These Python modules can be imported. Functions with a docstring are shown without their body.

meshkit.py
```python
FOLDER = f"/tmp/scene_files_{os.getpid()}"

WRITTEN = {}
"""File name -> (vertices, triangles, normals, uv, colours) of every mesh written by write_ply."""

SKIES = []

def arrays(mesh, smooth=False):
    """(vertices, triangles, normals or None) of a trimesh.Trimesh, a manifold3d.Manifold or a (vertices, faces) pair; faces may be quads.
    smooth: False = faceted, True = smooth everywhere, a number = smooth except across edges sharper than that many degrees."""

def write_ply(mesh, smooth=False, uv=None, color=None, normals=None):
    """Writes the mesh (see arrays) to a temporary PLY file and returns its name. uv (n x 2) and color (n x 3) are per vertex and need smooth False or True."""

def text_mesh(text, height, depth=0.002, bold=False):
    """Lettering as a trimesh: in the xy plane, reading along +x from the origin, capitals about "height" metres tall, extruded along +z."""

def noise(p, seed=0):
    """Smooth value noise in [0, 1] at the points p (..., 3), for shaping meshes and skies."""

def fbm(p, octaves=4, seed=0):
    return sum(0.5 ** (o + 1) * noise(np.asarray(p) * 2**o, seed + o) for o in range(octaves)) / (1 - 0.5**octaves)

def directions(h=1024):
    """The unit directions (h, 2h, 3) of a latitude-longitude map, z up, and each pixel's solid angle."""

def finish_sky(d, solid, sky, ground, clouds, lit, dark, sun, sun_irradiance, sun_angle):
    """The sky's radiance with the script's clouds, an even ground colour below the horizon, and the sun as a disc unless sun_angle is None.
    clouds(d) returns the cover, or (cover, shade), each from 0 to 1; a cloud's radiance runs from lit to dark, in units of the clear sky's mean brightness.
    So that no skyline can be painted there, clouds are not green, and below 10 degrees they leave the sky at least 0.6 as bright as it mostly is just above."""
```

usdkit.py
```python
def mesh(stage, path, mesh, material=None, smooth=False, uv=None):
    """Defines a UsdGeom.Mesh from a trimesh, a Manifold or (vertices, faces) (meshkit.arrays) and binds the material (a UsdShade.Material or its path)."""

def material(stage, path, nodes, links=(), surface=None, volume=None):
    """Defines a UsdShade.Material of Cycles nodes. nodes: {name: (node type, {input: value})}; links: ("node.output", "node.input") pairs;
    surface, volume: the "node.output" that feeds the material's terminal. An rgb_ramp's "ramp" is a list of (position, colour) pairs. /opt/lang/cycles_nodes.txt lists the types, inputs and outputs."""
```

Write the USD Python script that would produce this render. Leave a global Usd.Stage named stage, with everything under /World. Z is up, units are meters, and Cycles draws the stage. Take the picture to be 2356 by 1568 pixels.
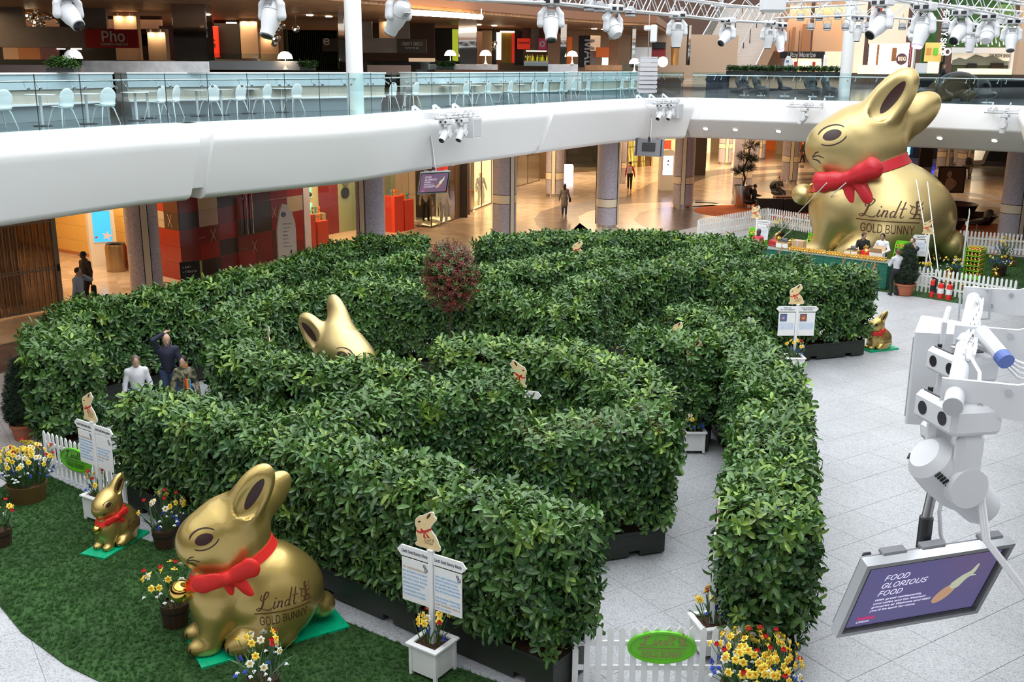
import math, random
import numpy as np, trimesh, meshkit, usdkit
from pxr import Usd, UsdGeom, UsdLux, UsdShade, Gf, Sdf, Vt
from shapely.geometry import Polygon, LineString, Point, box as sbox
from shapely.ops import unary_union
from shapely import affinity

stage = Usd.Stage.CreateInMemory()
UsdGeom.SetStageUpAxis(stage, UsdGeom.Tokens.z)
stage.SetDefaultPrim(UsdGeom.Xform.Define(stage, '/World').GetPrim())
R = random.Random(7)
NR = np.random.default_rng(7)

# ---------------------------------------------------------------- camera, sky, area light, exposure
cam = UsdGeom.Camera.Define(stage, '/World/camera')
pt, ro = 0.262756, 0.007407
fw = np.array([0, math.cos(pt), -math.sin(pt)]); u0 = np.array([0, math.sin(pt), math.cos(pt)]); r0 = np.array([1., 0, 0])
rt = r0 * math.cos(ro) + u0 * math.sin(ro); up = u0 * math.cos(ro) - r0 * math.sin(ro)
cam.AddTransformOp().Set(Gf.Matrix4d(*[float(x) for row in ((*rt, 0), (*up, 0), (*-fw, 0), (0, 0, 7.9, 1)) for x in row]))
cam.CreateHorizontalApertureAttr(36.0); cam.CreateVerticalApertureAttr(36.0 * 1568 / 2356); cam.CreateFocalLengthAttr(36.0 * 2361 / 2356)
cam.CreateClippingRangeAttr(Gf.Vec2f(0.05, 1000))
cam.CreateExposureAttr(0.8)
sky = UsdLux.DomeLight.Define(stage, '/World/sky'); sky.CreateIntensityAttr(0.30); sky.CreateColorAttr(Gf.Vec3f(0.93, 0.97, 1.0))
roof = UsdLux.RectLight.Define(stage, '/World/roof_light'); roof.CreateWidthAttr(26); roof.CreateHeightAttr(40)
roof.CreateIntensityAttr(1.45); roof.CreateColorAttr(Gf.Vec3f(0.94, 0.97, 1.0)); roof.AddTranslateOp().Set((3, 24, 22))
def warm_light(name, loc, w, h, k, col=(1.0, .72, .44), tilt=None):
    l = UsdLux.RectLight.Define(stage, '/World/' + name); l.CreateWidthAttr(w); l.CreateHeightAttr(h); l.CreateIntensityAttr(k); l.CreateColorAttr(Gf.Vec3f(*col)); l.AddTranslateOp().Set(loc)
    if tilt: l.AddRotateXYZOp().Set(tilt)
for k_, (x_, y_, w_, h_, i_) in enumerate([(-16, 39, 7, 7, 2.6), (-8.5, 47, 6, 8, 2.8), (-1, 58, 8, 9, 3.0), (6, 74, 10, 8, 3.6), (17, 84, 12, 8, 3.4), (16, 64, 10, 7, 1.6), (34, 66, 12, 9, 1.0), (-18, 30, 4, 6, 1.5)]):
    warm_light(f'gallery_downlights_{k_ + 1}', (x_, y_, 4.42), w_, h_, i_)
for k_, (x_, y_, w_, h_, i_) in enumerate([(-24, 38, 9, 9, 1.6), (-17, 50, 10, 8, 1.8), (-6, 62, 10, 9, 2.0), (5, 72, 9, 8, 2.2)]):
    warm_light(f'food_court_lights_{k_ + 1}', (x_, y_, 9.7), w_, h_, i_, (1., .68, .4))
for k_, (x_, y_, w_, h_, i_) in enumerate([(24, 86, 10, 6, 3.0), (42, 80, 12, 8, 3.2)]):
    warm_light(f'upper_shop_lights_{k_ + 1}', (x_, y_, 12.5), w_, h_, i_, (1., .74, .48))

# ---------------------------------------------------------------- helpers
def arr(x): return np.asarray(x, float)
def unit(x): x = arr(x); return x / np.linalg.norm(x)
def rotz(a): c, s = math.cos(a), math.sin(a); return np.array([[c, -s, 0, 0], [s, c, 0, 0], [0, 0, 1, 0], [0, 0, 0, 1.]])
def trans(x, y, z): m = np.eye(4); m[:3, 3] = x, y, z; return m
def scal(s): m = np.eye(4); m[:3, :3] *= s; return m
def frame(o, X, Y):
    X = unit(X); Y = arr(Y); Y = unit(Y - X * (Y @ X)); m = np.eye(4); m[:3, 0], m[:3, 1], m[:3, 2], m[:3, 3] = X, Y, np.cross(X, Y), o; return m

_sg = np.array([(x, y, z) for x in (-1, 1) for y in (-1, 1) for z in (-1, 1)], float)
_cv = np.vstack([_sg * 1 - np.eye(3)[k] * _sg * 0.2 for k in range(3)])
_ch = trimesh.convex.convex_hull(np.vstack([_sg * (1 - .2 * (1 - np.eye(3)[k])) for k in range(3)]))
_key = {tuple(np.round(p, 3)): i for i, p in enumerate(np.vstack([_sg * (1 - .2 * (1 - np.eye(3)[k])) for k in range(3)]))}
_cf = np.array([[_key[tuple(np.round(_ch.vertices[i], 3))] for i in f] for f in _ch.faces])
_bf = np.array([[0, 1, 3], [0, 3, 2], [4, 6, 7], [4, 7, 5], [0, 4, 5], [0, 5, 1], [2, 3, 7], [2, 7, 6], [0, 2, 6], [0, 6, 4], [1, 5, 7], [1, 7, 3]])

class MB:
    def __init__(s): s.v, s.f, s.c, s.n = [], [], [], 0
    def add(s, v, f, col=None, M=None):
        v = arr(v); f = np.asarray(f, int)
        if M is not None:
            v = v @ M[:3, :3].T + M[:3, 3]
            if np.linalg.det(M[:3, :3]) < 0: f = f[:, ::-1]
        s.v.append(v); s.f.append(f + s.n); s.n += len(v)
        s.c.append(np.tile(arr(col if col is not None else (1, 1, 1)), (len(v), 1)))
        return s
    def box(s, a, b, bev=0, col=None, M=None):
        a, b = np.minimum(a, b), np.maximum(a, b); c, h = (arr(a) + b) / 2, (arr(b) - a) / 2
        if bev <= 0: return s.add(_sg * h + c, _bf, col, M)
        bev = min(bev, h.min() * .9)
        v = np.vstack([_sg * (h - bev * (1 - np.eye(3)[k])) for k in range(3)]) + c
        return s.add(v, _cf, col, M)
    def cyl(s, p0, p1, r0, r1=None, n=12, col=None, M=None):
        r1 = r0 if r1 is None else r1; p0, p1 = arr(p0), arr(p1); d = unit(p1 - p0)
        a = unit(np.cross(d, (0, 0, 1) if abs(d[2]) < .9 else (1, 0, 0))); b = np.cross(d, a)
        t = np.arange(n) * 2 * math.pi / n; ring = np.outer(np.cos(t), a) + np.outer(np.sin(t), b)
        v = np.vstack([p0 + ring * r0, p1 + ring * r1, [p0, p1]]); i = np.arange(n); j = (i + 1) % n
        f = np.vstack([np.c_[i, j, n + j], np.c_[i, n + j, n + i], np.c_[j, i, np.full(n, 2 * n)], np.c_[n + i, n + j, np.full(n, 2 * n + 1)]])
        return s.add(v, f, col, M)
    def tube(s, path, r, n=7, col=None, M=None):
        p = arr(path); k = len(p); r = np.broadcast_to(r, k); t = np.arange(n) * 2 * math.pi / n; vs = []; a = None
        for i in range(k):
            d = unit(p[min(i + 1, k - 1)] - p[max(i - 1, 0)])
            a = unit(np.cross(d, (0, 0, 1) if abs(d[2]) < .95 else (1, 0, 0))) if a is None else unit(a - d * (a @ d))
            b = np.cross(d, a); vs.append(p[i] + (np.outer(np.cos(t), a) + np.outer(np.sin(t), b)) * r[i])
        v = np.vstack(vs + [[p[0], p[-1]]]); i = np.arange(n); j = (i + 1) % n; f = []
        for q in range(k - 1): f += [np.c_[q * n + i, q * n + j, (q + 1) * n + j], np.c_[q * n + i, (q + 1) * n + j, (q + 1) * n + i]]
        f += [np.c_[j, i, np.full(n, k * n)], np.c_[(k - 1) * n + i, (k - 1) * n + j, np.full(n, k * n + 1)]]
        return s.add(v, np.vstack(f), col, M)
    def lathe(s, prof, n=24, col=None, M=None):
        prof = arr(prof); k = len(prof); t = np.arange(n) * 2 * math.pi / n
        v = np.stack([np.outer(prof[:, 0], np.cos(t)), np.outer(prof[:, 0], np.sin(t)), np.outer(prof[:, 1], np.ones(n))], -1).reshape(-1, 3)
        i = np.arange(n); j = (i + 1) % n; f = []
        for q in range(k - 1): f += [np.c_[q * n + i, q * n + j, (q + 1) * n + j], np.c_[q * n + i, (q + 1) * n + j, (q + 1) * n + i]]
        return s.add(v, np.vstack(f), col, M)
    def prism(s, poly, z0, z1, col=None, M=None):
        poly = poly if hasattr(poly, 'exterior') or hasattr(poly, 'geoms') else Polygon(poly)
        for g in getattr(poly, 'geoms', [poly]):
            if g.area < 1e-9: continue
            m = trimesh.creation.extrude_polygon(g, z1 - z0, engine='earcut'); s.add(m.vertices + [0, 0, z0], m.faces, col, M)
        return s
    def ball(s, c, r, sub=2, col=None, M=None):
        m = trimesh.creation.icosphere(sub); return s.add(m.vertices * r + c, m.faces, col, M)
    def tri(s, m, col=None, M=None): return s.add(m.vertices, m.faces, col, M)
    def text(s, txt, h, M, depth=.003, bold=False, align='l', col=None, width=None):
        v, f = text_vf(txt, h, depth, bold); v = v.copy(); w = v[:, 0].max()
        if width: v[:, 0] *= width / w; w = width
        v[:, 0] -= {'l': 0, 'c': w / 2, 'r': w}[align]; return s.add(v, f, col, M)
    def xf(s, M): s.v = [v @ M[:3, :3].T + M[:3, 3] for v in s.v]; return s
    @property
    def V(s): return np.vstack(s.v)
    @property
    def F(s): return np.vstack(s.f)
    @property
    def C(s): return np.vstack(s.c)

_tc = {}
def text_vf(t, h, d, b=False):
    k = (t, b)
    if k not in _tc:
        m = meshkit.text_mesh(t, 1.0, 1.0, b); _tc[k] = (arr(m.vertices), np.asarray(m.faces))
    v, f = _tc[k]; return v * [h, h, d], f

_used = {}
def path_for(name, parent):
    parent = str(parent.GetPath()) if hasattr(parent, 'GetPath') else (parent or '/World')
    n = _used.get((parent, name), 0); _used[(parent, name)] = n + 1
    return parent + '/' + name + (f'_{n:03d}' if n else '')
def tag(p, label=None, cat=None, group=None, kind=None):
    for k, v in (('label', label), ('category', cat), ('group', group), ('kind', kind)):
        if v: p.SetCustomDataByKey(k, v)
    return p
def thing(name, label, cat, loc=(0, 0, 0), rz=0, group=None, kind=None):
    x = UsdGeom.Xform.Define(stage, path_for(name, None)); x.AddTranslateOp().Set(Gf.Vec3d(*[float(a) for a in loc])); x.AddRotateZOp().Set(math.degrees(rz))
    return tag(x.GetPrim(), label, cat, group, kind)
def obj(name, m, mat, parent=None, smooth=False, color=False):
    path = path_for(name, parent)
    if isinstance(m, MB):
        g = (m.V, m.F)
    else: g = m
    me = usdkit.mesh(stage, path, g, MAT(mat), smooth=True if color and smooth else smooth)
    if color: UsdGeom.PrimvarsAPI(me).CreatePrimvar('tint', Sdf.ValueTypeNames.Color3fArray, 'vertex').Set(Vt.Vec3fArray.FromNumpy(m.C.astype(np.float32)))
    return me.GetPrim()
def part(name, m, mat, parent, label=None, **k):
    o = obj(name, m, mat, parent, **k); return tag(o, label) if label else o
def solo(name, m, mat, label, cat, group=None, kind=None, **k): return tag(obj(name, m, mat, None, **k), label, cat, group, kind)
def struct(name, m, mat, parent=None, **k):
    o = obj(name, m, mat, parent, **k)
    return o if parent else tag(o, kind='structure')
def dup(root, loc, rz=0, label=None, group=None, scale=1):
    was = root.GetCustomData(); name = root.GetName().rstrip('0123456789').rstrip('_') if root.GetName()[-1].isdigit() else root.GetName()
    x = UsdGeom.Xform.Define(stage, path_for(name, None))
    x.GetPrim().GetReferences().AddInternalReference(root.GetPath()); x.ClearXformOpOrder()
    ops = {o.GetOpName(): o for o in x.GetOrderedXformOps()}
    t = x.GetPrim().GetAttribute('xformOp:translate'); t = UsdGeom.XformOp(t) if t else x.AddTranslateOp(); t.Set(Gf.Vec3d(*[float(a) for a in loc]))
    r = x.GetPrim().GetAttribute('xformOp:rotateZ'); r = UsdGeom.XformOp(r) if r else x.AddRotateZOp(); r.Set(float(math.degrees(rz)))
    s = x.AddScaleOp(); s.Set(Gf.Vec3f(scale)); x.SetXformOpOrder([t, r, s])
    x.GetPrim().SetInstanceable(True)
    return tag(x.GetPrim(), label or was.get('label'), was.get('category'), group or was.get('group'))
def ssc(p, s):
    x = UsdGeom.Xformable(p); o = x.AddScaleOp(); o.Set(Gf.Vec3f(*s) if np.ndim(s) else Gf.Vec3f(s)); return p

_mats, _mk = {}, {}
def MAT(n):
    if not isinstance(n, str): return n
    if n not in _mats: _mats[n] = _mk[n]()
    return _mats[n]
def pm(name, col, rough=.5, metal=0, noise=None, bump=None, tint=False, trans=0, coat=0, emit=0, spec=.5, vary=0, col2=None, **kw):
    def make():
        n = {'p': ('principled_bsdf', dict(base_color=tuple(col), roughness=rough, metallic=metal, specular_ior_level=spec, coat_weight=coat, transmission_weight=trans, **kw))}
        if emit: n['p'][1].update(emission_color=tuple(col), emission_strength=emit)
        L = []; src = None
        if noise or bump: n['tc'] = ('texture_coordinate', {})
        if noise:
            sc, amt = noise; c2 = col2 or tuple(max(0, x * (1 - amt)) for x in col); c1 = tuple(min(1, x * (1 + amt)) for x in col) if not col2 else tuple(col)
            n['nz'] = ('noise_texture', dict(scale=sc, detail=4.0, roughness=.65)); n['rp'] = ('rgb_ramp', dict(ramp=[(.3, c2), (.7, c1)])); L += [('tc.object', 'nz.vector'), ('nz.fac', 'rp.fac')]; src = 'rp.color'
        if tint: n['at'] = ('attribute', dict(attribute='tint')); src = 'at.color'
        if vary:
            n['oi'] = ('object_info', {}); n['hv'] = ('hsv', dict(color=tuple(col), saturation=1.0)); n['mr'] = ('map_range', dict(from_min=0., from_max=1., to_min=1 - vary, to_max=1 + vary)); L += [('oi.random', 'mr.value'), ('mr.result', 'hv.value')]
            if src: L.append((src, 'hv.color'))
            src = 'hv.color'
        if src:
            L.append((src, 'p.base_color'))
            if emit: L.append((src, 'p.emission_color'))
        if bump:
            n['bn'] = ('noise_texture', dict(scale=bump[0], detail=3.0)); n['bp'] = ('bump', dict(strength=bump[1], distance=bump[2] if len(bump) > 2 else .01)); L += [('tc.object', 'bn.vector'), ('bn.fac', 'bp.height'), ('bp.normal', 'p.normal')]
        return usdkit.material(stage, '/World/Looks/' + name, n, L, surface='p.BSDF')
    _mk[name] = make
def glass(name, col=(.85, .95, .93), refl=1.45, rough=.0):
    def make():
        return usdkit.material(stage, '/World/Looks/' + name, {'t': ('transparent_bsdf', dict(color=col)), 'g': ('glossy_bsdf', dict(color=(1, 1, 1), roughness=rough)), 'f': ('layer_weight', dict(blend=.5)), 'pw': ('math', dict(math_type='power', value2=4.)), 'ml': ('math', dict(math_type='multiply_add', value2=.45, value3=.02 * refl)), 'm': ('mix_closure', {})},
            [('f.facing', 'pw.value1'), ('pw.value', 'ml.value1'), ('ml.value', 'm.fac'), ('t.BSDF', 'm.closure1'), ('g.BSDF', 'm.closure2')], surface='m.closure')
    _mk[name] = make
def leafmat(name, col, rough=.34, v=.25):
    def make():
        return usdkit.material(stage, '/World/Looks/' + name, {'oi': ('object_info', {}), 'ge': ('geometry', {}), 'ad': ('math', dict(math_type='add')), 'fr': ('math', dict(math_type='fraction')), 'mr': ('map_range', dict(from_min=0., from_max=1., to_min=1 - v, to_max=1 + v * 1.3)), 'hv': ('hsv', dict(color=col)),
            'p': ('principled_bsdf', dict(roughness=rough, specular_ior_level=.55)), 'tl': ('translucent_bsdf', {}), 'm': ('mix_closure', dict(fac=.08))},
            [('oi.random', 'ad.value1'), ('ge.random_per_island', 'ad.value2'), ('ad.value', 'fr.value1'), ('fr.value', 'mr.value'), ('mr.result', 'hv.value'), ('hv.color', 'p.base_color'), ('hv.color', 'tl.color'), ('p.BSDF', 'm.closure1'), ('tl.BSDF', 'm.closure2')], surface='m.closure')
    _mk[name] = make

# ---------------------------------------------------------------- materials
pm('white', (.86, .86, .85), .35); pm('white_gloss', (.86, .86, .86), .2); pm('fascia', (.92, .92, .93), .4); pm('plaster', (.75, .7, .64), .7)
pm('gold', (.56, .40, .12), .36, .8, coat=.7, coat_roughness=.05, bump=(3, .03, .02)); pm('gold_soft', (.62, .48, .22), .38, .9, bump=(2.2, .10, .05)); pm('gold_foil', (.85, .55, .14), .2, 1.0, vary=.12)
pm('gold_ball', (.95, .6, .15), .04, 1.0); pm('red_ribbon', (.75, .02, .015), .55, bump=(160, .1)); pm('red_vinyl', (.55, .018, .03), .35); pm('choc', (.035, .012, .01), .35); pm('choc_text', (.07, .025, .008), .4)
pm('plate_green', (.0, .42, .20), .35, noise=(3, .15)); pm('turf', (.028, .085, .016), .9, noise=(1.2, .35), bump=(220, .8, .01)); pm('turf_blade', (.035, .11, .02), .7, vary=.35)
pm('planter', (.022, .028, .020), .45, noise=(2, .2)); pm('mulch', (.09, .035, .02), .9, noise=(40, .6), bump=(60, 1., .02)); pm('stem', (.06, .035, .022), .8)
pm('terracotta', (.42, .13, .06), .6); pm('steel', (.6, .6, .62), .25, 1.0); pm('dark_steel', (.08, .08, .085), .35, .8); pm('alu', (.62, .63, .65), .3, .9); pm('black', (.012, .012, .013), .4); pm('grey', (.22, .22, .24), .5); pm('lightgrey', (.5, .5, .53), .5)
pm('tint', (1, 1, 1), .5, tint=True); pm('tint_gloss', (1, 1, 1), .25, tint=True); pm('tint_emit', (1, 1, 1), .5, tint=True, emit=1.0); pm('tint_warm', (1, 1, 1), .5, tint=True, emit=.35)
glass('rail_glass', (.82, .92, .93)); glass('shop_glass', (.88, .9, .86)); glass('dark_glass', (.42, .35, .28), 1.6); glass('lobby_glass', (.95, .96, .95))
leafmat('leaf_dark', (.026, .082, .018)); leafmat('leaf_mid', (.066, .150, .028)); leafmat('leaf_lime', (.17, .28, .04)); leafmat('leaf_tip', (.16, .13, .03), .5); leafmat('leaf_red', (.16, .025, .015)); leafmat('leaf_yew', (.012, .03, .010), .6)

# ---------------------------------------------------------------- the setting: floors, gallery slabs, fascias, ceilings, outer walls
EDGE = [(-15.5, 13), (-13.2, 17.9), (-10.94, 22.24), (-9.3, 25.52), (-8.4, 26.7), (-5.91, 29.6), (-4.87, 30.9), (-3.3, 34.4), (-1.29, 38.1), (1.05, 42.2), (4.32, 47.6), (6.5, 50.6), (8.53, 51.61), (11.7, 50.1), (14.77, 48.2), (18.38, 45.7), (21.5, 43.3), (13.2, 24.5), (5.2, 8.3), (2.9, 3.4), (2.0, 0.9), (-3, 0.3), (-9, 2.5), (-14, 7.5)]
ATR = Polygon(EDGE)
WORLD = sbox(-48, -16, 62, 104)
GRAN = Polygon([(-19, 17), (-15.5, 22.3), (-13.4, 25.7), (-11, 30), (-8.5, 34), (-5, 39), (0, 44), (6, 48.2), (9.3, 52), (11.5, 54.2), (14, 54.6), (18, 52), (24.5, 46.5), (27, 42), (17, 24), (9, 7), (6, -4), (-8, -4), (-16, 5), (-19, 12)])
def grain(name, cols, sc, rough, fl=None, spec=.5):
    def make():
        n = {'tc': ('texture_coordinate', {}), 'v': ('voronoi_texture', dict(scale=sc)), 'r': ('rgb_ramp', dict(ramp=cols)), 'sp': ('separate_color', {}), 'n': ('noise_texture', dict(scale=.6, detail=3.)), 'm': ('mix', dict(mix_type='multiply', fac=1.)), 'r2': ('rgb_ramp', dict(ramp=[(.3, (.86, .86, .86)), (.7, (1, 1, 1))])), 'p': ('principled_bsdf', dict(roughness=rough, specular_ior_level=spec))}
        return usdkit.material(stage, '/World/Looks/' + name, n, [('tc.object', 'v.vector'), ('tc.object', 'n.vector'), ('v.color', 'sp.color'), ('sp.r', 'r.fac'), ('n.fac', 'r2.fac'), ('r.color', 'm.color1'), ('r2.color', 'm.color2'), ('m.color', 'p.base_color')], surface='p.BSDF')
    _mk[name] = make
grain('granite', [(0, (.31, .32, .34)), (.25, (.42, .43, .45)), (.6, (.49, .50, .52)), (1, (.56, .57, .59))], 60, .42)
grain('granite_b', [(0, (.29, .30, .32)), (.25, (.41, .42, .44)), (.6, (.48, .49, .51)), (1, (.54, .55, .57))], 60, .42)
grain('stone_warm', [(0, (.44, .34, .24)), (.5, (.52, .41, .30)), (1, (.60, .48, .37))], 1.6, .16)
grain('stone_dark', [(0, (.11, .08, .07)), (.5, (.15, .115, .10)), (1, (.20, .15, .13))], 2.5, .22)
grain('stone_mauve', [(0, (.30, .28, .30)), (.5, (.38, .35, .36)), (1, (.46, .42, .42))], 2.5, .25)
grain('stone_pale', [(0, (.60, .50, .42)), (.5, (.68, .58, .49)), (1, (.75, .66, .57))], 2.0, .22)
grain('column_stone', [(0, (.34, .31, .38)), (.5, (.50, .46, .54)), (1, (.62, .58, .66))], 45, .35)
pm('cream', (.78, .68, .52), .5); pm('grout', (.36, .36, .37), .8); pm('floor_dark', (.10, .12, .14), .12); pm('joint', (.04, .04, .045), .6)

fl = tag(UsdGeom.Xform.Define(stage, '/World/floor').GetPrim(), 'ground floor of the mall: pale granite tiles in the atrium, warm stone under the galleries', kind='structure')
struct('warm_stone', MB().prism(WORLD.difference(GRAN), -.3, 0), 'stone_warm', fl)
struct('granite_bed', MB().prism(GRAN, -.3, -.012), 'grout', fl)
INL = unary_union([GRAN])
def inlay(name, pts, mat, z=.003):
    pl = Polygon([p[:2] for p in pts]).buffer(0).difference(GRAN)
    if pl.area > .01: struct(name, MB().prism(pl, .0, z), mat, fl)
inlay('dark_inlay', [(-19, 17), (-15.5, 22.3), (-13.4, 25.7), (-11, 30), (-8.5, 34), (-10.5, 36), (-14.7, 28.6), (-18, 23), (-22, 16.5)], 'stone_dark')
inlay('dark_inlay', [(1.81, 49.11, -0.0), (1.2, 52.29, 0.0), (1.13, 54.43, 0.0), (1.52, 57.13, 0.0), (2.81, 59.96, 0.0), (5.13, 62.28, 0.0), (7.1, 64.53, 0.0), (9.12, 70.68, 0.0), (10.69, 74.66, -0.0), (13.72, 79.86, 0.0), (17.78, 83.27, 0.0), (21.9, 85.8, 0.0), (24.32, 86.76, -0.0), (23.59, 84.07, 0.0), (19.5, 81.64, 0.0), (17.05, 79.77, 0.0), (14.93, 77.37, 0.0), (12.9, 73.1, 0.0), (11.15, 66.13, 0.0), (9.45, 62.12, 0.0), (5.95, 60.72, 0.0), (4.72, 58.38, 0.0), (4.0, 57.27, 0.0), (3.52, 55.37, 0.0), (3.41, 53.45, 0.0), (3.84, 50.28, -0.0), (4.15, 48.57, 0.0)], 'stone_dark')
inlay('dark_inlay', [(6.91, 50.98, 0.0), (6.52, 52.85, 0.0), (6.45, 54.39, -0.0), (6.96, 56.56, 0.0), (8.08, 58.75, 0.0), (9.25, 59.37, 0.0), (11.8, 60.66, 0.0), (13.08, 59.39, 0.0), (12.01, 55.48, 0.0), (10.24, 52.29, 0.0), (7.91, 48.75, 0.0)], 'stone_dark')
inlay('pale_inlay', [(2.49, 48.5, 0.0), (3.5, 53.15, 0.0), (3.57, 55.37, 0.0), (4.11, 57.1, 0.0), (5.94, 60.52, 0.0), (9.42, 61.91, 0.0), (11.99, 61.66, 0.0), (13.24, 60.16, 0.0), (9.28, 59.56, 0.0), (8.11, 58.93, 0.0), (6.98, 56.73, 0.0), (6.42, 54.39, 0.0), (6.5, 52.85, 0.0), (6.87, 50.84, 0.0), (6.66, 48.69, 0.0)], 'stone_pale')
inlay('dark_inlay', [(11.18, 63.05, 0.0), (14.24, 62.4, 0.0), (18.05, 62.82, 0.0), (17.6, 61.18, 0.0), (13.93, 60.97, 0.0), (10.9, 61.39, 0.0)], 'stone_dark')
inlay('dark_inlay', [(17.88, 78.21, 0.0), (20.47, 80.02, 0.0), (24.34, 80.64, -0.0), (23.75, 78.63, 0.0), (19.9, 77.73, 0.0), (17.39, 76.02, 0.0)], 'stone_dark')
inlay('dark_inlay', [(16.2, 70.62, 0.0), (17.72, 73.99, 0.0), (19.76, 75.88, 0.0), (23.1, 76.41, 0.0), (22.66, 74.9, 0.0), (19.39, 73.82, -0.0), (17.99, 71.53, 0.0), (17.63, 69.18, 0.0), (18.79, 67.54, -0.0), (20.46, 67.41, 0.0), (19.91, 65.52, 0.0), (17.27, 66.04, 0.0), (15.92, 68.08, -0.0)], 'stone_dark')
inlay('mauve_inlay', [(32.72, 85.89, 0.0), (37.07, 85.1, 0.0), (40.09, 83.18, -0.0), (39.25, 81.39, -0.0), (35.97, 82.52, 0.0), (31.61, 82.89, 0.0)], 'stone_mauve')
inlay('mauve_inlay', [(30.54, 79.12, -0.0), (34.52, 79.08, 0.0), (37.68, 78.05, 0.0), (36.37, 75.26, 0.0), (34.22, 75.4, 0.0), (32.41, 74.13, 0.0), (30.43, 70.5, 0.0), (30.0, 67.76, 0.0), (31.61, 65.11, -0.0), (30.79, 63.35, 0.0), (29.14, 66.08, 0.0), (29.14, 69.16, -0.0), (31.57, 74.36, 0.0), (30.25, 76.61, -0.0)], 'stone_mauve')
inlay('mauve_inlay', [(27.85, 66.0, 0.0), (30.19, 62.09, 0.0), (29.08, 59.71, 0.0), (27.6, 60.96, 0.0), (26.41, 62.48, 0.0)], 'stone_mauve')

# granite tiles: the nearest 300 one by one, the rest as one part
ang = math.radians(33); ca, sa = math.cos(ang), math.sin(ang); T = .9; tiles = []
for i in range(-60, 90):
    for j in range(-70, 70):
        c = np.array([i * T * ca - j * T * sa, i * T * sa + j * T * ca]); q = Point(c)
        if c[1] > 6 and GRAN.contains(q.buffer(.7)): tiles.append((np.hypot(c[0] - 4.5, c[1] - 8), c, R.random()))
tiles.sort(key=lambda t: t[0]); rest = [MB(), MB()]
for n, (d, c, q) in enumerate(tiles):
    M = trans(c[0], c[1], 0) @ rotz(ang); h = T / 2 - .0025; z = -.0015 * R.random()
    if n < 300: struct('tile', MB().box((-h, -h, -.02), (h, h, z), .003, M=M), 'granite' if q < .6 else 'granite_b', fl)
    else: rest[q >= .6].box((-h, -h, -.02), (h, h, z), M=M)
for k in (0, 1): tag(obj('tile_field', rest[k], ('granite', 'granite_b')[k], fl), kind='stuff')
struct('tile_margin', MB().prism(GRAN.difference(unary_union([Polygon([tuple(c + np.array([u * ca - v * sa, u * sa + v * ca]) * T / 2) for u, v in ((-1, -1), (1, -1), (1, 1), (-1, 1))]) for d, c, q in tiles]).buffer(.001)), -.012, -.002), 'granite', fl)

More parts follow.
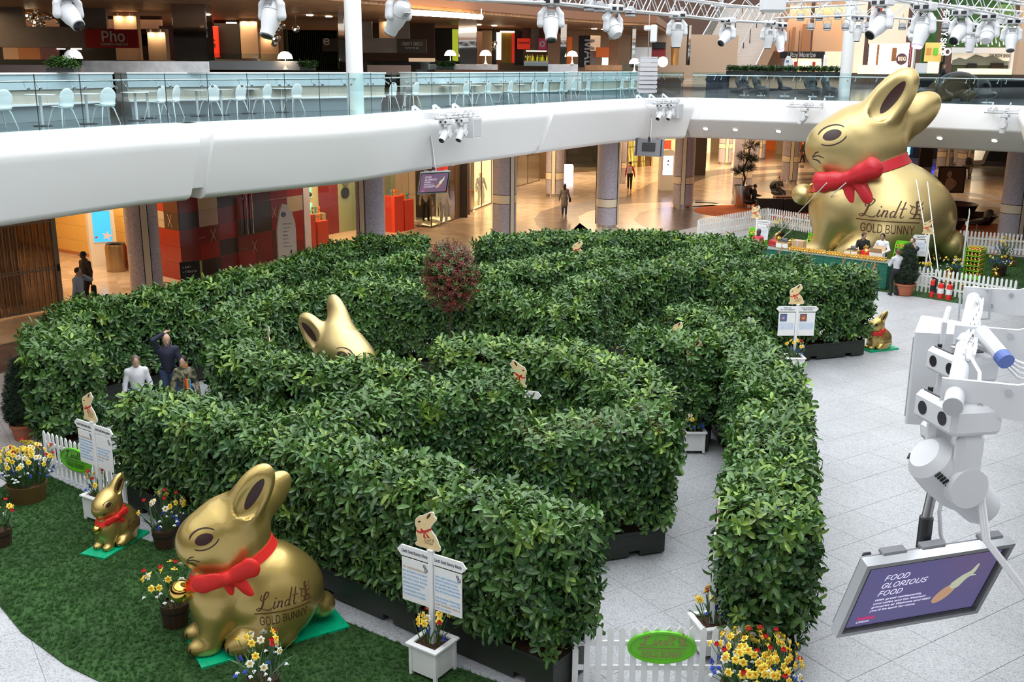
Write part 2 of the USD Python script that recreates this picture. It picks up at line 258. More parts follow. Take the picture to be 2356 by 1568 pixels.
# gallery slab with its fascia: a profile swept along the atrium's edge
OUT = WORLD.difference(ATR.buffer(.02))
cl = tag(UsdGeom.Xform.Define(stage, '/World/ceiling_lower').GetPrim(), 'gallery slab: soffit below, dark polished gallery floor above', kind='structure')
struct('slab', MB().prism(WORLD.difference(ATR.buffer(.9)), 4.45, 6.30), 'plaster', cl)
struct('gallery_floor', MB().prism(OUT, 6.30, 6.4), 'floor_dark', cl)
def offset_pts(path, o, closed=False):
    p = arr(path); n = len(p); out = []
    for i in range(n):
        a = p[i - 1] if (i or closed) else p[i]; b = p[(i + 1) % n] if (i < n - 1 or closed) else p[i]
        e1, e2 = (unit(p[i] - a) if np.any(p[i] != a) else None), (unit(b - p[i]) if np.any(b != p[i]) else None)
        e1 = e2 if e1 is None else e1; e2 = e1 if e2 is None else e2
        n1, n2 = np.array([e1[1], -e1[0]]), np.array([e2[1], -e2[0]]); m = unit(n1 + n2); out.append(p[i] + m * o / max(.5, m @ n1))
    return np.array(out)
def sweep(path, prof, mat_name, name, parent, shrink=0):
    """prof: (offset towards the atrium, z) pairs; closed section swept along the plan path."""
    rows = [np.c_[offset_pts(path, o), np.full(len(path), z)] for o, z in prof]
    k, n = len(rows), len(path); v = np.vstack(rows); f = []
    for a in range(k):
        b = (a + 1) % k
        for i in range(n - 1): f += [[a * n + i, b * n + i, b * n + i + 1], [a * n + i, b * n + i + 1, a * n + i + 1]]
    for i in range(1, k - 1): f += [[0, i * n, (i + 1) * n][::-1], [n - 1, i * n + n - 1, (i + 1) * n + n - 1]]
    m = trimesh.Trimesh(v, np.array(f), process=False)
    if m.volume < 0: m.invert()
    return struct(name, (m.vertices, m.faces), mat_name, parent, smooth=32)
PROF_L = [(-.3, 6.41), (.30, 6.41), (.44, 6.385), (.56, 6.30), (.645, 6.18), (.68, 6.05), (.67, 5.93), (.62, 5.8), (.16, 4.62), (.06, 4.5), (-.1, 4.44), (-.9, 4.44), (-.9, 6.3), (-.3, 6.3)]
PROF_R = [(-.3, 6.41), (.36, 6.41), (.46, 6.38), (.50, 6.3), (.50, 5.45), (.47, 5.38), (.40, 5.32), (-.75, 4.52), (-.9, 4.44), (-1.5, 4.44), (-1.5, 6.3), (-.3, 6.3)]
fas = tag(UsdGeom.Xform.Define(stage, '/World/trim_1').GetPrim(), 'white rounded fascia of the gallery edge around the atrium', kind='structure')
def cut(path, gaps): return path
def along(path, d):
    p = arr(path); s = np.r_[0, np.cumsum(np.linalg.norm(np.diff(p, axis=0), axis=1))]; return np.array([np.interp(d, s, p[:, k]) for k in range(2)])
def sub(path, d0, d1):
    p = arr(path); s = np.r_[0, np.cumsum(np.linalg.norm(np.diff(p, axis=0), axis=1))]
    return np.vstack([along(path, d0)] + [p[i] for i in range(len(p)) if d0 + .05 < s[i] < d1 - .05] + [along(path, d1)])
def dist_to(path, q):
    p = arr(path); ds = np.linspace(0, np.sum(np.linalg.norm(np.diff(p, axis=0), axis=1)), 4000); pts = np.array([along(path, d) for d in ds]); return ds[np.argmin(np.linalg.norm(pts - q, axis=1))]
LEFT = EDGE[:13]; RIGHTF = EDGE[12:17]; NEAR = EDGE[16:] + EDGE[:1]
LL = np.sum(np.linalg.norm(np.diff(arr(LEFT), axis=0), axis=1))
dj = [dist_to(LEFT, arr((-8.29, 26.82, 6.4)[:2])), dist_to(LEFT, arr((1.37, 41.61, 6.4)[:2]))]
cuts = [0] + dj + [LL - .15]
for i in range(3):
    a, b = cuts[i] + (.22 if i else 0), cuts[i + 1] - (.22 if i < 2 else 0)
    sweep(sub(LEFT, a, b), PROF_L, 'fascia', 'fascia_section', fas)
PROF_J = [(-.3, 6.40), (.28, 6.40), (.42, 6.33), (.50, 6.2), (.52, 6.05), (.46, 5.8), (.05, 4.75), (-.9, 4.5), (-.9, 6.3), (-.3, 6.3)]
for d in dj: sweep(sub(LEFT, d - .24, d + .24), PROF_J, 'fascia', 'fascia_joint', fas)
LR = np.sum(np.linalg.norm(np.diff(arr(RIGHTF), axis=0), axis=1))
sweep(sub(RIGHTF, .75, LR - .3), PROF_R, 'fascia', 'fascia_section', fas); sweep(sub(RIGHTF, .0, .8), [(o - .12 if o > 0 else o, z) for o, z in PROF_R], 'fascia', 'fascia_joint', fas)
sweep(NEAR, PROF_L, 'fascia', 'fascia_section', fas)

# upper ceiling in wood slats over the galleries, open above the atrium; outer walls
pm('wood', (.52, .25, .11), .45, noise=(2.5, .2)); pm('wood_dark', (.24, .10, .045), .5); pm('wall_dark', (.05, .04, .038), .6); pm('wall_brown', (.13, .07, .05), .6)
HOLE = unary_union([ATR.buffer(2.2), Polygon([(6, 48), (24, 44), (60, 60), (60, 104), (14, 104), (12, 78)])])
cu = tag(UsdGeom.Xform.Define(stage, '/World/ceiling_upper').GetPrim(), 'wood slatted ceiling above the upper gallery', kind='structure')
struct('ceiling_board', MB().prism(WORLD.difference(HOLE), 9.95, 10.3), 'wood_dark', cu)
nsl = 0; stf = MB()
for k in range(420):
    y = 20 + k * .17
    L = LineString([(-40, y - 20), (30, y + 20)]).intersection(WORLD.difference(HOLE.buffer(.1)))
    for g in getattr(L, 'geoms', [L]):
        if g.is_empty or g.length < 1: continue
        (xa, ya), (xb, yb) = g.coords[0], g.coords[-1]
        if ya > 85 or xb < -35: continue
        M = frame((xa, ya, 9.9), (xb - xa, yb - ya, 0), (-(yb - ya), xb - xa, 0)); bx = MB().box((0, -.05, -.06), (g.length, .05, .05), M=M)
        if nsl < 300: struct('slat', bx, 'wood', cu); nsl += 1
        else: stf.add(bx.V, bx.F)
if stf.n: tag(obj('slat_field', stf, 'wood', cu), kind='stuff')
struct('wall_back', MB().box((-48, 103, 0), (62, 104, 16)), 'wall_brown'); struct('wall_left', MB().box((-48, -16, 0), (-47, 103, 10)), 'wall_brown'); struct('wall_right', MB().box((61, -16, 0), (62, 103, 16)), 'plaster'); struct('wall_near', MB().box((-47, -16, 0), (61, -15, 16)), 'plaster')

# clad columns of the ground floor
def column(p, r=.55, band=None, label=None, top=4.43, strip=0.):
    t = thing('clad_column', label, 'column', (p[0], p[1], 0), 0, kind='thing')
    zs = [.16, 1.45, 2.75, top] if band is None else [.16, band - .2]
    part('base_ring', MB().lathe([(0, 0), (r * .93, 0), (r * .93, .16), (0, .16)], 32), 'steel', t, smooth=30)
    def drum(z0, z1, mat='column_stone', name='drum', rr=r): part(name, MB().lathe([(0, z0), (rr - .01, z0), (rr, z0 + .012), (rr, z1 - .012), (rr - .01, z1), (0, z1)], 36), mat, t, smooth=30)
    if band is not None:
        drum(.16, band - .02); drum(band, band + .4, 'cream', 'band', r + .004); drum(band - .02, band, 'black', 'band_line', r + .006); drum(band + .4, band + .42, 'black', 'band_line', r + .006); zs = [band + .42, band + 1.7, top]
    for a, b in zip(zs[:-1], zs[1:]): drum(a, b)
    for k, sgn in enumerate((1, -1)):
        M = rotz(strip + (0 if sgn > 0 else math.pi)); part('strip', MB().box((r - .03, -.11, .16), (r + .02, .11, top), .01, M=M), 'cream', t); 
        for s in (-.12, .12): part('joint_line', MB().box((r - .03, s - .012, .16), (r + .018, s + .012, top), M=M), 'joint', t)
sv = -math.pi / 2
column((-12.92, 35.53, 0.0), .55, None, 'lilac stone column standing beside the steel litter bin and the red patterned window', strip=sv + .5)
column((-5.6, 40.2), .57, None, 'lilac stone column in front of the toy shop window', strip=sv - .45)
column((-0.41, 49.01, 0.0), .57, 1.55, 'lilac stone column right of the dress shop window behind the hedge', strip=sv + .7)
column((2.6, 64.48, -0.0), .57, 1.05, 'lilac stone column just behind the woman in the grey coat', strip=sv - .2)
column((4.74, 51.73, 0.0), .55, 1.05, 'foremost lilac column standing on the pale floor circle', strip=sv + 1.2)
column((7.28, 71.9, 0.0), .57, 1.05, 'lilac stone column beside the walker with the rucksack', strip=sv + .05)
column((9.87, 59.78, 0.0), .58, 1.35, 'lilac stone column right of the white touch screen kiosk', strip=sv - .2)
column((14.35, 64.74, 0.0), .58, 1.2, 'lilac stone column behind the silver pot and the bonsai tree', strip=sv + .05)
column((17.75, 87.01, 0.0), .57, 1.3, 'distant lilac column beside the far serving counter', strip=sv)
column((21.68, 91.86, 0.0), .57, 1.3, 'farthest lilac column half hidden behind the bonsai column', strip=sv)
column((19.71, 73.84, 0.0), .58, 1.4, 'lilac column with a pale ring on the floor left of the giant rabbit', strip=sv - .1)
column((23.99, 49.09, 0.0), .62, 1.25, 'big lilac column at the right edge behind the picket fence', strip=sv + .25)
column((33.48, 80.64, 0.0), .58, 1.25, 'lilac column behind the group of walkers right of the giant rabbit', strip=sv)
column((34.55, 79.41, 0.0), .58, 1.25, 'brownish shaded column beside the glowing white arch', strip=sv)

# ---------------------------------------------------------------- the hedges: planted troughs
def leaf_vf(L, W, bend):
    t = np.array([0, .22, .55, .85, 1.0]); w = np.array([.10, .66, 1., .80, .10]) * W / 2
    v = []; f = []
    for a, b in zip(t, w):
        z = -bend * a * a * L; v += [(a * L, -b, z + b * .35), (a * L, 0, z), (a * L, b, z + b * .35)]
    for i in range(4):
        o = 3 * i; f += [[o, o + 1, o + 4], [o, o + 4, o + 3], [o + 1, o + 2, o + 5], [o + 1, o + 5, o + 4]]
    return arr(v), np.array(f)
def rot_to(d, roll):
    d = unit(d); a = unit(np.cross((0, 0, 1) if abs(d[2]) < .95 else (1, 0, 0), d)); b = np.cross(d, a); c, s = math.cos(roll), math.sin(roll)
    return np.stack([d, a * c + b * s, -a * s + b * c], 1)
def sprig_mesh(rng, n=9, L=.115, W=.042, H=.20):
    m = MB()
    for k in range(n):
        t = .25 + .75 * k / (n - 1); az = k * 2.4 + rng.random() * .5; el = .15 + .9 * (k / n) ** 1.5 + rng.uniform(-.15, .15)
        d = (math.cos(az) * math.cos(el), math.sin(az) * math.cos(el), math.sin(el)); v, f = leaf_vf(L * rng.uniform(.75, 1.15), W * rng.uniform(.85, 1.15), rng.uniform(.1, .45))
        m.add(v @ rot_to(d, 0).T + [0, 0, t * H], f)
    m.cyl((0, 0, -.1), (0, 0, H), .005, .003, 4)
    return m
cls = stage.CreateClassPrim('/World/sprig_source')
SPR = {}
for key, mats in dict(laurel=['leaf_dark', 'leaf_dark', 'leaf_mid', 'leaf_dark', 'leaf_mid', 'leaf_mid'], lime=['leaf_lime', 'leaf_mid', 'leaf_lime'], tip=['leaf_tip', 'leaf_tip'], yew=['leaf_yew', 'leaf_yew'], red=['leaf_red', 'leaf_red', 'leaf_mid']).items():
    SPR[key] = []
    for k, mt in enumerate(mats):
        n, L, W, H = dict(laurel=(9, .138, .062, .2), lime=(9, .145, .062, .21), tip=(7, .05, .014, .12), yew=(16, .06, .012, .16), red=(8, .08, .032, .15))[key]
        pth = f'/World/sprig_source/{key}_{k}'; usdkit.mesh(stage, pth, (lambda q: (q.V, q.F))(sprig_mesh(R, n, L, W, H)), MAT(mt), smooth=False); SPR[key].append(pth)
def quat_from(d, roll, NRg):
    """rotation taking +z to d (n x 3) with a roll about it, as w x y z"""
    d = d / np.linalg.norm(d, axis=1, keepdims=True); w = 1 + d[:, 2]; x, y = -d[:, 1], d[:, 0]; q = np.stack([w, x, y, 0 * x], 1); q[w < 1e-4] = (0, 1, 0, 0); q /= np.linalg.norm(q, axis=1, keepdims=True)
    c, s = np.cos(roll / 2), np.sin(roll / 2)
    return np.stack([q[:, 0] * c - q[:, 3] * s, q[:, 1] * c + q[:, 2] * s, q[:, 2] * c - q[:, 1] * s, q[:, 3] * c + q[:, 0] * s], 1)
def scatter(name, parent, kinds, pos, dirs, idx, sc, rng):
    p = path_for(name, parent); pi = UsdGeom.PointInstancer.Define(stage, p); paths = []
    for k, src in enumerate(kinds):
        x = stage.DefinePrim(f'{p}/sprig_{k:03d}', 'Mesh'); x.GetReferences().AddInternalReference(src); paths.append(x.GetPath())
    pi.CreatePrototypesRel().SetTargets(paths); pi.CreateProtoIndicesAttr(Vt.IntArray.FromNumpy(idx.astype(np.int32))); pi.CreatePositionsAttr(Vt.Vec3fArray.FromNumpy(pos.astype(np.float32)))
    q = quat_from(dirs, rng.uniform(0, 6.28, len(pos)), rng); pi.CreateOrientationsAttr(Vt.QuathArray([Gf.Quath(float(a), float(b), float(c), float(d)) for a, b, c, d in q])); pi.CreateScalesAttr(Vt.Vec3fArray.FromNumpy(np.repeat(sc[:, None], 3, 1).astype(np.float32)))
    return tag(pi.GetPrim(), kind='stuff')
def trough(p0, p1, label, group=None, width=.84, hw=1.0, z1=2.36, ends=(False, False), lime=.06, tip=.06, dens=92, seed=0, gap=.03, leaves=0):
    p0, p1 = arr(p0[:2]), arr(p1[:2]); d = p1 - p0; L = np.linalg.norm(d); a = math.atan2(d[1], d[0]); c = (p0 + p1) / 2; rng = np.random.default_rng(seed + 100)
    t = thing('planted_trough', label, 'hedge', (c[0], c[1], 0), a, group); h = L / 2 - gap; w = width / 2
    side = Polygon([(-h, .03), (-h * .62, .03), (-h * .62, .12), (-h * .62 + .2, .12), (-h * .62 + .2, .03), (h * .62 - .2, .03), (h * .62 - .2, .12), (h * .62, .12), (h * .62, .03), (h, .03), (h, .40), (-h, .40)])
    M = frame((0, w, 0), (1, 0, 0), (0, 0, 1)); part('planter_box', MB().prism(side, 0, width, M=M), 'planter', t)
    rim = MB().box((-h, -w, .40), (h, -w + .03, .47), .004).box((-h, w - .03, .40), (h, w, .47), .004).box((-h, -w + .03, .40), (-h + .03, w - .03, .47), .004).box((h - .03, -w + .03, .40), (h, w - .03, .47), .004)
    part('planter_rim', rim, 'planter', t)
    for s in (-1, 1): part('foot', MB().box((s * h * .7 - .08, -w + .05, 0), (s * h * .7 + .08, w - .05, .03)), 'black', t)
    g = np.stack(np.meshgrid(np.linspace(-h + .03, h - .03, 14), np.linspace(-w + .03, w - .03, 6), indexing='ij'), -1).reshape(-1, 2)
    z = .41 + .035 * rng.random(len(g)); f = []
    for i in range(13):
        for j in range(5): q = i * 6 + j; f += [[q, q + 6, q + 7], [q, q + 7, q + 1]]
    part('bark_mulch', (np.c_[g, z], np.array(f)), 'mulch', t)
    sm = MB(); k = max(3, int(L / .42))
    for i in range(k):
        x = -h + .2 + (2 * h - .4) * (i + .5) / k
        for q in range(3): sm.tube([(x, rng.uniform(-.1, .1), .4), (x + rng.uniform(-.12, .12), rng.uniform(-.15, .15), 1.1), (x + rng.uniform(-.25, .25), rng.uniform(-.3, .3), 2.1)], [.016, .012, .006], 5)
    part('stems', sm, 'stem', t)
    # sprigs over the clipped faces
    H0, H1, hh, W = .54, z1 - .12, L / 2 + .0, hw / 2; ps, ds = [], []
    def face(n, fn): 
        if n > 0: p, dd = fn(n); ps.append(p); ds.append(dd)
    for s in (-1, 1): face(int(L * (H1 - H0) * dens), lambda n: (np.c_[rng.uniform(-hh, hh, n), s * (W - np.abs(rng.normal(0, .085, n)) - .04), H0 + (H1 - H0) * rng.random(n) ** .86], np.tile((0, s * .9, .45), (n, 1))))
    face(int(L * hw * dens * 1.15), lambda n: (np.c_[rng.uniform(-hh, hh, n), rng.uniform(-W, W, n) * .96, H1 - np.abs(rng.normal(0, .06, n))], np.tile((0, 0, 1.), (n, 1))))
    for e, s in zip(ends, (-1, 1)):
        if e: face(int(hw * (H1 - H0) * dens), lambda n: (np.c_[s * (hh - np.abs(rng.normal(0, .09, n)) - .02), rng.uniform(-W, W, n) * .95, H0 + (H1 - H0) * rng.random(n) ** .8], np.tile((s * .9, 0, .45), (n, 1))))
    face(int(L * hw * 55), lambda n: (np.c_[rng.uniform(-hh, hh, n), rng.uniform(-W, W, n) * .75, rng.uniform(H0 + .1, H1 - .1, n)], rng.normal(0, 1, (n, 3)) + (0, 0, .5)))
    pos, dr = np.vstack(ps), np.vstack(ds); n = len(pos)
    nz = meshkit.noise(np.c_[(pos[:, :2] + c) * 1.7, pos[:, 2] * 1.7], 3) - .5; pos[:, 1] += np.sign(pos[:, 1]) * nz * .16; pos[:, 2] += (pos[:, 2] > H1 - .25) * nz * .16
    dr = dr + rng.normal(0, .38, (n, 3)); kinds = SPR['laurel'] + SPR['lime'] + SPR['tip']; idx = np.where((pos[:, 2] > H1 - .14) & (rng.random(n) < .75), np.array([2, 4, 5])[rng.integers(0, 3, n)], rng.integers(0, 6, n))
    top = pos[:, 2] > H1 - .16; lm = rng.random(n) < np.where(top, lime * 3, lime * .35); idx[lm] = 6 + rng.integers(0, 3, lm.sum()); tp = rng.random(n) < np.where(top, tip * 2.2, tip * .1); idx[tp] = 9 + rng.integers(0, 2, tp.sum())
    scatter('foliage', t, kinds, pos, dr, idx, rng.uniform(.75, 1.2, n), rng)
    for k in range(leaves):
        u, q = rng.uniform(-hh, hh), rng.random(); s = 1 if (-math.sin(a) * -c[0] + math.cos(a) * -c[1]) > 0 else -1; o, nr = ((u, rng.uniform(-W, W), H1 + .10), (rng.normal(0, .5), rng.normal(0, .5), 1)) if q < .45 else ((u, s * (W + .05), rng.uniform(H0 + .1, H1)), (rng.normal(0, .4), s, rng.uniform(.1, .9)))
        v, f = leaf_vf(.14, .062, .3); d = np.cross(nr, rng.normal(0, 1, 3)); Rm = rot_to(d, 0); B = np.stack([unit(d), np.cross(unit(nr), unit(d)), unit(nr)], 1); part('leaf', (v @ B.T + o, f), ('leaf_mid', 'leaf_dark', 'leaf_lime')[int(rng.choice(3, p=[.6, .32, .08]))], t)
    return t
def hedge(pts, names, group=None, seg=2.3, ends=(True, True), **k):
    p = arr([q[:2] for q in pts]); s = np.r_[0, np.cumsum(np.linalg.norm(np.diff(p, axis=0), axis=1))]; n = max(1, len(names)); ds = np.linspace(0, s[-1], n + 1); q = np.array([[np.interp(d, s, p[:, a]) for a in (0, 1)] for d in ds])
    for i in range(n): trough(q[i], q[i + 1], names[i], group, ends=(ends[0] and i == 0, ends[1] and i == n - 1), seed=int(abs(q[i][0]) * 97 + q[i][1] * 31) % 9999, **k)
Z_ = 2.4
hedge([(-10.47, 22.91, 2.3), (-9.45, 23.91, 2.3), (-8.49, 25.16, 2.3), (-6.71, 27.84, 2.3), (-6.12, 29.69, 2.3), (-5.29, 32.59, 2.3)], ['back left outer hedge trough at the corner nearest the metal shutter', 'back left outer hedge trough behind the bald man in navy', 'back left outer hedge trough in front of the black floor sign', 'back left outer hedge trough below the red patterned window', 'back left outer hedge trough in front of the white information totem'])
hedge([(-5.06, 33.1, 2.3), (-2.93, 33.46, 2.3)], ['short hedge trough in front of the toy shop column, left of the red tree'])
hedge([(-10.11, 21.86, 2.3), (-8.88, 19.54, 2.3)], ['dark hedge trough at the far left entrance beside the potted cone shrub'], hw=1.12)
FA, FB = arr((-6.79, 17.74)), arr((.84, 11.96))
for k, (lb, z) in enumerate((('low left end of the front hedge behind the far left sign post', 2.12), ('front hedge trough behind the dark barrel pot and small gold rabbit', 2.24), ('front hedge trough behind the big gold rabbit', 2.3), ('near end of the front hedge with bare mulch next to the picket gate', 2.33))): trough(FA + (FB - FA) * k / 4, FA + (FB - FA) * (k + 1) / 4, lb, ends=(k == 0, k == 3), tip=.12, dens=100, hw=.95, z1=z, seed=k + 70, leaves=220)
hedge([(-6.23, 21.82, 2.3), (-6.24, 23.79, 2.3), (-5.38, 25.42, 2.3), (-4.28, 26.09, 2.3), (-2.25, 26.16, 2.3), (-0.68, 25.42, 2.3), (0.44, 24.48, 2.3), (1.53, 23.16, 2.3)], ['ring hedge trough right of the woman in the camouflage jacket', 'ring hedge trough left behind the hidden gold rabbit head', 'ring hedge trough directly behind the hidden gold rabbit head', 'ring hedge trough behind the red leaved tree trunk', 'ring hedge trough right of the red leaved tree', 'right hand end of the ring hedge, thin at the bottom'])
hedge([(-5.67, 20.05, 2.3), (-4.76, 19.01, 2.3), (-3.92, 18.56, 2.3), (-3.09, 18.5, 2.3), (-1.89, 18.82, 2.3)], ['hedge trough in front of the small rabbit cutout near the camouflage jacket', 'hedge trough right in front of the hidden gold rabbit head'], lime=.1)
hedge([(-1.44, 20.07, 2.3), (-0.7, 20.34, 2.35), (0.2, 20.43, 2.35), (1.08, 20.14, 2.3), (1.83, 19.61, 2.3), (2.21, 18.35, 2.3), (2.36, 16.94, 2.3)], ['bright leafed hedge trough in front of the red tree trunk', 'inner hedge trough behind the right pointing arrow sign', 'inner hedge trough curving down left of the arrival sign'], lime=.14)
hedge([(0.16, 15.36, 2.3), (0.87, 15.78, 2.3), (1.61, 16.12, 2.3), (2.48, 16.14, 2.3)], ['straggly hedge trough with bare twigs and a black box end'], tip=.3, hw=1.15, leaves=160)
hedge([(-3.31, 15.65, 2.3), (-2.44, 16.71, 2.3), (-1.75, 17.38, 2.3), (0.02, 17.71, 2.3)], ['yellowish hedge trough joining the front hedge from behind', 'dark sided hedge trough with the arrow sign at its end'], tip=.15)
hedge([(-4.59, 28.11, 2.3), (-3.79, 29.44, 2.3), (-2.58, 30.91, 2.3)], ['hedge trough left of the red leaved tree crown'])
hedge([(-0.99, 33.2, 2.3), (-0.14, 33.93, 2.3), (1.18, 34.35, 2.3), (3.25, 34.63, 2.3), (5.8, 34.84, 2.3)], ['back row hedge trough right of the red tree crown', 'back row hedge trough behind the small cutout with a red bow', 'back row hedge trough in front of the columns, third along'])
hedge([(6.13, 34.13, 2.3), (7.27, 34.0, 2.3), (7.83, 32.67, 2.3)], ['back row hedge trough beside the woman in red'])
hedge([(4.82, 30.27, 2.3), (5.97, 31.64, 2.3), (7.09, 32.48, 2.3)], ['hedge trough just in front of the back row near the woman in red'])
hedge([(-0.83, 27.82, 2.3), (0.13, 28.6, 2.3), (1.1, 29.84, 2.3), (2.23, 30.45, 2.3), (3.49, 31.23, 2.3)], ['middle hedge trough touching the red tree crown on its right', 'middle hedge trough with the small rabbit cutout behind it'])
hedge([(1.44, 25.24, 2.3), (2.66, 27.95, 2.3), (4.77, 29.1, 2.3), (6.65, 29.71, 2.3), (8.72, 30.28, 2.3)], ['yellow tinged hedge trough beside the narrow maze path', 'long middle hedge trough behind the arrival sign', 'long middle hedge trough left of the green shop counter', 'right hand end of the long middle hedge by the shop counter'], tip=.12)
hedge([(5.7, 26.89, 2.3), (6.87, 27.39, 2.3), (8.47, 28.04, 2.3), (9.88, 28.47, 2.3)], ['right hedge trough behind the thank you sign', 'right hedge trough with grey green box ending at the gold rabbit'])
hedge([(3.96, 23.89, 2.3), (4.49, 23.82, 2.3), (4.82, 22.71, 2.3), (5.01, 20.68, 2.3), (4.86, 18.56, 2.3), (4.53, 16.75, 2.3), (3.92, 14.49, 2.3), (3.69, 13.71, 2.3)], ['top end of the curved right hedge with yellow tips', 'curved right hedge trough left of the thank you sign planter', 'curved right hedge trough right of the arrival sign', 'curved right hedge trough above the bright end bush', 'curved right hedge trough behind the bright end bush'], tip=.15)
hedge([(2.63, 21.29, 2.3), (4.31, 20.84, 2.3)], ['short hedge trough behind the arrival sign, joining the curved hedge'])
hedge([(3.62, 13.35, 2.3), (3.35, 12.04, 2.3)], ['bright end bush of the curved right hedge with bare stems'], lime=.16, hw=.98, leaves=160)

# ---------------------------------------------------------------- sculpting: smooth unions of round shapes on a grid
class Clay:
    def __init__(s, lo, hi, h):
        s.o = arr(lo); s.h = h; s.n = np.ceil((arr(hi) - lo) / h).astype(int) + 1; s.v = np.full(s.n, 9.0, np.float32)
    def _blk(s, lo, hi):
        i0 = np.maximum(0, np.floor((arr(lo) - s.o) / s.h).astype(int)); i1 = np.minimum(s.n, np.ceil((arr(hi) - s.o) / s.h).astype(int) + 1)
        if np.any(i1 <= i0): return None, None
        g = np.stack(np.meshgrid(*[s.o[k] + s.h * np.arange(i0[k], i1[k]) for k in range(3)], indexing='ij'), -1); return tuple(slice(a, b) for a, b in zip(i0, i1)), g
    def _mix(s, sl, d, k, cut):
        a = s.v[sl]
        if cut: d = -d; hh = np.maximum(k - np.abs(a - d), 0) / k; s.v[sl] = np.maximum(a, d) + hh * hh * k / 4
        else: hh = np.maximum(k - np.abs(a - d), 0) / k; s.v[sl] = np.minimum(a, d) - hh * hh * k / 4
        return s
    def cap(s, a, b, ra, rb=None, k=.02, cut=False):
        a, b = arr(a), arr(b); rb = ra if rb is None else rb; m = max(ra, rb) + k + 2 * s.h; sl, g = s._blk(np.minimum(a, b) - m, np.maximum(a, b) + m)
        if sl is None: return s
        d = b - a; t = np.clip((g - a) @ d / max(d @ d, 1e-9), 0, 1); return s._mix(sl, np.linalg.norm(g - a - t[..., None] * d, axis=-1) - (ra + (rb - ra) * t), k, cut)
    def ell(s, c, r, A=None, k=.02, cut=False):
        c, r = arr(c), arr(r); A = np.eye(3) if A is None else A; e = np.sqrt((A ** 2) @ r ** 2) + k + 2 * s.h; sl, g = s._blk(c - e, c + e)
        if sl is None: return s
        q = (g - c) @ A; k0 = np.linalg.norm(q / r, axis=-1); k1 = np.linalg.norm(q / r ** 2, axis=-1); return s._mix(sl, k0 * (k0 - 1) / np.maximum(k1, 1e-6), k, cut)
    def floor(s, z=0.): 
        g = s.o[2] + s.h * np.arange(s.n[2]); s.v = np.maximum(s.v, (z - g)[None, None, :].astype(np.float32)); return s
    def at(s, p):
        from scipy.ndimage import map_coordinates
        return map_coordinates(s.v, ((arr(p) - s.o) / s.h).T, order=1, mode='nearest')
    def mesh(s):
        v = s.v; ins = v < 0; n = s.n
        c = sum(ins[a:n[0] - 1 + a, b:n[1] - 1 + b, d:n[2] - 1 + d].astype(np.int8) for a in (0, 1) for b in (0, 1) for d in (0, 1)); act = np.argwhere((c > 0) & (c < 8))
        idx = np.full(n - 1, -1); idx[tuple(act.T)] = np.arange(len(act)); acc = np.zeros((len(act), 3)); cnt = np.zeros(len(act))
        cor = [(a, b, d) for a in (0, 1) for b in (0, 1) for d in (0, 1)]
        for p in cor:
            for ax in range(3):
                if p[ax]: continue
                q = list(p); q[ax] = 1; va = v[tuple((act + p).T)]; vb = v[tuple((act + q).T)]; x = (va < 0) != (vb < 0); t = np.where(x, va / np.where(x, va - vb, 1), 0)
                acc += x[:, None] * (np.array(p) + t[:, None] * (np.array(q) - p)); cnt += x
        V = s.o + s.h * (act + acc / cnt[:, None]); F = []
        for ax in range(3):
            u, w = (ax + 1) % 3, (ax + 2) % 3; sl0 = [slice(1, n[k] - 1) for k in range(3)]; sl0[ax] = slice(0, n[ax] - 1); sl1 = list(sl0); sl1[ax] = slice(1, n[ax])
            e = np.argwhere(ins[tuple(sl0)] != ins[tuple(sl1)]); base = np.array([0 if k == ax else 1 for k in range(3)]); e = e + base
            du, dw = np.eye(3, dtype=int)[u], np.eye(3, dtype=int)[w]; q = [idx[tuple((e - a).T)] for a in (du * 0, du, du + dw, dw)]; flip = ins[tuple(e.T)]
            Q = np.stack(q, 1); Q = np.where(flip[:, None], Q, Q[:, ::-1]); F.append(Q)
        Q = np.vstack(F); Q = Q[(Q >= 0).all(1)]; return trimesh.Trimesh(V, np.vstack([Q[:, [0, 1, 2]], Q[:, [0, 2, 3]]]), process=False)
def axes3(d, roll=0): return rot_to(d, roll)

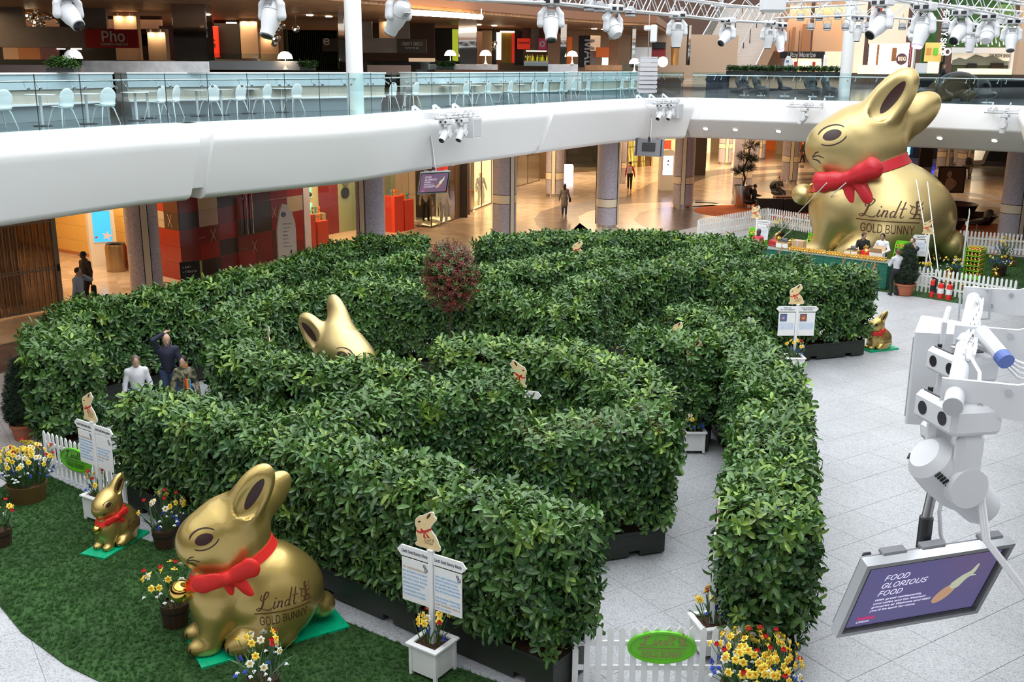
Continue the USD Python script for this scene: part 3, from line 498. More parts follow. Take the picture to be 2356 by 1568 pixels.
# ---------------------------------------------------------------- the sitting rabbit, one unit high, nose towards +x
def rabbit_clay(h, puffy=0.):
    c = Clay((-.50, -.30, -.03), (.47, .30, 1.05), h)
    c.ell((-.10, 0, .235), (.275, .215, .245), k=.05); c.ell((-.04, 0, .36), (.20, .175, .17), k=.08); c.ell((.165, 0, .27), (.165, .165, .225), k=.06)
    for s in (-1, 1): c.ell((-.10, s * .13, .20), (.19, .10, .17), axes3((.9, 0, .25)), k=.05)
    c.cap((.02, 0, .40), (.09, 0, .50), .155, .15, k=.06)
    c.ell((.13, 0, .635), (.225, .15, .155), axes3((.93, 0, -.22)), k=.07); c.ell((.245, 0, .565), (.115, .118, .115), k=.07); c.ell((.05, 0, .60), (.15, .14, .16), k=.07)
    c.cap((.10, 0, .70), (.02, .02, .78), .105, .075, k=.08)
    # ears: the left one upright, the right one leaning back
    for s, tip, base in ((1, (-.085, .09, .955), (.075, .055, .69)), (-1, (-.205, -.075, .835), (.0, -.05, .64))):
        tip, base = arr(tip), arr(base); d = unit(tip - base); A = axes3(d); nrm = unit(np.array([.1, s * 1., .1]) - d * (d @ np.array([.1, s * 1., .1]))); A = np.stack([d, np.cross(nrm, d), nrm], 1); L = np.linalg.norm(tip - base)
        c.ell(base + d * L * .56, (L * .57, .092, .060), A, k=.055); c.cap(base, base + d * L * .5, .07, .06, k=.06)
        c.ell(base + d * L * .60 + nrm * .062, (L * .44, .070, .030), A, k=.018, cut=True)
    for s in (-1, 1):
        c.cap((.20, s * .075, .20), (.245, s * .08, .05), .075, .062, k=.04); c.ell((.275, s * .08, .035), (.085, .06, .05), k=.03)
        c.cap((-.12, s * .165, .05), (.08, s * .16, .055), .06, .066, k=.05); c.ell((.09, s * .16, .045), (.095, .066, .056), k=.03)
        c.cap((-.05, s * .17, .14), (.06, s * .16, .07), .07, .06, k=.05)
    c.ell((-.365, 0, .10), (.07, .07, .075), k=.03)
    return c.floor(0.)
def rib_ring(clay, cen, u, v, nrm, half=.026, th=.006, n=72):
    m = []; ts = np.arange(n) * 2 * math.pi / n
    def rad(o):
        d = np.outer(np.cos(ts), u) + np.outer(np.sin(ts), v); rs = np.linspace(.05, .33, 90); P = cen + nrm * o + d[:, None] * rs[None, :, None]
        val = clay.at(P.reshape(-1, 3)).reshape(n, -1); k = np.argmax(val > 0, 1); k = np.where(k == 0, 40, k); r = rs[k] - val[np.arange(n), k]; return d, r
    rows = []
    for o, e in ((-half, -.004), (-half, th), (-half * .5, th + .003), (half * .5, th + .003), (half, th), (half, -.004)):
        d, r = rad(o); rows.append(cen + nrm * o + d * (r + e)[:, None])
    V = np.vstack(rows); F = []; i = np.arange(n); j = (i + 1) % n
    for a in range(6): b = (a + 1) % 6; F += [np.c_[a * n + i, a * n + j, b * n + j], np.c_[a * n + i, b * n + j, b * n + i]]
    tm = trimesh.Trimesh(V, np.vstack(F), process=False)
    if tm.volume < 0: tm.invert()
    return tm
def flat_mesh(poly, edge):
    out = MB()
    for g in getattr(poly, 'geoms', [poly]):
        if g.is_empty or g.area < 1e-8: continue
        v, f = trimesh.creation.triangulate_polygon(g, engine='earcut')
        v, f = trimesh.remesh.subdivide_to_size(np.c_[v, 0 * v[:, 0]], f, edge, max_iter=12)[:2]; out.add(v, f)
    return out
def on_side(clay, mesh, s=1, off=.004, start=.29):
    """drapes a flat x-z drawing on the flank (s = +1 left, -1 right); two sided so it stands proud like paint"""
    v = mesh.V; y = np.full(len(v), start)
    for _ in range(60):
        d = clay.at(np.c_[v[:, 0], s * y, v[:, 1]]); y = y - np.clip(d, -.02, .02) * .8
    V = np.c_[v[:, 0], s * (y + off), v[:, 1]]; W = np.c_[v[:, 0], s * (y - off), v[:, 1]]; f = mesh.F; 
    F = np.vstack([f, f[:, ::-1] + len(V)]); 
    e = np.sort(np.vstack([f[:, [0, 1]], f[:, [1, 2]], f[:, [2, 0]]]), axis=1); ed = np.vstack([f[:, [0, 1]], f[:, [1, 2]], f[:, [2, 0]]]); _, inv, cnt = np.unique(e, axis=0, return_inverse=True, return_counts=True); b = ed[cnt[inv.ravel()] == 1]
    F = np.vstack([F, np.c_[b[:, 0], b[:, 0] + len(V), b[:, 1]], np.c_[b[:, 1], b[:, 0] + len(V), b[:, 1] + len(V)]])
    if s > 0: F = F[:, ::-1]
    return (np.vstack([V, W]), F)
def stroke(pts, w, n=40):
    """brush stroke: Catmull-Rom through pts with width w (number or list)"""
    p = arr(pts); k = len(p); q = np.vstack([2 * p[0] - p[1], p, 2 * p[-1] - p[-2]]); ws = np.broadcast_to(w, k); out = []
    for i in range(k - 1):
        a, b, c, d = q[i:i + 4]
        for t in np.linspace(0, 1, 7)[:-1]:
            out.append(Point(*(.5 * (2 * b + (c - a) * t + (2 * a - 5 * b + 4 * c - d) * t * t + (3 * b - a - 3 * c + d) * t ** 3))).buffer((ws[i] * (1 - t) + ws[i + 1] * t) / 2, 5))
    out.append(Point(*p[-1]).buffer(ws[-1] / 2, 5)); return unary_union([unary_union([a, b]).convex_hull for a, b in zip(out[:-1], out[1:])])
def script_word():
    """the maker's name in slanted script, about 1 unit wide, capital 0.42 high, from strokes"""
    S = []
    S.append(stroke([(.10, .40), (.06, .30), (.12, .26), (.22, .34), (.27, .43), (.22, .46), (.16, .38), (.11, .20), (.05, .06), (-.02, .01), (-.06, .05), (.02, .08), (.14, .03), (.26, .02), (.33, .07)], [.012, .03, .012, .02, .03, .035, .04, .042, .038, .02, .014, .016, .02, .02, .01]))
    S.append(stroke([(.40, .20), (.355, .08), (.36, .04), (.40, .05), (.44, .10)], [.034, .034, .03, .016, .01])); S.append(Point(.43, .285).buffer(.02))
    S.append(stroke([(.50, .20), (.45, .05)], .034)); S.append(stroke([(.465, .11), (.53, .185), (.575, .19), (.575, .15), (.54, .06), (.55, .04), (.59, .06)], [.012, .016, .03, .034, .034, .026, .01]))
    S.append(stroke([(.76, .17), (.71, .195), (.655, .14), (.645, .06), (.68, .04), (.73, .09), (.77, .17)], [.014, .018, .032, .034, .02, .014, .014])); S.append(stroke([(.86, .44), (.77, .17), (.735, .06), (.75, .04), (.79, .07)], [.03, .036, .034, .026, .01]))
    S.append(stroke([(.965, .42), (.88, .12), (.875, .05), (.91, .04), (.95, .08)], [.03, .036, .034, .02, .01])); S.append(stroke([(.86, .255), (1.0, .265)], [.018, .014]))
    return unary_union(S).simplify(.002)
def crest():
    """heraldic little emblem beside the name: an upright beast of strokes"""
    S = [stroke([(0, .02), (.05, .14), (.06, .30), (.03, .42)], [.05, .06, .06, .03]), Point(.06, .43).buffer(.04), stroke([(.05, .32), (.16, .36), (.2, .44)], [.03, .025, .015]), stroke([(.06, .22), (.17, .24), (.2, .3)], [.03, .025, .015]), stroke([(.03, .12), (.14, .10), (.15, .0)], [.04, .03, .02]), stroke([(0, .1), (-.1, .16), (-.06, .28), (-.12, .36)], [.02, .022, .03, .015]), stroke([(.0, .3), (-.07, .33)], [.03, .01]), stroke([(-.1, .0), (.2, -.01)], .02)]
    return unary_union(S).simplify(.002)
def caps_poly(txt, h):
    v, f = text_vf(txt, h, 1.0); m = trimesh.Trimesh(v, f, process=False); up_ = m.face_normals[:, 2] > .5; mb = MB(); mb.add(np.c_[v[:, :2], 0 * v[:, 0]], f[up_]); return mb
def emblem_mesh(edge=.012, serif=True):
    """name, rule and capitals centred on the origin, about 1 wide; x to the right, y up"""
    mb = flat_mesh(unary_union([affinity.translate(affinity.scale(script_word(), .70, .70, origin=(0, 0)), -.42, .02), affinity.translate(affinity.scale(crest(), .62, .62, origin=(0, 0)), .40, .05), sbox(-.5, -.035, .5, -.018)]), edge / .32)
    t = caps_poly('GOLD BUNNY', .15); w = t.V[:, 0].max(); v, f = trimesh.remesh.subdivide_to_size(t.V * [.86 / w, 1, 1] - [.43, .235, 0], t.F, edge / .3, max_iter=10)[:2]; mb.add(v, f); return mb
EMB = emblem_mesh()
def almond(cx, cz, L, W, ang, n=26):
    t = np.linspace(0, math.pi, n); x = -L / 2 * np.cos(t); y = W / 2 * np.sin(t) ** 1.15; p = np.vstack([np.c_[x, y], np.c_[x[::-1], -y[::-1]][1:-1]]); c, s = math.cos(ang), math.sin(ang); return Polygon(np.c_[cx + p[:, 0] * c - p[:, 1] * s, cz + p[:, 0] * s + p[:, 1] * c])
def arc(cx, cz, rx, rz, a0, a1, ang=0, w=.006, n=12):
    t = np.linspace(a0, a1, n); c, s = math.cos(ang), math.sin(ang); x, y = rx * np.cos(t), rz * np.sin(t); return stroke(np.c_[cx + x * c - y * s, cz + x * s + y * c], [w * .5] + [w] * (n - 2) + [w * .5])
CL = rabbit_clay(.0085)
RAB = CL.mesh()
trimesh.smoothing.filter_taubin(RAB, iterations=6)
RC, RN = arr((.085, 0, .465)), unit((.36, 0, .93)); RU, RV = unit((.93, 0, -.36)), arr((0, 1., 0))
def rabbit(label, loc, face, h, mat='gold', group=None, text=(1,), bow='flat', name='gold_rabbit', cat='sculpture', ribbon='red_ribbon', bell=True, claws=True, stretch=1., tx=-.115):
    t = thing(name, label, cat, loc, math.atan2(face[1], face[0]), group); ssc(t, (h * stretch, h, h))
    def dec(nm, poly, m, s, off=.003, edge=.02, parent=t): part(nm, on_side(CL, flat_mesh(poly, edge) if not isinstance(poly, MB) else poly, s, off), m, parent)
    part('body', RAB, mat, t, smooth=True)
    for s in (1, -1):
        dec('eye', almond(.24, .655, .092, .052, -.38), 'choc', s); dec('eyelid', unary_union([arc(.24, .655, .072, .048, .5, 2.7, -.38), arc(.24, .655, .075, .05, 3.7, 5.7, -.38)]), 'choc', s, .002)
        dec('whiskers', unary_union([stroke([(.325, .535), (.30, .545), (.27, .535)], [.005, .006, .003]), stroke([(.325, .525), (.30, .52), (.285, .505)], [.005, .006, .003]), stroke([(.325, .54), (.31, .56), (.295, .565)], [.004, .006, .003])]), 'choc', s, .002)
        tip, base = ((-.085, .955), (.075, .69)) if s > 0 else ((-.205, .835), (.0, .64)); m_ = arr(base) + (arr(tip) - base) * .60; L = np.linalg.norm(arr(tip) - base)
        dec('inner_ear', almond(m_[0], m_[1], L * .60, .050, math.atan2(tip[1] - base[1], tip[0] - base[0])), 'choc', s, .004)
        if s in text: e = MB(); e.add(EMB.V * [-.29 * s, .29, 1] + [tx, .245, 0], EMB.F if s > 0 else EMB.F[:, ::-1]); e.v = [np.c_[x[:, 0] * 1, x[:, 1], x[:, 2]] for x in e.v]; dec('emblem_lettering', e if s > 0 else e, 'choc_text', s, .0022)
        if claws:
            for fx, fz, fy in ((.352, .035, .08), (.178, .045, .165)):
                for q in (-1, 0, 1):
                    a = fx - abs(q) * .012; part('claw', MB().ball((0, 0, 0), 1, 1).xf(trans(a, s * fy + q * .026, fz) @ np.diag([.012, .008, .02, 1.])), 'choc', t, smooth=True)
    rb = part('ribbon', rib_ring(CL, RC, RU, RV, RN), ribbon, t, smooth=40)
    th = 1.2; d = math.cos(th) * RU + math.sin(th) * RV; rs = np.linspace(.05, .3, 200); r = rs[np.argmax(CL.at(RC + rs[:, None] * d) > 0)]; o = RC + d * (r + .012); tg = -math.sin(th) * RU + math.cos(th) * RV
    A = np.eye(4); A[:3, 0], A[:3, 1], A[:3, 2], A[:3, 3] = tg * 1.4, unit(np.cross(d, tg)) * 1.4, d * 1.25, o
    b = MB(); puff = .03 if bow == 'puffy' else .012
    cl2 = Clay((-.15, -.17, -.06), (.15, .08, .07), .006)
    for s in (-1, 1): cl2.ell((s * .062, .006, .012), (.062, .036, puff), axes3((1, s * .12, 0)), k=.012); cl2.ell((s * .10, .012, .012), (.026, .04, puff), k=.02)
    cl2.ell((0, 0, .014), (.022, .026, .02), k=.012)
    for s, ex in ((-1, -.03), (1, .06)): cl2.cap((s * .01, -.01, .004), (ex, -.13, -.012), .014, .022, k=.01); cl2.ell((ex * .6, -.08, -.006), (.022, .065, .010 if bow == 'flat' else .022), axes3((ex * .5, -1, 0))[:, [1, 0, 2]], k=.012)
    part('bow', b.tri(cl2.mesh(), M=A), ribbon, rb, smooth=True)
    if bell:
        d = RU; r = rs[np.argmax(CL.at(RC + rs[:, None] * d) > 0)]; o = RC + d * (r + .055) - np.array([0, 0, .03]); bl = part('bell', MB().ball(o, .058, 3), 'gold_ball' if bow == 'flat' else 'gold_soft', t, smooth=True)
        part('bell_loop', MB().tube([o + (-.03, 0, .05), o + (-.045, 0, .06), o + (-.06, 0, .045)], .008), 'gold_ball', bl)
    return t
def base_plate(label, pts, group=None): return solo('base_plate', MB().prism(pts, .0, .05), 'plate_green', label, 'plinth', group)
def rect_at(c, face, L, W): f = unit(face); n = np.array([-f[1], f[0]]); c = arr(c); return [c + f * L / 2 + n * W / 2, c - f * L / 2 + n * W / 2, c - f * L / 2 - n * W / 2, c + f * L / 2 - n * W / 2]
rabbit('big gold rabbit with a red bow on the lawn in front of the hedge', (-3.62, 13.03, .05), (-.92, -.40), 2.66)
base_plate('green base board under the big gold rabbit', rect_at((-3.46, 13.1), (-.86, -.51), 2.12, .90))
rabbit('smaller gold rabbit with a little bell on the lawn by the far left sign', (-6.68, 15.95, .05), (-.34, -.94), 1.22)
base_plate('green base board under the smaller gold rabbit on the lawn', rect_at((-6.69, 15.9), (-.34, -.94), 1.10, .50))
rabbit('small gold rabbit standing on the tiles at the end of the right hedge', (10.62, 28.75, .05), (-.93, -.36), 1.12)
base_plate('green base board on the tiles at the end of the right hedge', rect_at((10.68, 28.76), (-.93, -.36), 1.0, .46))
rabbit('gold rabbit hidden behind the ring hedge with only head and ears showing', (-3.85, 21.3, .0), (.78, -.62), 3.1, mat='gold_soft', text=())
rabbit('giant inflatable gold rabbit towering behind the green shop counter', (15.36, 43.3, .0), (-.94, .34), 7.95, mat='gold_soft', stretch=1.06, tx=-.055, text=(1,), bow='puffy', ribbon='red_vinyl', name='inflatable_rabbit', cat='inflatable')

# ---------------------------------------------------------------- lawns
def lawn(name, label, poly, n, z=.018):
    t = tag(UsdGeom.Xform.Define(stage, '/World/' + name).GetPrim(), label, kind='structure'); struct('turf_base', MB().prism(poly, .0, z), 'turf', t)
    rng = np.random.default_rng(5); x0, y0, x1, y1 = poly.bounds; pts = rng.uniform((x0, y0), (x1, y1), (n * 2, 2)); from_ = __import__('shapely').contains_xy(poly, pts[:, 0], pts[:, 1]); pts = pts[from_][:n]
    if not stage.GetPrimAtPath('/World/sprig_source/tuft'):
        m = MB()
        for k in range(7):
            a = k * .9; d = np.array([math.cos(a), math.sin(a), 0]); o = d * .012; m.add([o - (.004 * d[1], -.004 * d[0], 0), o + (.004 * d[1], -.004 * d[0], 0), o + d * .012 + [0, 0, .026 + .008 * (k % 3)]], [[0, 1, 2]])
        usdkit.mesh(stage, '/World/sprig_source/tuft', (m.V, m.F), MAT('turf_blade'))
    k = len(pts); scatter('grass_blades', t, ['/World/sprig_source/tuft'], np.c_[pts, np.full(k, z)], np.tile((0, 0, 1.), (k, 1)) + rng.normal(0, .15, (k, 3)), np.zeros(k, int), rng.uniform(.8, 1.3, k), rng)
lawn('lawn_1', 'artificial lawn under the gold rabbits in front of the maze', Polygon([(-9.3, 19.0), (-9.8, 18.2), (-10.0, 17), (-9.5, 15.6), (-8.6, 14.6), (-7.65, 13.82, 0.0)[:2], (-6.99, 13.09, 0.0)[:2], (-6.02, 12.28, 0.0)[:2], (-5.41, 11.9, 0.0)[:2], (-4.4, 11.3), (-2, 10.6), (.2, 10.5), (.75, 11.15), (.15, 11.75), (-.9, 12.4), (-1.9, 13.1), (-3.3, 14.05), (-4.6, 15.0), (-5.8, 15.8), (-6.75, 16.35), (-7.0, 17.2)]), 26000)
lawn('lawn_2', 'artificial lawn of the fenced shop around the giant rabbit', Polygon([(9.4, 39.4), (13.9, 36.4), (16.6, 33.8), (17.2, 34.3), (22.6, 43.6), (19.8, 45.3), (13.2, 52.2)]), 14000)

# ---------------------------------------------------------------- flowers
def flower(kind, rng, s=1.):
    m = MB()
    if kind in ('daffodil', 'narcissus'):
        pc, tc = ((.88, .70, .10), (.85, .48, .02)) if kind == 'daffodil' else ((.82, .82, .76), (.75, .55, .10))
        for k in range(6):
            a = k * math.pi / 3; d = np.array([math.cos(a), math.sin(a), 0]); e = np.array([-d[1], d[0], 0]); r = .06 * s
            m.add([d * .01 * s, d * r * .55 + e * .024 * s + [0, 0, .006], d * r + [0, 0, .002], d * r * .55 - e * .024 * s + [0, 0, .006], d * r * .6 + [0, 0, .012 * s]], [[0, 1, 4], [1, 2, 4], [2, 3, 4], [3, 0, 4], [1, 0, 3], [1, 3, 2]], pc)
        m.lathe([(.0, .0), (.012 * s, .004), (.014 * s, .022 * s), (.02 * s, .032 * s), (.016 * s, .03 * s), (.008 * s, .012 * s), (0, .012)], 10, tc)
    elif kind == 'tulip':
        for k in range(6):
            a = k * math.pi / 3; d = np.array([math.cos(a), math.sin(a), 0]); e = np.array([-d[1], d[0], 0])
            m.add([[0, 0, 0], d * .028 * s + e * .018 * s + [0, 0, .03 * s], d * .02 * s + [0, 0, .07 * s], d * .028 * s - e * .018 * s + [0, 0, .03 * s], d * .036 * s + [0, 0, .03 * s]], [[0, 1, 4], [1, 2, 4], [2, 3, 4], [3, 0, 4], [1, 0, 3], [1, 3, 2]], (.55, .01, .015))
    else:
        c, n, hh = dict(muscari=((.03, .06, .45), 16, .07), cornflower=((.04, .09, .55), 12, .025), daisy=((.78, .78, .80), 9, .02))[kind]
        for k in range(n):
            a = k * 2.4; t = k / n; m.ball((math.cos(a) * .022 * s * (1.1 - t), math.sin(a) * .022 * s * (1.1 - t), hh * t * s), .012 * s, 0, c)
    return m
def posy(t, rng, spots, zs, h, spread, kinds, leaves=26, soil_r=.2, s=1.):
    """stems, strap leaves and flower heads as parts of the pot t"""
    fo = MB(); heads = []
    for k, kd in enumerate(kinds):
        a = rng.uniform(0, 6.28); q = math.sqrt(rng.uniform(0, 1)); b = np.array([math.cos(a) * q * soil_r * .8, math.sin(a) * q * soil_r * .8, zs]); hh = h * (dict(daffodil=1., narcissus=.95, tulip=1.05).get(kd, .45)) * rng.uniform(.75, 1.05) * (1 - .25 * q * q)
        tip = b + np.array([math.cos(a) * q * spread, math.sin(a) * q * spread, hh]); mid = (b + tip) / 2 + [0, 0, hh * .12]; fo.tube([b, mid, tip], [.006, .005, .004], 4, (.05, .13, .03)); heads.append((kd, tip, a, q))
    for k in range(leaves):
        a = rng.uniform(0, 6.28); q = math.sqrt(rng.uniform(0, 1)) * soil_r * .8; b = np.array([math.cos(a) * q, math.sin(a) * q, zs]); d = np.array([math.cos(a), math.sin(a), 0]); L = h * rng.uniform(.45, .85); v, f = leaf_vf(L, .028, rng.uniform(.2, .6)); fo.add(v @ rot_to(d * rng.uniform(.15, .5) + [0, 0, 1], rng.uniform(0, 6)).T + b, f, rng.choice([(.05, .12, .03), (.07, .15, .05), (.10, .16, .10)]))
    part('foliage', fo, 'tint', t, color=True)
    for kd, tip, a, q in heads:
        up_ = kd not in ('daffodil', 'narcissus'); d = (math.cos(a) * .3 * q, math.sin(a) * .3 * q, 1) if up_ else (math.cos(a) * (.4 + q) + rng.uniform(-.4, .4), math.sin(a) * (.4 + q) - .5, rng.uniform(.15, .8))
        M = np.eye(4); rr = rot_to(d, rng.uniform(0, 6)); M[:3, 0], M[:3, 1], M[:3, 2], M[:3, 3] = rr[:, 1], rr[:, 2], rr[:, 0], tip
        fm = flower(kd, rng, s); part(kd, fm.xf(M), 'tint', t, color=True)
pm('barrel', (.045, .022, .014), .5); pm('tub', (.10, .055, .015), .5)
DAF = lambda n, w, r, b, d=0: ['daffodil'] * n + ['narcissus'] * w + ['tulip'] * r + ['muscari'] * (b // 2) + ['cornflower'] * (b - b // 2) + ['daisy'] * d
def pot_flowers(label, p, r, h, kinds, fh, spread, seed, mat='barrel', oct_=True, leaves=30, s=1., group=None):
    t = thing('potted_flowers', label, 'flower pot', (p[0], p[1], .02), .3, group); n = 12 if oct_ else 32
    part('pot', MB().lathe([(0, 0), (r * .82, 0), (r, h), (r * .9, h), (r * .88, h - .04), (0, h - .04)], n), mat, t, smooth=False if oct_ else 40); part('soil', MB().lathe([(r * .89, h - .05), (r * .5, h - .025), (0, h - .02)], 16), 'mulch', t)
    if oct_: part('hoop', MB().lathe([(r * .95, h * .66), (r * .975, h * .66), (r * .985, h * .74), (r * .96, h * .74)], n), 'black', t)
    posy(t, np.random.default_rng(seed), None, h - .04, fh, spread, kinds, leaves, r, s); return t
pot_flowers('dark barrel pot of daffodils between the two gold rabbits on the lawn', (-5.81, 15.82, 0.0), .22, .33, DAF(9, 6, 4, 6, 10), .62, .22, 1)
pot_flowers('dark barrel pot of daffodils behind the gold bell of the big rabbit', (-4.85, 13.32, 0.0), .21, .36, DAF(10, 5, 3, 0, 18), .62, .24, 2)
pot_flowers('pot of white and yellow daffodils cut off below the big rabbit', (-3.17, 11.57, -0.0), .22, .3, DAF(7, 9, 3, 5, 12), .66, .20, 3)
pot_flowers('dark barrel pot with red flowers cut off at the left edge', (-8.6, 15.82, 0.0), .2, .3, DAF(3, 0, 8, 2, 2), .5, .16, 4)
pot_flowers('big brown tub of daffodils at the left end of the picket gate', (-8.99, 17.69, -0.0), .36, .34, DAF(66, 30, 10, 26, 50), .80, .22, 5, 'tub', False, 70, .95)
pot_flowers('big tub of daffodils at the right end of the green oval sign', (3.08, 11.35), .42, .36, DAF(84, 14, 12, 36, 40), .66, .26, 6, 'tub', False, 90, 1.05)

# ---------------------------------------------------------------- white planter boxes, some with daffodils
def planter_box(label, p, ang, kinds, seed, w=.46, h=.46, fh=.5):
    t = thing('planter_box', label, 'planter', (p[0], p[1], .02), ang); a = w / 2
    part('panels', MB().box((-a + .02, -a + .02, .05), (a - .02, -a + .04, h - .02)).box((-a + .02, a - .04, .05), (a - .02, a - .02, h - .02)).box((-a + .02, -a + .04, .05), (-a + .04, a - .04, h - .02)).box((a - .04, -a + .04, .05), (a - .02, a - .04, h - .02)), 'white', t)
    for sx in (-1, 1):
        for sy in (-1, 1): part('corner_post', MB().box((sx * a - .025 * (1 + sx) , sy * a - .025 * (1 + sy), 0), (sx * a + .025 * (1 - sx), sy * a + .025 * (1 - sy), h - .02), .005), 'white', t)
    b = a + .03; part('rim', MB().box((-b, -b, h - .02), (b, -a + .05, h + .015), .006).box((-b, a - .05, h - .02), (b, b, h + .015), .006).box((-b, -a + .05, h - .02), (-a + .05, a - .05, h + .015), .006).box((a - .05, -a + .05, h - .02), (b, a - .05, h + .015), .006), 'white', t)
    part('soil', MB().box((-a + .04, -a + .04, h - .12), (a - .04, a - .04, h - .03)), 'mulch', t)
    posy(t, np.random.default_rng(seed), None, h - .04, fh, .14, kinds, 16, .17, 1.0); return t
# ---------------------------------------------------------------- sign posts with rabbit cutouts
SIL = Polygon([(.35, .60), (.345, .66), (.315, .71), (.27, .765), (.22, .80), (.15, .83), (.09, .86), (.0, .92), (-.10, .975), (-.16, 1.0), (-.205, .985), (-.225, .95), (-.235, .90), (-.27, .88), (-.295, .85), (-.285, .80), (-.22, .72), (-.13, .60), (-.12, .54), (-.17, .47), (-.25, .40), (-.32, .30), (-.355, .20), (-.40, .14), (-.40, .05), (-.34, .0), (.32, .0), (.36, .03), (.34, .09), (.29, .13), (.30, .22), (.325, .30), (.32, .40), (.30, .46), (.34, .52)]).buffer(.02).buffer(-.03).buffer(.01)
pm('card_gold', (.75, .52, .22), .35, noise=(3, .35), col2=(.85, .68, .38)); pm('card_edge', (.85, .84, .82), .5); pm('print_red', (.5, .02, .02), .4); pm('print_blue', (.16, .42, .80), .6); pm('print_brown', (.42, .24, .14), .6); pm('print_grey', (.10, .10, .13), .6)
def cutout(t, M, s=.54, parent_name='rabbit_cutout', back_white=False):
    """flat printed board in the shape of a rabbit: x = nose direction, y = up, front towards +z of M"""
    S = M @ np.diag([s, s, 1, 1.])
    c = part(parent_name, MB().prism(SIL, -.012, .0, M=S), 'card_edge', t)
    part('print', MB().prism(SIL.buffer(-.012), .0, .0025, M=S), 'card_gold', c)
    e = MB().prism(almond(.215, .655, .085, .045, -.38), .002, .004, M=S).prism(almond(-.07, .87, .20, .06, math.atan2(.27, -.19)), .002, .004, M=S)
    part('printed_eye_and_ear', e, 'choc', c)
    rib = unary_union([stroke([(.30, .40), (.20, .375), (.08, .43), (-.06, .50), (-.13, .54)], .045), Polygon([(.06, .44), (.18, .40), (.17, .50)]), Polygon([(.06, .44), (-.07, .54), (-.05, .43)]), Polygon([(.06, .43), (.09, .43), (.10, .27), (.04, .25)]), Polygon([(.04, .43), (.07, .43), (-.04, .28), (-.10, .31)])]); part('printed_bow', MB().prism(rib, .002, .0045, M=S), 'print_red', c)
    lt = MB(); lt.add(EMB.V[:, :2] @ np.diag([-.30, .30]) @ np.eye(2, 3) + [-.06, .20, .004], EMB.F, M=S); part('printed_name', lt, 'choc_text', c)
    return c
def arrow_sign(label, p, adir, arms, mat_h=1.86, cut=True, face=1, flip=False, cut_ang=0., post_z=.0):
    """adir: unit plan direction of the right hand arm seen from the camera; arms: list of (side, lines, poster)"""
    a = unit(adir); t = thing('sign_post', label, 'sign', (p[0], p[1], 0), math.atan2(a[1], a[0])); zt = mat_h
    part('post', MB().box((-.035, -.035, post_z), (.035, .035, zt), .004).box((-.045, -.045, zt), (.045, .045, zt + .015), .004), 'white', t)
    for side, lines, poster in arms:
        s = side; L = .56; pl = Polygon([(s * .035, zt - .19), (s * (L - .07), zt - .19), (s * L, zt - .115), (s * (L - .07), zt - .04), (s * .035, zt - .04)]); F = frame((0, 0, 0), (1, 0, 0), (0, 0, 1))
        arm = part('arrow_arm', MB().prism(pl, -.012, .012, M=F), 'white', t)
        n = len(lines)
        for k, tx in enumerate(lines):
            hh = .042 if n == 1 else .032; part('lettering', MB().text(tx, hh, frame((s * .27, -.013 if True else 0, zt - .135 if n == 1 else zt - .098 - k * .048), (1, 0, 0), (0, 0, 1)) if face > 0 else frame((s * .27, .013, zt - .135), (-1, 0, 0), (0, 0, 1)), .002, True, 'c', width=min(.43, len(tx) * .0235)), 'print_grey', arm)
        if poster:
            ps = part('poster_board', MB().box((s * .045 if s > 0 else -.485, -.008, zt - .84), (.485 if s > 0 else -.045, .008, zt - .215), .002), 'white', t); xo = .06 if s > 0 else -.47
            for q in (.1, .34): part('hook', MB().tube([(xo + q, 0, zt - .22), (xo + q, .0, zt - .185)], .004, 5), 'steel', ps)
            if poster[0] == 'text':
                bl, br = MB(), MB()
                for k, (tx, c) in enumerate(poster[1]):
                    if tx: (br if c else bl).text(tx, .030, frame((xo, -.0085, zt - .36 - k * (.50 / max(9, len(poster[1])))), (1, 0, 0), (0, 0, 1)), .0015, False, 'l', width=min(.40, len(tx) * .0165))
                part('poster_text', bl, 'print_blue', ps)
                if br.n: part('poster_text', br, 'print_brown', ps)
                part('poster_mark', MB().prism(unary_union([Point(.36, 0).buffer(.022).difference(Point(.36, 0).buffer(.014)), Point(.385, -.045).buffer(.028).difference(Point(.385, -.045).buffer(.018)), stroke([(.34, .02), (.37, -.02), (.40, -.07)], .008)]), 0, .0015, M=frame((xo, -.0085, zt - .265), (1, 0, 0), (0, 0, 1))), 'print_grey', ps)
            else:
                fr = frame((xo, -.0085, zt - .62), (1, 0, 0), (0, 0, 1)); part('picture_frame', MB().prism(sbox(.02, .17, .20, .37).difference(sbox(.045, .195, .175, .345)), 0, .004, M=fr), 'print_grey', ps); part('picture', MB().prism(sbox(.045, .195, .175, .345), 0, .002, M=fr), poster[1], ps)
                part('picture_sun', MB().prism(Point(.11, .26).buffer(.03), .002, .003, M=fr), poster[2], ps); bl = MB()
                for k in range(6): bl.text(poster[3][k], .022, frame((xo + .01, -.0085, zt - .63 - k * .034 + .13), (1, 0, 0), (0, 0, 1)), .0015, False, 'l', width=.38)
                part('poster_text', bl, 'print_blue', ps)
    if cut:
        M = rotz(cut_ang) @ frame((0 if not flip else .0, 0, zt + .012), (-1, 0, 0), (0, 0, 1)); M[:3, 2] *= 1
        A = frame((0, 0, zt + .012), (1, 0, 0), (0, 0, 1)) @ (np.diag([-1, 1, 1, 1.]) if not flip else np.eye(4)); A = rotz(cut_ang) @ A @ trans(.06, 0, .012) ; cutout(t, A)
    return t
T1 = [('The Lindt Gold Bunny and', 1), ('the Lindt Master Chocolatiers', 0), ('are on a mission to raise', 0), ('£50,000 to assist with the', 0), ('upkeep and maintenance', 0), ('of patient family', 0), ('accommodation of Great', 0), ('Ormond Street Hospital.', 0)]
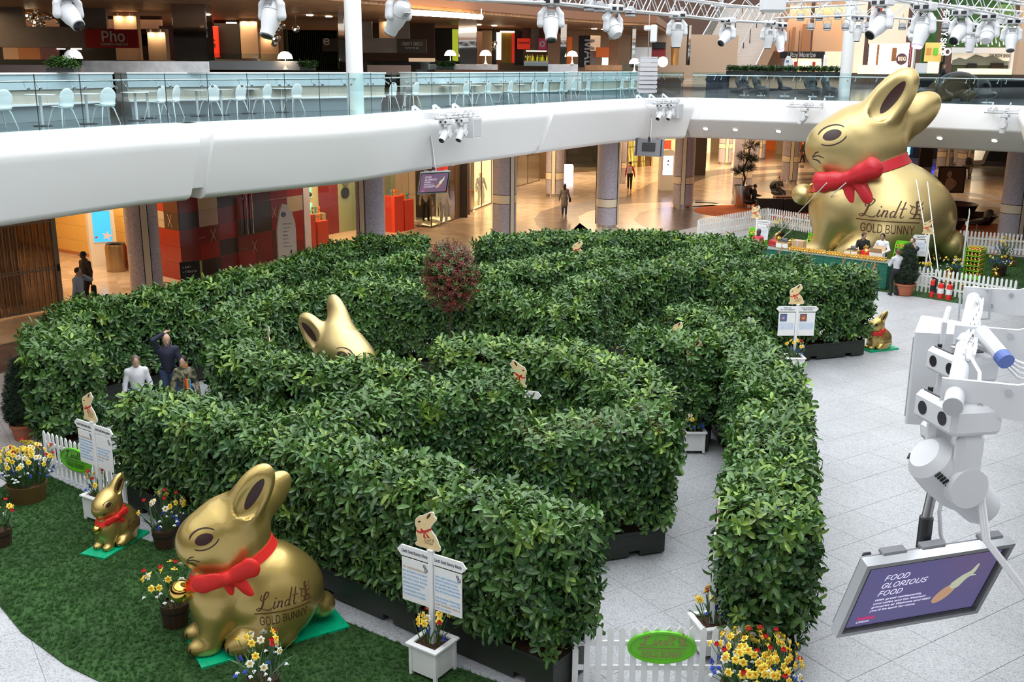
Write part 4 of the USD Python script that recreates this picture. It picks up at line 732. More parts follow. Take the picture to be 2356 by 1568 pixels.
T2 = [('Every week Great Ormond', 0), ('Street Hospital houses', 0), ('600 parents who need to', 0), ('be near their children while', 0), ('they are having treatment.', 0), ('', 0), ('Help to spread a little magic', 0), ('this Easter ... enter the', 0), ('Lindt Gold Bunny maze or', 1), ('visit our shop!', 0)]
T3 = [('', 0), ('', 0), ('Help to spread a little', 0), ('magic this Easter ...', 0), ('enter the Lindt Gold', 0), ('Bunny maze or visit', 1), ('our shop!', 0)]
W6 = ['Thank you for your', 'support this Easter', 'every penny raised goes', 'to Great Ormond Street', 'Hospital and helps the', 'families who stay there']
pm('art_blue', (.10, .16, .45), .6); pm('art_red', (.40, .10, .06), .6); pm('art_orange', (.75, .35, .08), .6)
arrow_sign('front sign post with two hanging posters standing in a white planter box', (-1.03, 12.18), (.85, -.53), [(-1, ['Lindt Gold Bunny Shop'], ('text', T1)), (1, ['Lindt Gold Bunny Maze'], ('text', T2))], 1.80)
planter_box('white planter box with tulips and daffodils at the foot of the front sign', (-1.03, 12.18), -.6, DAF(10, 3, 3, 6), 21)
arrow_sign('far left sign post with two posters beside the green oval gate sign', (-7.32, 16.95), (.82, -.57), [(-1, ['Lindt Gold Bunny Shop'], ('text', T1)), (1, ['Lindt Gold Bunny Maze'], ('text', T3))], 1.82)
planter_box('white planter box with red tulips behind the smaller gold rabbit', (-7.30, 16.93), -.55, DAF(5, 0, 5, 3, 3), 22)
arrow_sign('single armed sign post reading that you have arrived inside the maze', (3.86, 20.5), (1, -.03), [(-1, ["You've Arrived"], None)], 1.88)
planter_box('white planter box with blue and yellow flowers under the arrival sign', (3.86, 20.5), .0, DAF(7, 1, 2, 7), 23, w=.44)
arrow_sign('thank you sign post with two framed picture posters by the right hedge', (7.52, 26.35), (1, .03), [(-1, ['Thank You', 'For Your Support'], ('pic', 'art_blue', 'art_orange', W6)), (1, ['Lindt Gold Bunny', 'Maze & Shop'], ('pic', 'art_red', 'art_orange', W6))], 1.86)
planter_box('white planter box with yellow and blue flowers under the thank you sign', (7.5, 26.25), .02, DAF(9, 2, 2, 9), 24)
arrow_sign('sign post telling to go back at the far left hedge corner', (-9.45, 21.75), (.8, -.6), [(1, ["Don't Go Back"], None)], 1.78, cut_ang=math.pi)
arrow_sign('sign post with an arrow reading almost there beside the dark hedge end', (.06, 19.2), (.93, -.36), [(1, ['Nearly There'], None)], 1.80, flip=True)
arrow_sign('sign post seen edge on behind the picket gate with daffodils at its foot', (2.80, 12.75), (-.18, -.98), [(-1, ['Lindt Gold Bunny Maze'], None)], 1.78)
planter_box('white planter box with daffodils behind the picket gate', (2.80, 12.75), .25, DAF(12, 0, 1, 5), 25)
arrow_sign('sign post whose small rabbit cutout shows above the left ring hedge', (-5.32, 21.75), (.35, -.94), [(1, ['This Way'], None)], 1.80)
arrow_sign('sign post whose rabbit cutout shows above the middle hedge at the back', (2.2, 33.2), (1, -.1), [(-1, ['This Way'], None)], 1.83)
arrow_sign('sign post with only the white back of its cutout showing over the curved hedge', (5.45, 22.9), (-.55, .83), [(1, ['This Way'], None)], 1.80)
arrow_sign('sign post with only the ear of its cutout above the short hedge', (3.80, 22.5), (.5, -.85), [(1, ['This Way'], None)], 1.78)
pot_flowers('daffodils and blue flowers in the maze left of the short hedge', (2.94, 25.77, -0.0), .2, .32, DAF(6, 2, 2, 5), .5, .2, 31)

# ---------------------------------------------------------------- picket fences
def fence(label, p0, p1, h=.88, step=.147, group=None, pw=.078, gate=False):
    p0, p1 = arr(p0[:2]), arr(p1[:2]); L = np.linalg.norm(p1 - p0); d = (p1 - p0) / L; t = thing('picket_fence', label, 'fence', (p0[0], p0[1], 0), math.atan2(d[1], d[0])); n = int(L / step)
    for z in (.22, .58): part('rail', MB().box((-.02, .0, z), (L + .02, .03, z + .075), .004), 'white', t)
    pk = Polygon([(-pw / 2, .03), (pw / 2, .03), (pw / 2, h - .05), (0, h), (-pw / 2, h - .05)])
    for k in range(n + 1): part('picket', MB().prism(pk, 0, .02, M=frame((k * L / n, .0, 0), (1, 0, 0), (0, 0, 1))), 'white', t)
    for x in np.linspace(0, L, max(2, int(L / 1.9) + 1)): part('post', MB().box((x - .035, .03, 0), (x + .035, .10, h - .10), .004), 'white', t)
    return t
fence('white picket gate behind the front green oval sign', (0.86, 11.91, 0.0), (2.98, 11.93))
fence('white picket gate with green oval sign at the far left maze entrance', (-9.22, 19.07, 0.0), (-6.78, 17.38))
fence('left white picket fence running from the hedge to the back corner', (8.85, 48.41, 0.0), (12.99, 52.42, 0.0), .95)
fence('back white picket fence left of the giant rabbit', (13.08, 52.43, 0.0), (15.19, 49.08, 0.0), .95)
fence('right rear white picket fence in front of the right edge column', (19.95, 45.45, 0.0), (22.73, 44.16, 0.0), .95)
fence('white picket fence behind the three red fire extinguishers', (14.58, 36.92, 0.0), (17.17, 34.34, 0.0), .95)
pm('lime_sign', (.13, .52, .015), .35); pm('lime_text', (.30, .32, .05), .5); pm('olive_text', (.05, .13, .02), .5)
def oval_sign(label, c, X, col):
    X = unit(X); Y = np.array([0, 0, 1.]); M = frame(c, X, Y); t = thing('oval_sign', label, 'sign', (0, 0, 0)); el = affinity.scale(Point(0, 0).buffer(1, 40), .45, .23)
    part('board', MB().prism(el, -.02, .012, M=M), 'lime_sign', t); part('raised_rim', MB().prism(el.difference(affinity.scale(el, .92, .86)), .012, .026, M=M), 'lime_sign', t)
    lt = MB(); lt.add(EMB.V * [.62, .62, 1] + [0, 0, .018], EMB.F, M=M).add(EMB.V * [.62, .62, 1] + [0, 0, .016], EMB.F[:, ::-1], M=M); part('lettering', lt, col, t); return t
oval_sign('green oval sign hanging on the front picket gate', (1.98, 11.87, .60), (1, -.02, 0), 'print_brown')
oval_sign('green oval sign hanging on the far left picket gate', arr((-8.23, 18.44, 0.56)) + (-.08, -.13, 0), (.86, -.52, 0), 'olive_text')
# the cone shrubs
def cone_shrub(label, p, H, r, pot_r=.27, pot_h=.36):
    t = thing('cone_shrub', label, 'potted shrub', (p[0], p[1], .02 if p[1] > 30 else 0)); part('pot', MB().lathe([(0, 0), (pot_r * .74, 0), (pot_r * .98, pot_h - .06), (pot_r * 1.06, pot_h - .06), (pot_r * 1.06, pot_h), (pot_r * .96, pot_h), (pot_r * .9, pot_h - .05), (0, pot_h - .05)], 28), 'terracotta', t, smooth=40)
    part('trunk', MB().cyl((0, 0, pot_h - .05), (0, 0, pot_h + H * .7), .03, .01, 8), 'stem', t); rng = np.random.default_rng(9); n = 900; u = rng.random(n) ** .7; a = rng.uniform(0, 6.28, n); z = (1 - u) * H; rr = r * np.where(u > .88, .8, 1) * u ** .75 * rng.uniform(.72, 1., n) ** .5
    pos = np.c_[rr * np.cos(a), rr * np.sin(a), z + pot_h + .02]; d = np.c_[np.cos(a) * .7, np.sin(a) * .7, np.full(n, .9)] + rng.normal(0, .2, (n, 3)); scatter('foliage', t, SPR['yew'], pos, d, rng.integers(0, 2, n), rng.uniform(.7, 1.1, n), rng)
    part('inner_growth', MB().lathe([(0, pot_h), (r * .72, pot_h + .1), (r * .6, pot_h + H * .4), (0, pot_h + H * .85)], 14), 'leaf_yew', t); return t
cone_shrub('dark cone shrub in a terracotta pot at the far left hedge corner', (-10.55, 20.94, 0.0), 1.35, .34)
cone_shrub('dark cone shrub in a terracotta pot behind the woman in grey', (14.11, 36.17, 0.0), 1.35, .44, .36, .42)
# red leaved standard tree
tr = thing('standard_tree', 'slender tree with a red leaved ball crown in the middle of the maze', 'tree', (-1.5, 25.55 - 1.35, 0)); part('trunk', MB().tube([(0, 0, 0), (.02, 0, .8), (-.01, .01, 1.7), (.02, 0, 2.9)], [.03, .028, .024, .018], 8), 'stem', tr); rng = np.random.default_rng(3); n = 1500; v = rng.normal(0, 1, (n, 3)); v /= np.linalg.norm(v, axis=1, keepdims=True); q = rng.random(n) ** .45; pos = v * q[:, None] * [.63, .63, .82] + [0.02, 0, 2.98]; scatter('foliage', tr, SPR['red'], pos, v + rng.normal(0, .3, (n, 3)) + [0, 0, .4], rng.choice([0, 1, 2], n, p=[.38, .30, .32]), rng.uniform(.6, 1., n), rng)
bs = MB()
for k in range(14): a = k * 2.4; bs.tube([(0, 0, 2.2 + k * .03), (math.cos(a) * .3, math.sin(a) * .3, 2.6 + k * .05), (math.cos(a) * .5, math.sin(a) * .5, 2.8 + k * .06)], [.01, .007, .004], 5)
part('branches', bs, 'stem', tr)

# ---------------------------------------------------------------- people
pm('skin', (.56, .34, .25), .5, subsurface_weight=.1); pm('skin_dark', (.10, .055, .035), .5); pm('skin_tan', (.52, .30, .21), .5)
pm('navy', (.012, .014, .035), .7); pm('cloth_black', (.012, .012, .014), .8); pm('cloth_white', (.80, .80, .82), .7); pm('cloth_pale', (.60, .60, .63), .8, noise=(45, .12)); pm('cloth_bluegrey', (.36, .40, .46), .8); pm('cloth_grey', (.42, .42, .44), .8); pm('cloth_lightgrey', (.55, .56, .58), .8); pm('khaki', (.34, .26, .17), .8); pm('denim', (.03, .05, .11), .8); pm('cloth_brown', (.05, .04, .03), .9); pm('cloth_red', (.60, .04, .06), .7); pm('hair_black', (.012, .010, .010), .6); pm('hair_brown', (.055, .03, .018), .6); pm('hair_auburn', (.12, .05, .025), .6); pm('hair_shaved', (.12, .085, .07), .6); pm('cloth_coat', (.16, .14, .13), .8); pm('orange_cloth', (.85, .25, .02), .7); pm('rainbow_red', (.6, .03, .02), .6); pm('sky_blue', (.05, .35, .65), .6); pm('lip', (.28, .09, .08), .5); pm('paper', (.82, .82, .82), .6)
def _camo():
    return usdkit.material(stage, '/World/Looks/camouflage', {'tc': ('texture_coordinate', {}), 'n': ('noise_texture', dict(scale=9., detail=2.)), 'r': ('rgb_ramp', dict(ramp=[(0, (.03, .035, .02)), (.42, (.03, .035, .02)), (.45, (.14, .13, .07)), (.53, (.14, .13, .07)), (.56, (.26, .22, .14)), (1, (.26, .22, .14))], interpolate=False)), 'p': ('principled_bsdf', dict(roughness=.8))}, [('tc.object', 'n.vector'), ('n.fac', 'r.fac'), ('r.color', 'p.base_color')], surface='p.BSDF')
_mk['camouflage'] = _camo
def ik(a, b, l1, l2, hint):
    a, b = arr(a), arr(b); d = b - a; D = np.linalg.norm(d); D2 = min(D, l1 + l2 - .005); b = a + d / D * D2; x = (l1 * l1 - l2 * l2 + D2 * D2) / (2 * D2); hgt = math.sqrt(max(0, l1 * l1 - x * x)); u = d / D; hv = arr(hint) - u * (u @ arr(hint)); return a + u * x + unit(hv) * hgt, b
def person(label, loc, face, H=1.75, hands=((.12, .30, .86), (.12, -.30, .86)), feet=((.08, .11), (-.05, -.11)), top='navy', sleeve=1., bottom='denim', hair=('short', 'hair_brown'), skin='skin', res=.012, lean=0., turn=0., nod=.0, sit=False, build=1., shoes='cloth_black', group=None, detail=True, elbow=(-.6, 0, -.5), coat=False, name='person', cat='person'):
    t = thing(name, label, cat, loc, math.atan2(face[1], face[0]), group); ssc(t, H / 1.75)
    hz = .52 if sit else .92; px = lean
    hip = [arr((0, s * .095, hz)) for s in (1, -1)]; che = arr((px * .7, 0, hz + .38)); nk = arr((px, 0, hz + .57)); sh = [arr((px * .9, s * .163 * build, hz + .485)) for s in (1, -1)]
    hd = nk + arr((.03 + .05 * nod, 0, .145)); ct, st_ = math.cos(turn), math.sin(turn); cn, sn = math.cos(nod), math.sin(nod); HA = np.array([[ct, -st_, 0], [st_, ct, 0], [0, 0, 1.]]) @ np.array([[cn, 0, sn], [0, 1, 0], [-sn, 0, cn]])
    hp = lambda p: hd + HA @ arr(p)
    kn, an = [], []
    for s, f, h_ in zip((1, -1), feet, hip):
        a = arr((f[0], f[1], .09 if len(f) < 3 else f[2])); k, a = ik(h_, a, .43, .42, (1, 0, .1)); kn.append(k); an.append(a)
    el, wr = [], []
    for s, h_, sp in zip((1, -1), hands, sh): e, w = ik(sp, h_, .29, .26, (elbow[0], s * .5 + elbow[1], elbow[2])); el.append(e); wr.append(w)
    allp = np.vstack([hip, kn, an, el, wr, [hd + (0, 0, .16)], [che]]); lo, hi = allp.min(0) - .24, allp.max(0) + .24; lo[2] = -.03
    def legs(c, g, low=0.): 
        for k in (0, 1): c.cap(hip[k], kn[k], .082 + g, .058 + g, k=.03); c.cap(kn[k], an[k] + (0, 0, low), .056 + g, .042 + g * 1.4, k=.02)
        c.ell((hip[0] + hip[1]) / 2 + (-.02, 0, .03), (.115 + g, .165 * build + g, .13 + g), k=.05); return c
    def torso(c, g):
        c.ell(che, (.112 * build + g, .150 * build + g, .22 + g), k=.05); [c.cap(nk - (0, 0, .05), q, .05 + g, .045 + g, k=.04) for q in sh]; c.cap((hip[0] + hip[1]) / 2 + (0, 0, .05), che, .115 * build + g, .12 * build + g, k=.05); c.cap(sh[0] - (0, 0, .02), sh[1] - (0, 0, .02), .056 + g, k=.05); return c
    def arms(c, g, f=1.):
        for k in (0, 1):
            c.cap(sh[k], el[k], .050 + g, .042 + g, k=.03)
            if f > .5: c.cap(el[k], el[k] + (wr[k] - el[k]) * f, .042 + g, .032 + g, k=.015)
        return c
    b = Clay(lo, hi, res); legs(b, 0); torso(b, 0); arms(b, 0); b.cap(nk - (0, 0, .08), hd - (0, 0, .02), .056, .052, k=.03)
    b.ell(hd + HA @ (0, 0, .018), (.102, .081, .118), HA, k=.02); b.ell(hp((.026, 0, -.062)), (.068, .056, .058), HA, k=.03)
    b.cap(hp((.094, 0, .015)), hp((.112, 0, -.022)), .011, .016, k=.012)
    for s in (1, -1): b.ell(hp((-.002, s * .078, -.005)), (.020, .012, .032), HA, k=.008); b.ell(hp((.086, s * .032, .018)), (.012, .016, .010), HA, k=.008, cut=True)
    for k, s in ((0, 1), (1, -1)):
        d = unit(wr[k] - el[k]); sd = np.cross(d, (0, 0, 1)); sd = unit(sd) if np.linalg.norm(sd) > .1 else arr((0, 1, 0)); pn = np.cross(sd, d); pc = wr[k] + d * .045
        b.cap(wr[k], pc + d * .02, .030, .032, k=.02); A = np.stack([d, sd, pn], 1); b.ell(pc + d * .01, (.05, .042, .020), A, k=.015)
        for q in range(4):
            o = pc + d * .045 + sd * (q - 1.5) * .021; L = (.062, .074, .070, .055)[q]; m_ = o + d * L * .55 + pn * -.008; b.cap(o, m_, .0095, k=.004); b.cap(m_, m_ + d * L * .4 - pn * .022, .0092, .008, k=.004)
        tb = pc - d * .015 + sd * (.036 * s); b.cap(tb, tb + d * .035 + sd * s * .022, .012, .010, k=.006); b.cap(tb + d * .035 + sd * s * .022, tb + d * .062 + sd * s * .018, .010, .008, k=.004)
    for k in (0, 1): b.cap(an[k], an[k] + (.0, 0, -.04), .04, .045, k=.02)
    sm = b.mesh(); trimesh.smoothing.filter_taubin(sm, iterations=4); part('body', sm, skin, t, smooth=True)
    c = Clay(lo, hi, res); legs(c, .014, .02); part('trousers', c.mesh(), bottom, t, smooth=True)
    c = Clay(lo, hi, res); torso(c, .016); arms(c, .015, {0: 0, .5: .5}.get(sleeve, sleeve))
    if coat: c.cap((hip[0] + hip[1]) / 2 + (0, 0, .1), (hip[0] + hip[1]) / 2 + (0, 0, -.35), .17, .20, k=.05)
    c.ell(hp((.02, 0, .0)), (.11, .09, .13), HA, k=.01, cut=True); c.cap(nk - (0, 0, .02), nk + (.06, 0, .1), .058, .06, k=.01, cut=True); s_ = part('shirt', c.mesh(), top, t, smooth=True)
    if detail:
        cr = Clay(nk - .16, nk + .16, .007); cr.ell(nk + (.0, 0, .02), (.082, .082, .035), k=.01); cr.cap(nk + (0, 0, -.1), hd, .060, .058, k=.004, cut=True); cr.ell(nk + (.09, 0, .01), (.03, .022, .06), k=.004, cut=True); part('collar', cr.mesh(), top, s_, smooth=True)
    for k in (0, 1):
        f = Clay(an[k] - .3, an[k] + .3, .012); a = an[k]; f.cap(a + (-.03, 0, -.035), a + (.05, 0, -.04), .048, .047, k=.02); f.ell(a + (.11, 0, -.055), (.10, .047, .034), k=.03); f.floor(a[2] - .09); part('shoe', f.mesh(), shoes, t, smooth=True)
    for s in (1, -1): part('eye', MB().ball(hp((.083, s * .032, .018)), .0115, 1), 'paper', t, smooth=True); part('pupil', MB().ball(hp((.0905, s * .032, .017)), .0062, 1), 'black', t, smooth=True)
    part('mouth', MB().ball((0, 0, 0), 1, 1).xf(np.block([[HA @ np.diag([.006, .022, .006]), hp((.089, 0, -.058))[:, None]], [np.zeros((1, 3)), 1]])), 'lip', t, smooth=True)
    for s in (1, -1): part('eyebrow', MB().tube([hp((.088, s * .016, .038)), hp((.088, s * .034, .043)), hp((.080, s * .050, .037))], .0042, 5), hair[1] if hair[0] != 'none' else 'hair_brown', t)
    if hair[0] != 'none':
        h = Clay(hd - .45, hd + .25, .011); h.ell(hp((-.012, 0, .03)), (.106, .088, .112), HA, k=.01)
        if hair[0] == 'long': h.cap(hp((-.06, 0, .02)), hp((-.085, 0, -.26)), .085, .075, k=.04)
        if hair[0] == 'tied': h.ell(hp((-.10, 0, .045)), (.045, .045, .045), k=.02)
        if hair[0] == 'ponytail': h.cap(hp((-.09, 0, .03)), hp((-.13, 0, -.14)), .045, .03, k=.03)
        if hair[0] == 'cap': h.ell(hp((.10, 0, .055)), (.075, .065, .012), HA, k=.01)
        h.ell(hp((.095, 0, -.045)), (.085, .082, .098), HA, k=.01, cut=True)
        if hair[0] != 'long': h.ell(hp((-.02, 0, -.12)), (.16, .13, .085), HA, k=.01, cut=True)
        part('hat' if hair[0] == 'cap' else 'hair', h.mesh(), hair[1], t, smooth=True)
    t_info = dict(hip=hip, che=che, sh=sh, hd=hd, wr=wr, el=el, nk=nk, hp=hp); return t, t_info
cdir = lambda x, y, dx=0: unit((-x + dx, -y))
tA, _ = person('man in a pale striped open necked shirt looking down in the maze', (-8.20, 21.45, 0), (.45, -.9), 1.74, top='cloth_pale', hair=('short', 'hair_shaved'), skin='skin_tan', res=.010, nod=.35, turn=.0, build=1.1)
tB, iB = person('tall bald man in a navy shirt with one hand on his head', (-7.98, 22.85, 0), (.42, -.9), 1.86, hands=((.16, .26, .86), (.05, -.06, 1.775)), top='navy', hair=('none', 'hair_brown'), res=.010, nod=.30, turn=.1, build=1.08, elbow=(.15, 0, .1))
part('wristband', MB().cyl(iB['wr'][1] - unit(iB['wr'][1] - iB['el'][1]) * .05, iB['wr'][1] - unit(iB['wr'][1] - iB['el'][1]) * .01, .043, n=16), 'black', tB); part('belt', MB().lathe([(.132, .985), (.146, .985), (.146, 1.02), (.132, 1.02)], 24, M=np.diag([1, 1.28, 1, 1.])), 'black', tB)
tC, iC = person('woman in a camouflage jacket with an orange scarf and rainbow bag', (-7.2, 21.6, 0), (.2, -.98), 1.70, top='camouflage', hair=('ponytail', 'hair_black'), res=.010, nod=.32, turn=-.2, build=.95)
part('scarf', MB().lathe([(.066, -.03), (.088, -.02), (.09, .02), (.066, .035)], 20, M=trans(*(iC['nk'] + (.0, 0, .04)))), 'orange_cloth', tC, smooth=40)
for k, mt in enumerate(('rainbow_red', 'orange_cloth', 'gold_foil', 'sky_blue')): part('bag_stripe', MB().box((.135, .02 + .03 * k, 1.0), (.165, .05 + .03 * k, 1.26 - .01 * k), .006), mt, tC)
part('bag_strap', MB().tube([(.15, .08, 1.26), (.12, .0, 1.38), (.04, -.12, 1.46), (-.10, -.08, 1.42)], .012, 6), 'black', tC)
tD, iD = person('man in a blue grey shirt and khakis on the phone with a black bag', (-13.45, 31.15, 0), (.95, -.25), 1.75, hands=((.14, .10, 1.50), (-.02, -.30, .80)), feet=((.30, .10), (-.25, -.10)), top='cloth_bluegrey', bottom='khaki', hair=('short', 'hair_black'), skin='skin_tan', elbow=(.5, .2, -.6))
part('belt', MB().lathe([(.132, .96), (.146, .96), (.146, .99), (.132, .99)], 24, M=np.diag([1, 1.28, 1, 1.])), 'black', tD); part('shoulder_bag', MB().box((-.36, -.42, .30), (-.04, -.30, .68), .04), 'cloth_black', tD); part('mobile_phone', MB().box((.10, .095, 1.50), (.125, .105, 1.62), .004), 'black', tD)
tE, iE = person('man in a dark jacket and cap carrying a black bag by the shutter', (-14.22, 33.6, 0), (-.5, -.75), 1.82, hands=((.05, .30, .84), (.12, -.25, .86)), top='cloth_brown', bottom='cloth_black', hair=('cap', 'hair_black'), skin='skin_dark', nod=.2, coat=False, build=1.12)
part('bag', MB().box((-.06, .28, .30), (.10, .44, .72), .05), 'cloth_black', tE)
tF, _ = person('shop assistant in a black top leaning over the till', (13.52, 39.25, 0), (-.30, -.95), 1.78, hands=((.42, .16, 1.12), (.44, -.16, 1.12)), top='cloth_black', sleeve=.5, hair=('short', 'hair_brown'), nod=.5, turn=.5, lean=.12, res=.013)
tG, _ = person('shop assistant in a white shirt standing behind the counter', (14.18, 39.0, 0), (-.55, -.83), 1.77, hands=((.30, .2, 1.10), (.25, -.22, 1.08)), top='cloth_white', sleeve=.9, hair=('short', 'hair_black'), skin='skin_tan', nod=.45, res=.013)
tW, iW = person('woman in a grey jumper and black trousers seen from behind at the counter', (13.70, 36.05, 0), (-.12, .99), 1.68, hands=((.34, .12, 1.14), (.34, -.20, 1.12)), feet=((.02, .12), (.0, -.12)), top='cloth_lightgrey', bottom='cloth_black', hair=('ponytail', 'hair_auburn'), res=.013, build=.95)
tN, _ = person('balding man in a navy polo shirt on the phone at the counter end', (14.85, 37.75, 0), (-.75, -.66), 1.80, hands=((.12, .12, 1.52), (.34, -.32, 1.06)), top='navy', sleeve=.5, hair=('short', 'hair_shaved'), res=.013, elbow=(.5, .3, -.6), build=1.12)
tR, _ = person('woman in a red top with long brown hair leaning at the counter', (9.75, 40.55, 0), (.45, .85), 1.64, hands=((.30, .14, 1.10), (.30, -.14, 1.10)), top='cloth_red', bottom='cloth_black', hair=('long', 'hair_brown'), res=.013, lean=.15, build=.9)
part('brown_scarf', MB().tube([(.02, -.16, 1.42), (.02, -.22, 1.2), (-.05, -.2, .98)], [.06, .08, .06], 8), 'hair_auburn', tR)
FAR = dict(res=.018, detail=False)
tH, _ = person('woman in a grey coat walking alone across the dark floor band', (2.81, 56.17, 0.0), (.1, .99), 1.66, feet=((.14, .1), (-.14, -.1)), top='cloth_coat', coat=True, hair=('long', 'hair_black'), **FAR); part('handbag', MB().box((-.12, -.38, .72), (.12, -.26, 1.0), .04), 'cloth_black', tH)
tI, _ = person('walker in a red jacket with a pale rucksack', (7.73, 68.55, -0.0), (.2, .98), 1.78, feet=((.14, .1), (-.14, -.1)), top='cloth_red', bottom='cloth_black', hair=('short', 'hair_black'), **FAR); part('rucksack', MB().box((-.34, -.16, 1.02), (-.14, .16, 1.46), .07), 'cloth_lightgrey', tI)
tJ, _ = person('woman in a light grey jacket with a brown shoulder bag right of the giant rabbit', (28.03, 68.35, 0.0), (.2, .98), 1.66, feet=((.14, .1), (-.14, -.1)), top='cloth_lightgrey', hair=('short', 'hair_auburn'), **FAR); part('shoulder_bag', MB().box((-.14, -.42, .8), (.12, -.28, 1.05), .05), 'hair_auburn', tJ)
tK, _ = person('woman in a black jacket pointing to the right', (29.24, 69.41, -0.0), (.2, .98), 1.66, hands=((.1, .3, .86), (.2, -.72, 1.42)), top='cloth_black', bottom='cloth_black', hair=('short', 'hair_brown'), **FAR); part('handbag', MB().box((-.30, -.16, .95), (-.16, .16, 1.18), .04), 'cloth_black', tK)
tL_, _ = person('man in a grey jacket and jeans beside the pointing woman', (29.41, 67.72, 0.0), (.15, .98), 1.82, top='cloth_grey', hair=('short', 'hair_brown'), build=1.1, **FAR)
tM, _ = person('man in dark clothes walking past the glowing white arch', (33.43, 76.23, 0.0), (.9, .3), 1.82, feet=((.2, .1), (-.2, -.1)), top='cloth_black', bottom='cloth_brown', hair=('none', 'hair_brown'), build=1.1, **FAR)
tO, _ = person('dark figure partly hidden behind the face of the giant rabbit', (24.72, 88.76, 0.0), (-.9, -.2), 1.80, feet=((.22, .1), (-.22, -.1)), top='cloth_black', bottom='cloth_black', hair=('short', 'hair_black'), **FAR)

# ---------------------------------------------------------------- the shop counter and what stands on it
pm('box_hedge', (.015, .20, .12), .7, noise=(22, .5), col2=(.005, .06, .04), bump=(40, 1., .03)); pm('copper', (.62, .30, .10), .35, .6); pm('counter_top', (.20, .25, .22), .4); pm('lime', (.17, .62, .02), .4); pm('cardboard', (.52, .34, .18), .7); pm('till_box', (.46, .28, .08), .6); pm('red_plastic', (.75, .03, .02), .3); pm('red_leather', (.40, .02, .02), .35)
C0, C1 = arr((9.86, 39.86)), arr((13.68, 36.86)); cd = unit(C1 - C0); cb = np.array([-cd[1], cd[0]]); CLn = np.linalg.norm(C1 - C0); CA = math.atan2(cd[1], cd[0]); CM = trans(C0[0], C0[1], 0) @ rotz(CA)
def onc(u, v, z=1.05): p = C0 + cd * u + cb * v; return (p[0], p[1], z)
ct = thing('shop_counter', 'long shop counter clad in green artificial box leaf with copper lettering', 'counter', (C0[0], C0[1], .018), CA)
for k in range(4): part('leaf_panel', MB().box((k * CLn / 4 + .004, .0, .03), ((k + 1) * CLn / 4 - .004, .05, .98), .006), 'box_hedge', ct)
part('end_panel', MB().box((CLn - .05, .05, .03), (CLn, .70, .98)), 'box_hedge', ct); part('end_panel', MB().box((0, .05, .03), (.05, .70, .98)), 'box_hedge', ct); part('worktop', MB().box((-.02, -.03, .98), (CLn + .02, .74, 1.03), .008), 'counter_top', ct); part('plinth', MB().box((.05, .06, 0), (CLn - .05, .68, .98)), 'grey', ct)
for k, u in enumerate((1.15, 3.72)):
    lt = MB(); lt.add(EMB.V * [1.5, 1.5, 1], EMB.F, M=frame((u, -.003, .60), (1, 0, 0), (0, 0, 1))); part('copper_lettering', (lambda v, f: (np.vstack([v, v + [0, .004, 0]]), np.vstack([f, f[:, ::-1] + len(v)])))(lt.V, lt.F), 'copper', ct)
# small foil rabbits
_sc = rabbit_clay(.034); SMALL = _sc.mesh(); trimesh.smoothing.filter_taubin(SMALL, iterations=3)
def foil(label, loc, ang, h, group=None, big=False):
    t = thing('foil_rabbit', label, 'chocolate rabbit', loc, ang, group); ssc(t, h); part('body', SMALL, 'gold_foil', t, smooth=True); part('ribbon', MB().lathe([(.15, -.025), (.178, -.03), (.178, .03), (.15, .025)], 14, M=frame(RC, RU, RV)), 'red_ribbon', t)
    part('bow', MB().ball((0, 0, 0), 1, 1).xf(trans(.12, .165, .44) @ np.diag([.07, .03, .035, 1.])), 'red_ribbon', t, smooth=True); return t
GRP = 'foil rabbits along the counter edge'
nth = lambda k: f"{k + 1}{'th' if (k + 1) % 100 in (11, 12, 13) else {1: 'st', 2: 'nd', 3: 'rd'}.get((k + 1) % 10, 'th')}"
FR = None; cang = CA + math.pi + .15
for k in range(36):
    u = 1.02 + k * .102 + (.08 if k > 13 else 0)
    if u > CLn - .05: break
    for r in range(3):
        p = onc(u, .05 + r * .11); lb = f'foil rabbit {nth(k)} from the left in the {("front", "middle", "back")[r]} row along the counter edge'
        if FR is None: FR = foil(lb, p, cang, .15, GRP)
        else: dup(FR, p, cang, lb, GRP, .15)
def shelf_stand(label, p, ang, W, rows, h0, dh, D, nx, ny, grp, fh=.15, slope=.3):
    t = thing('display_stand', label, 'display stand', (p[0], p[1], .018), ang); Ht = h0 + dh * (rows - 1) + .16
    for s in (-1, 1): part('side_panel', MB().prism(Polygon([(0, 0), (D, 0), (D, Ht + .1), (D * .5, Ht), (0, h0 + .16)]), -.012, .012, M=frame((s * W / 2, 0, 0), (0, 1, 0), (0, 0, 1))), 'lime', t)
    part('back_panel', MB().box((-W / 2, D - .02, 0), (W / 2, D, Ht + .1)), 'lime', t); M = trans(p[0], p[1], .018) @ rotz(ang)
    for r in range(rows):
        y0 = D * .5 * r / max(1, rows - 1) * .9; z = h0 + r * dh; part('shelf', MB().box((-W / 2 + .012, y0, z - .02), (W / 2 - .012, D - .02, z), .003), 'lime', t); part('shelf_edge', MB().box((-W / 2 + .012, y0 - .01, z - .03), (W / 2 - .012, y0, z + .03), .003), 'lime', t)
        for i in range(nx):
            for j in range(ny if r == rows - 1 else 1):
                q = M @ arr((-W / 2 + W * (i + .5) / nx, y0 + .06 + j * .10, z, 1)); dup(FR, q[:3], ang + math.pi + .2, f'foil rabbit {nth(i)} from the left, {nth(r)} shelf up' + (' behind' if j else '') + ', ' + grp[0], grp[1], fh)
    return t
shelf_stand('low lime green shelf stand full of foil rabbits behind the cardboard box', (13.35, 43.1), CA + .25, 1.7, 3, .35, .2, .45, 14, 2, ('long lime green stand', 'foil rabbits on the long lime stand'))
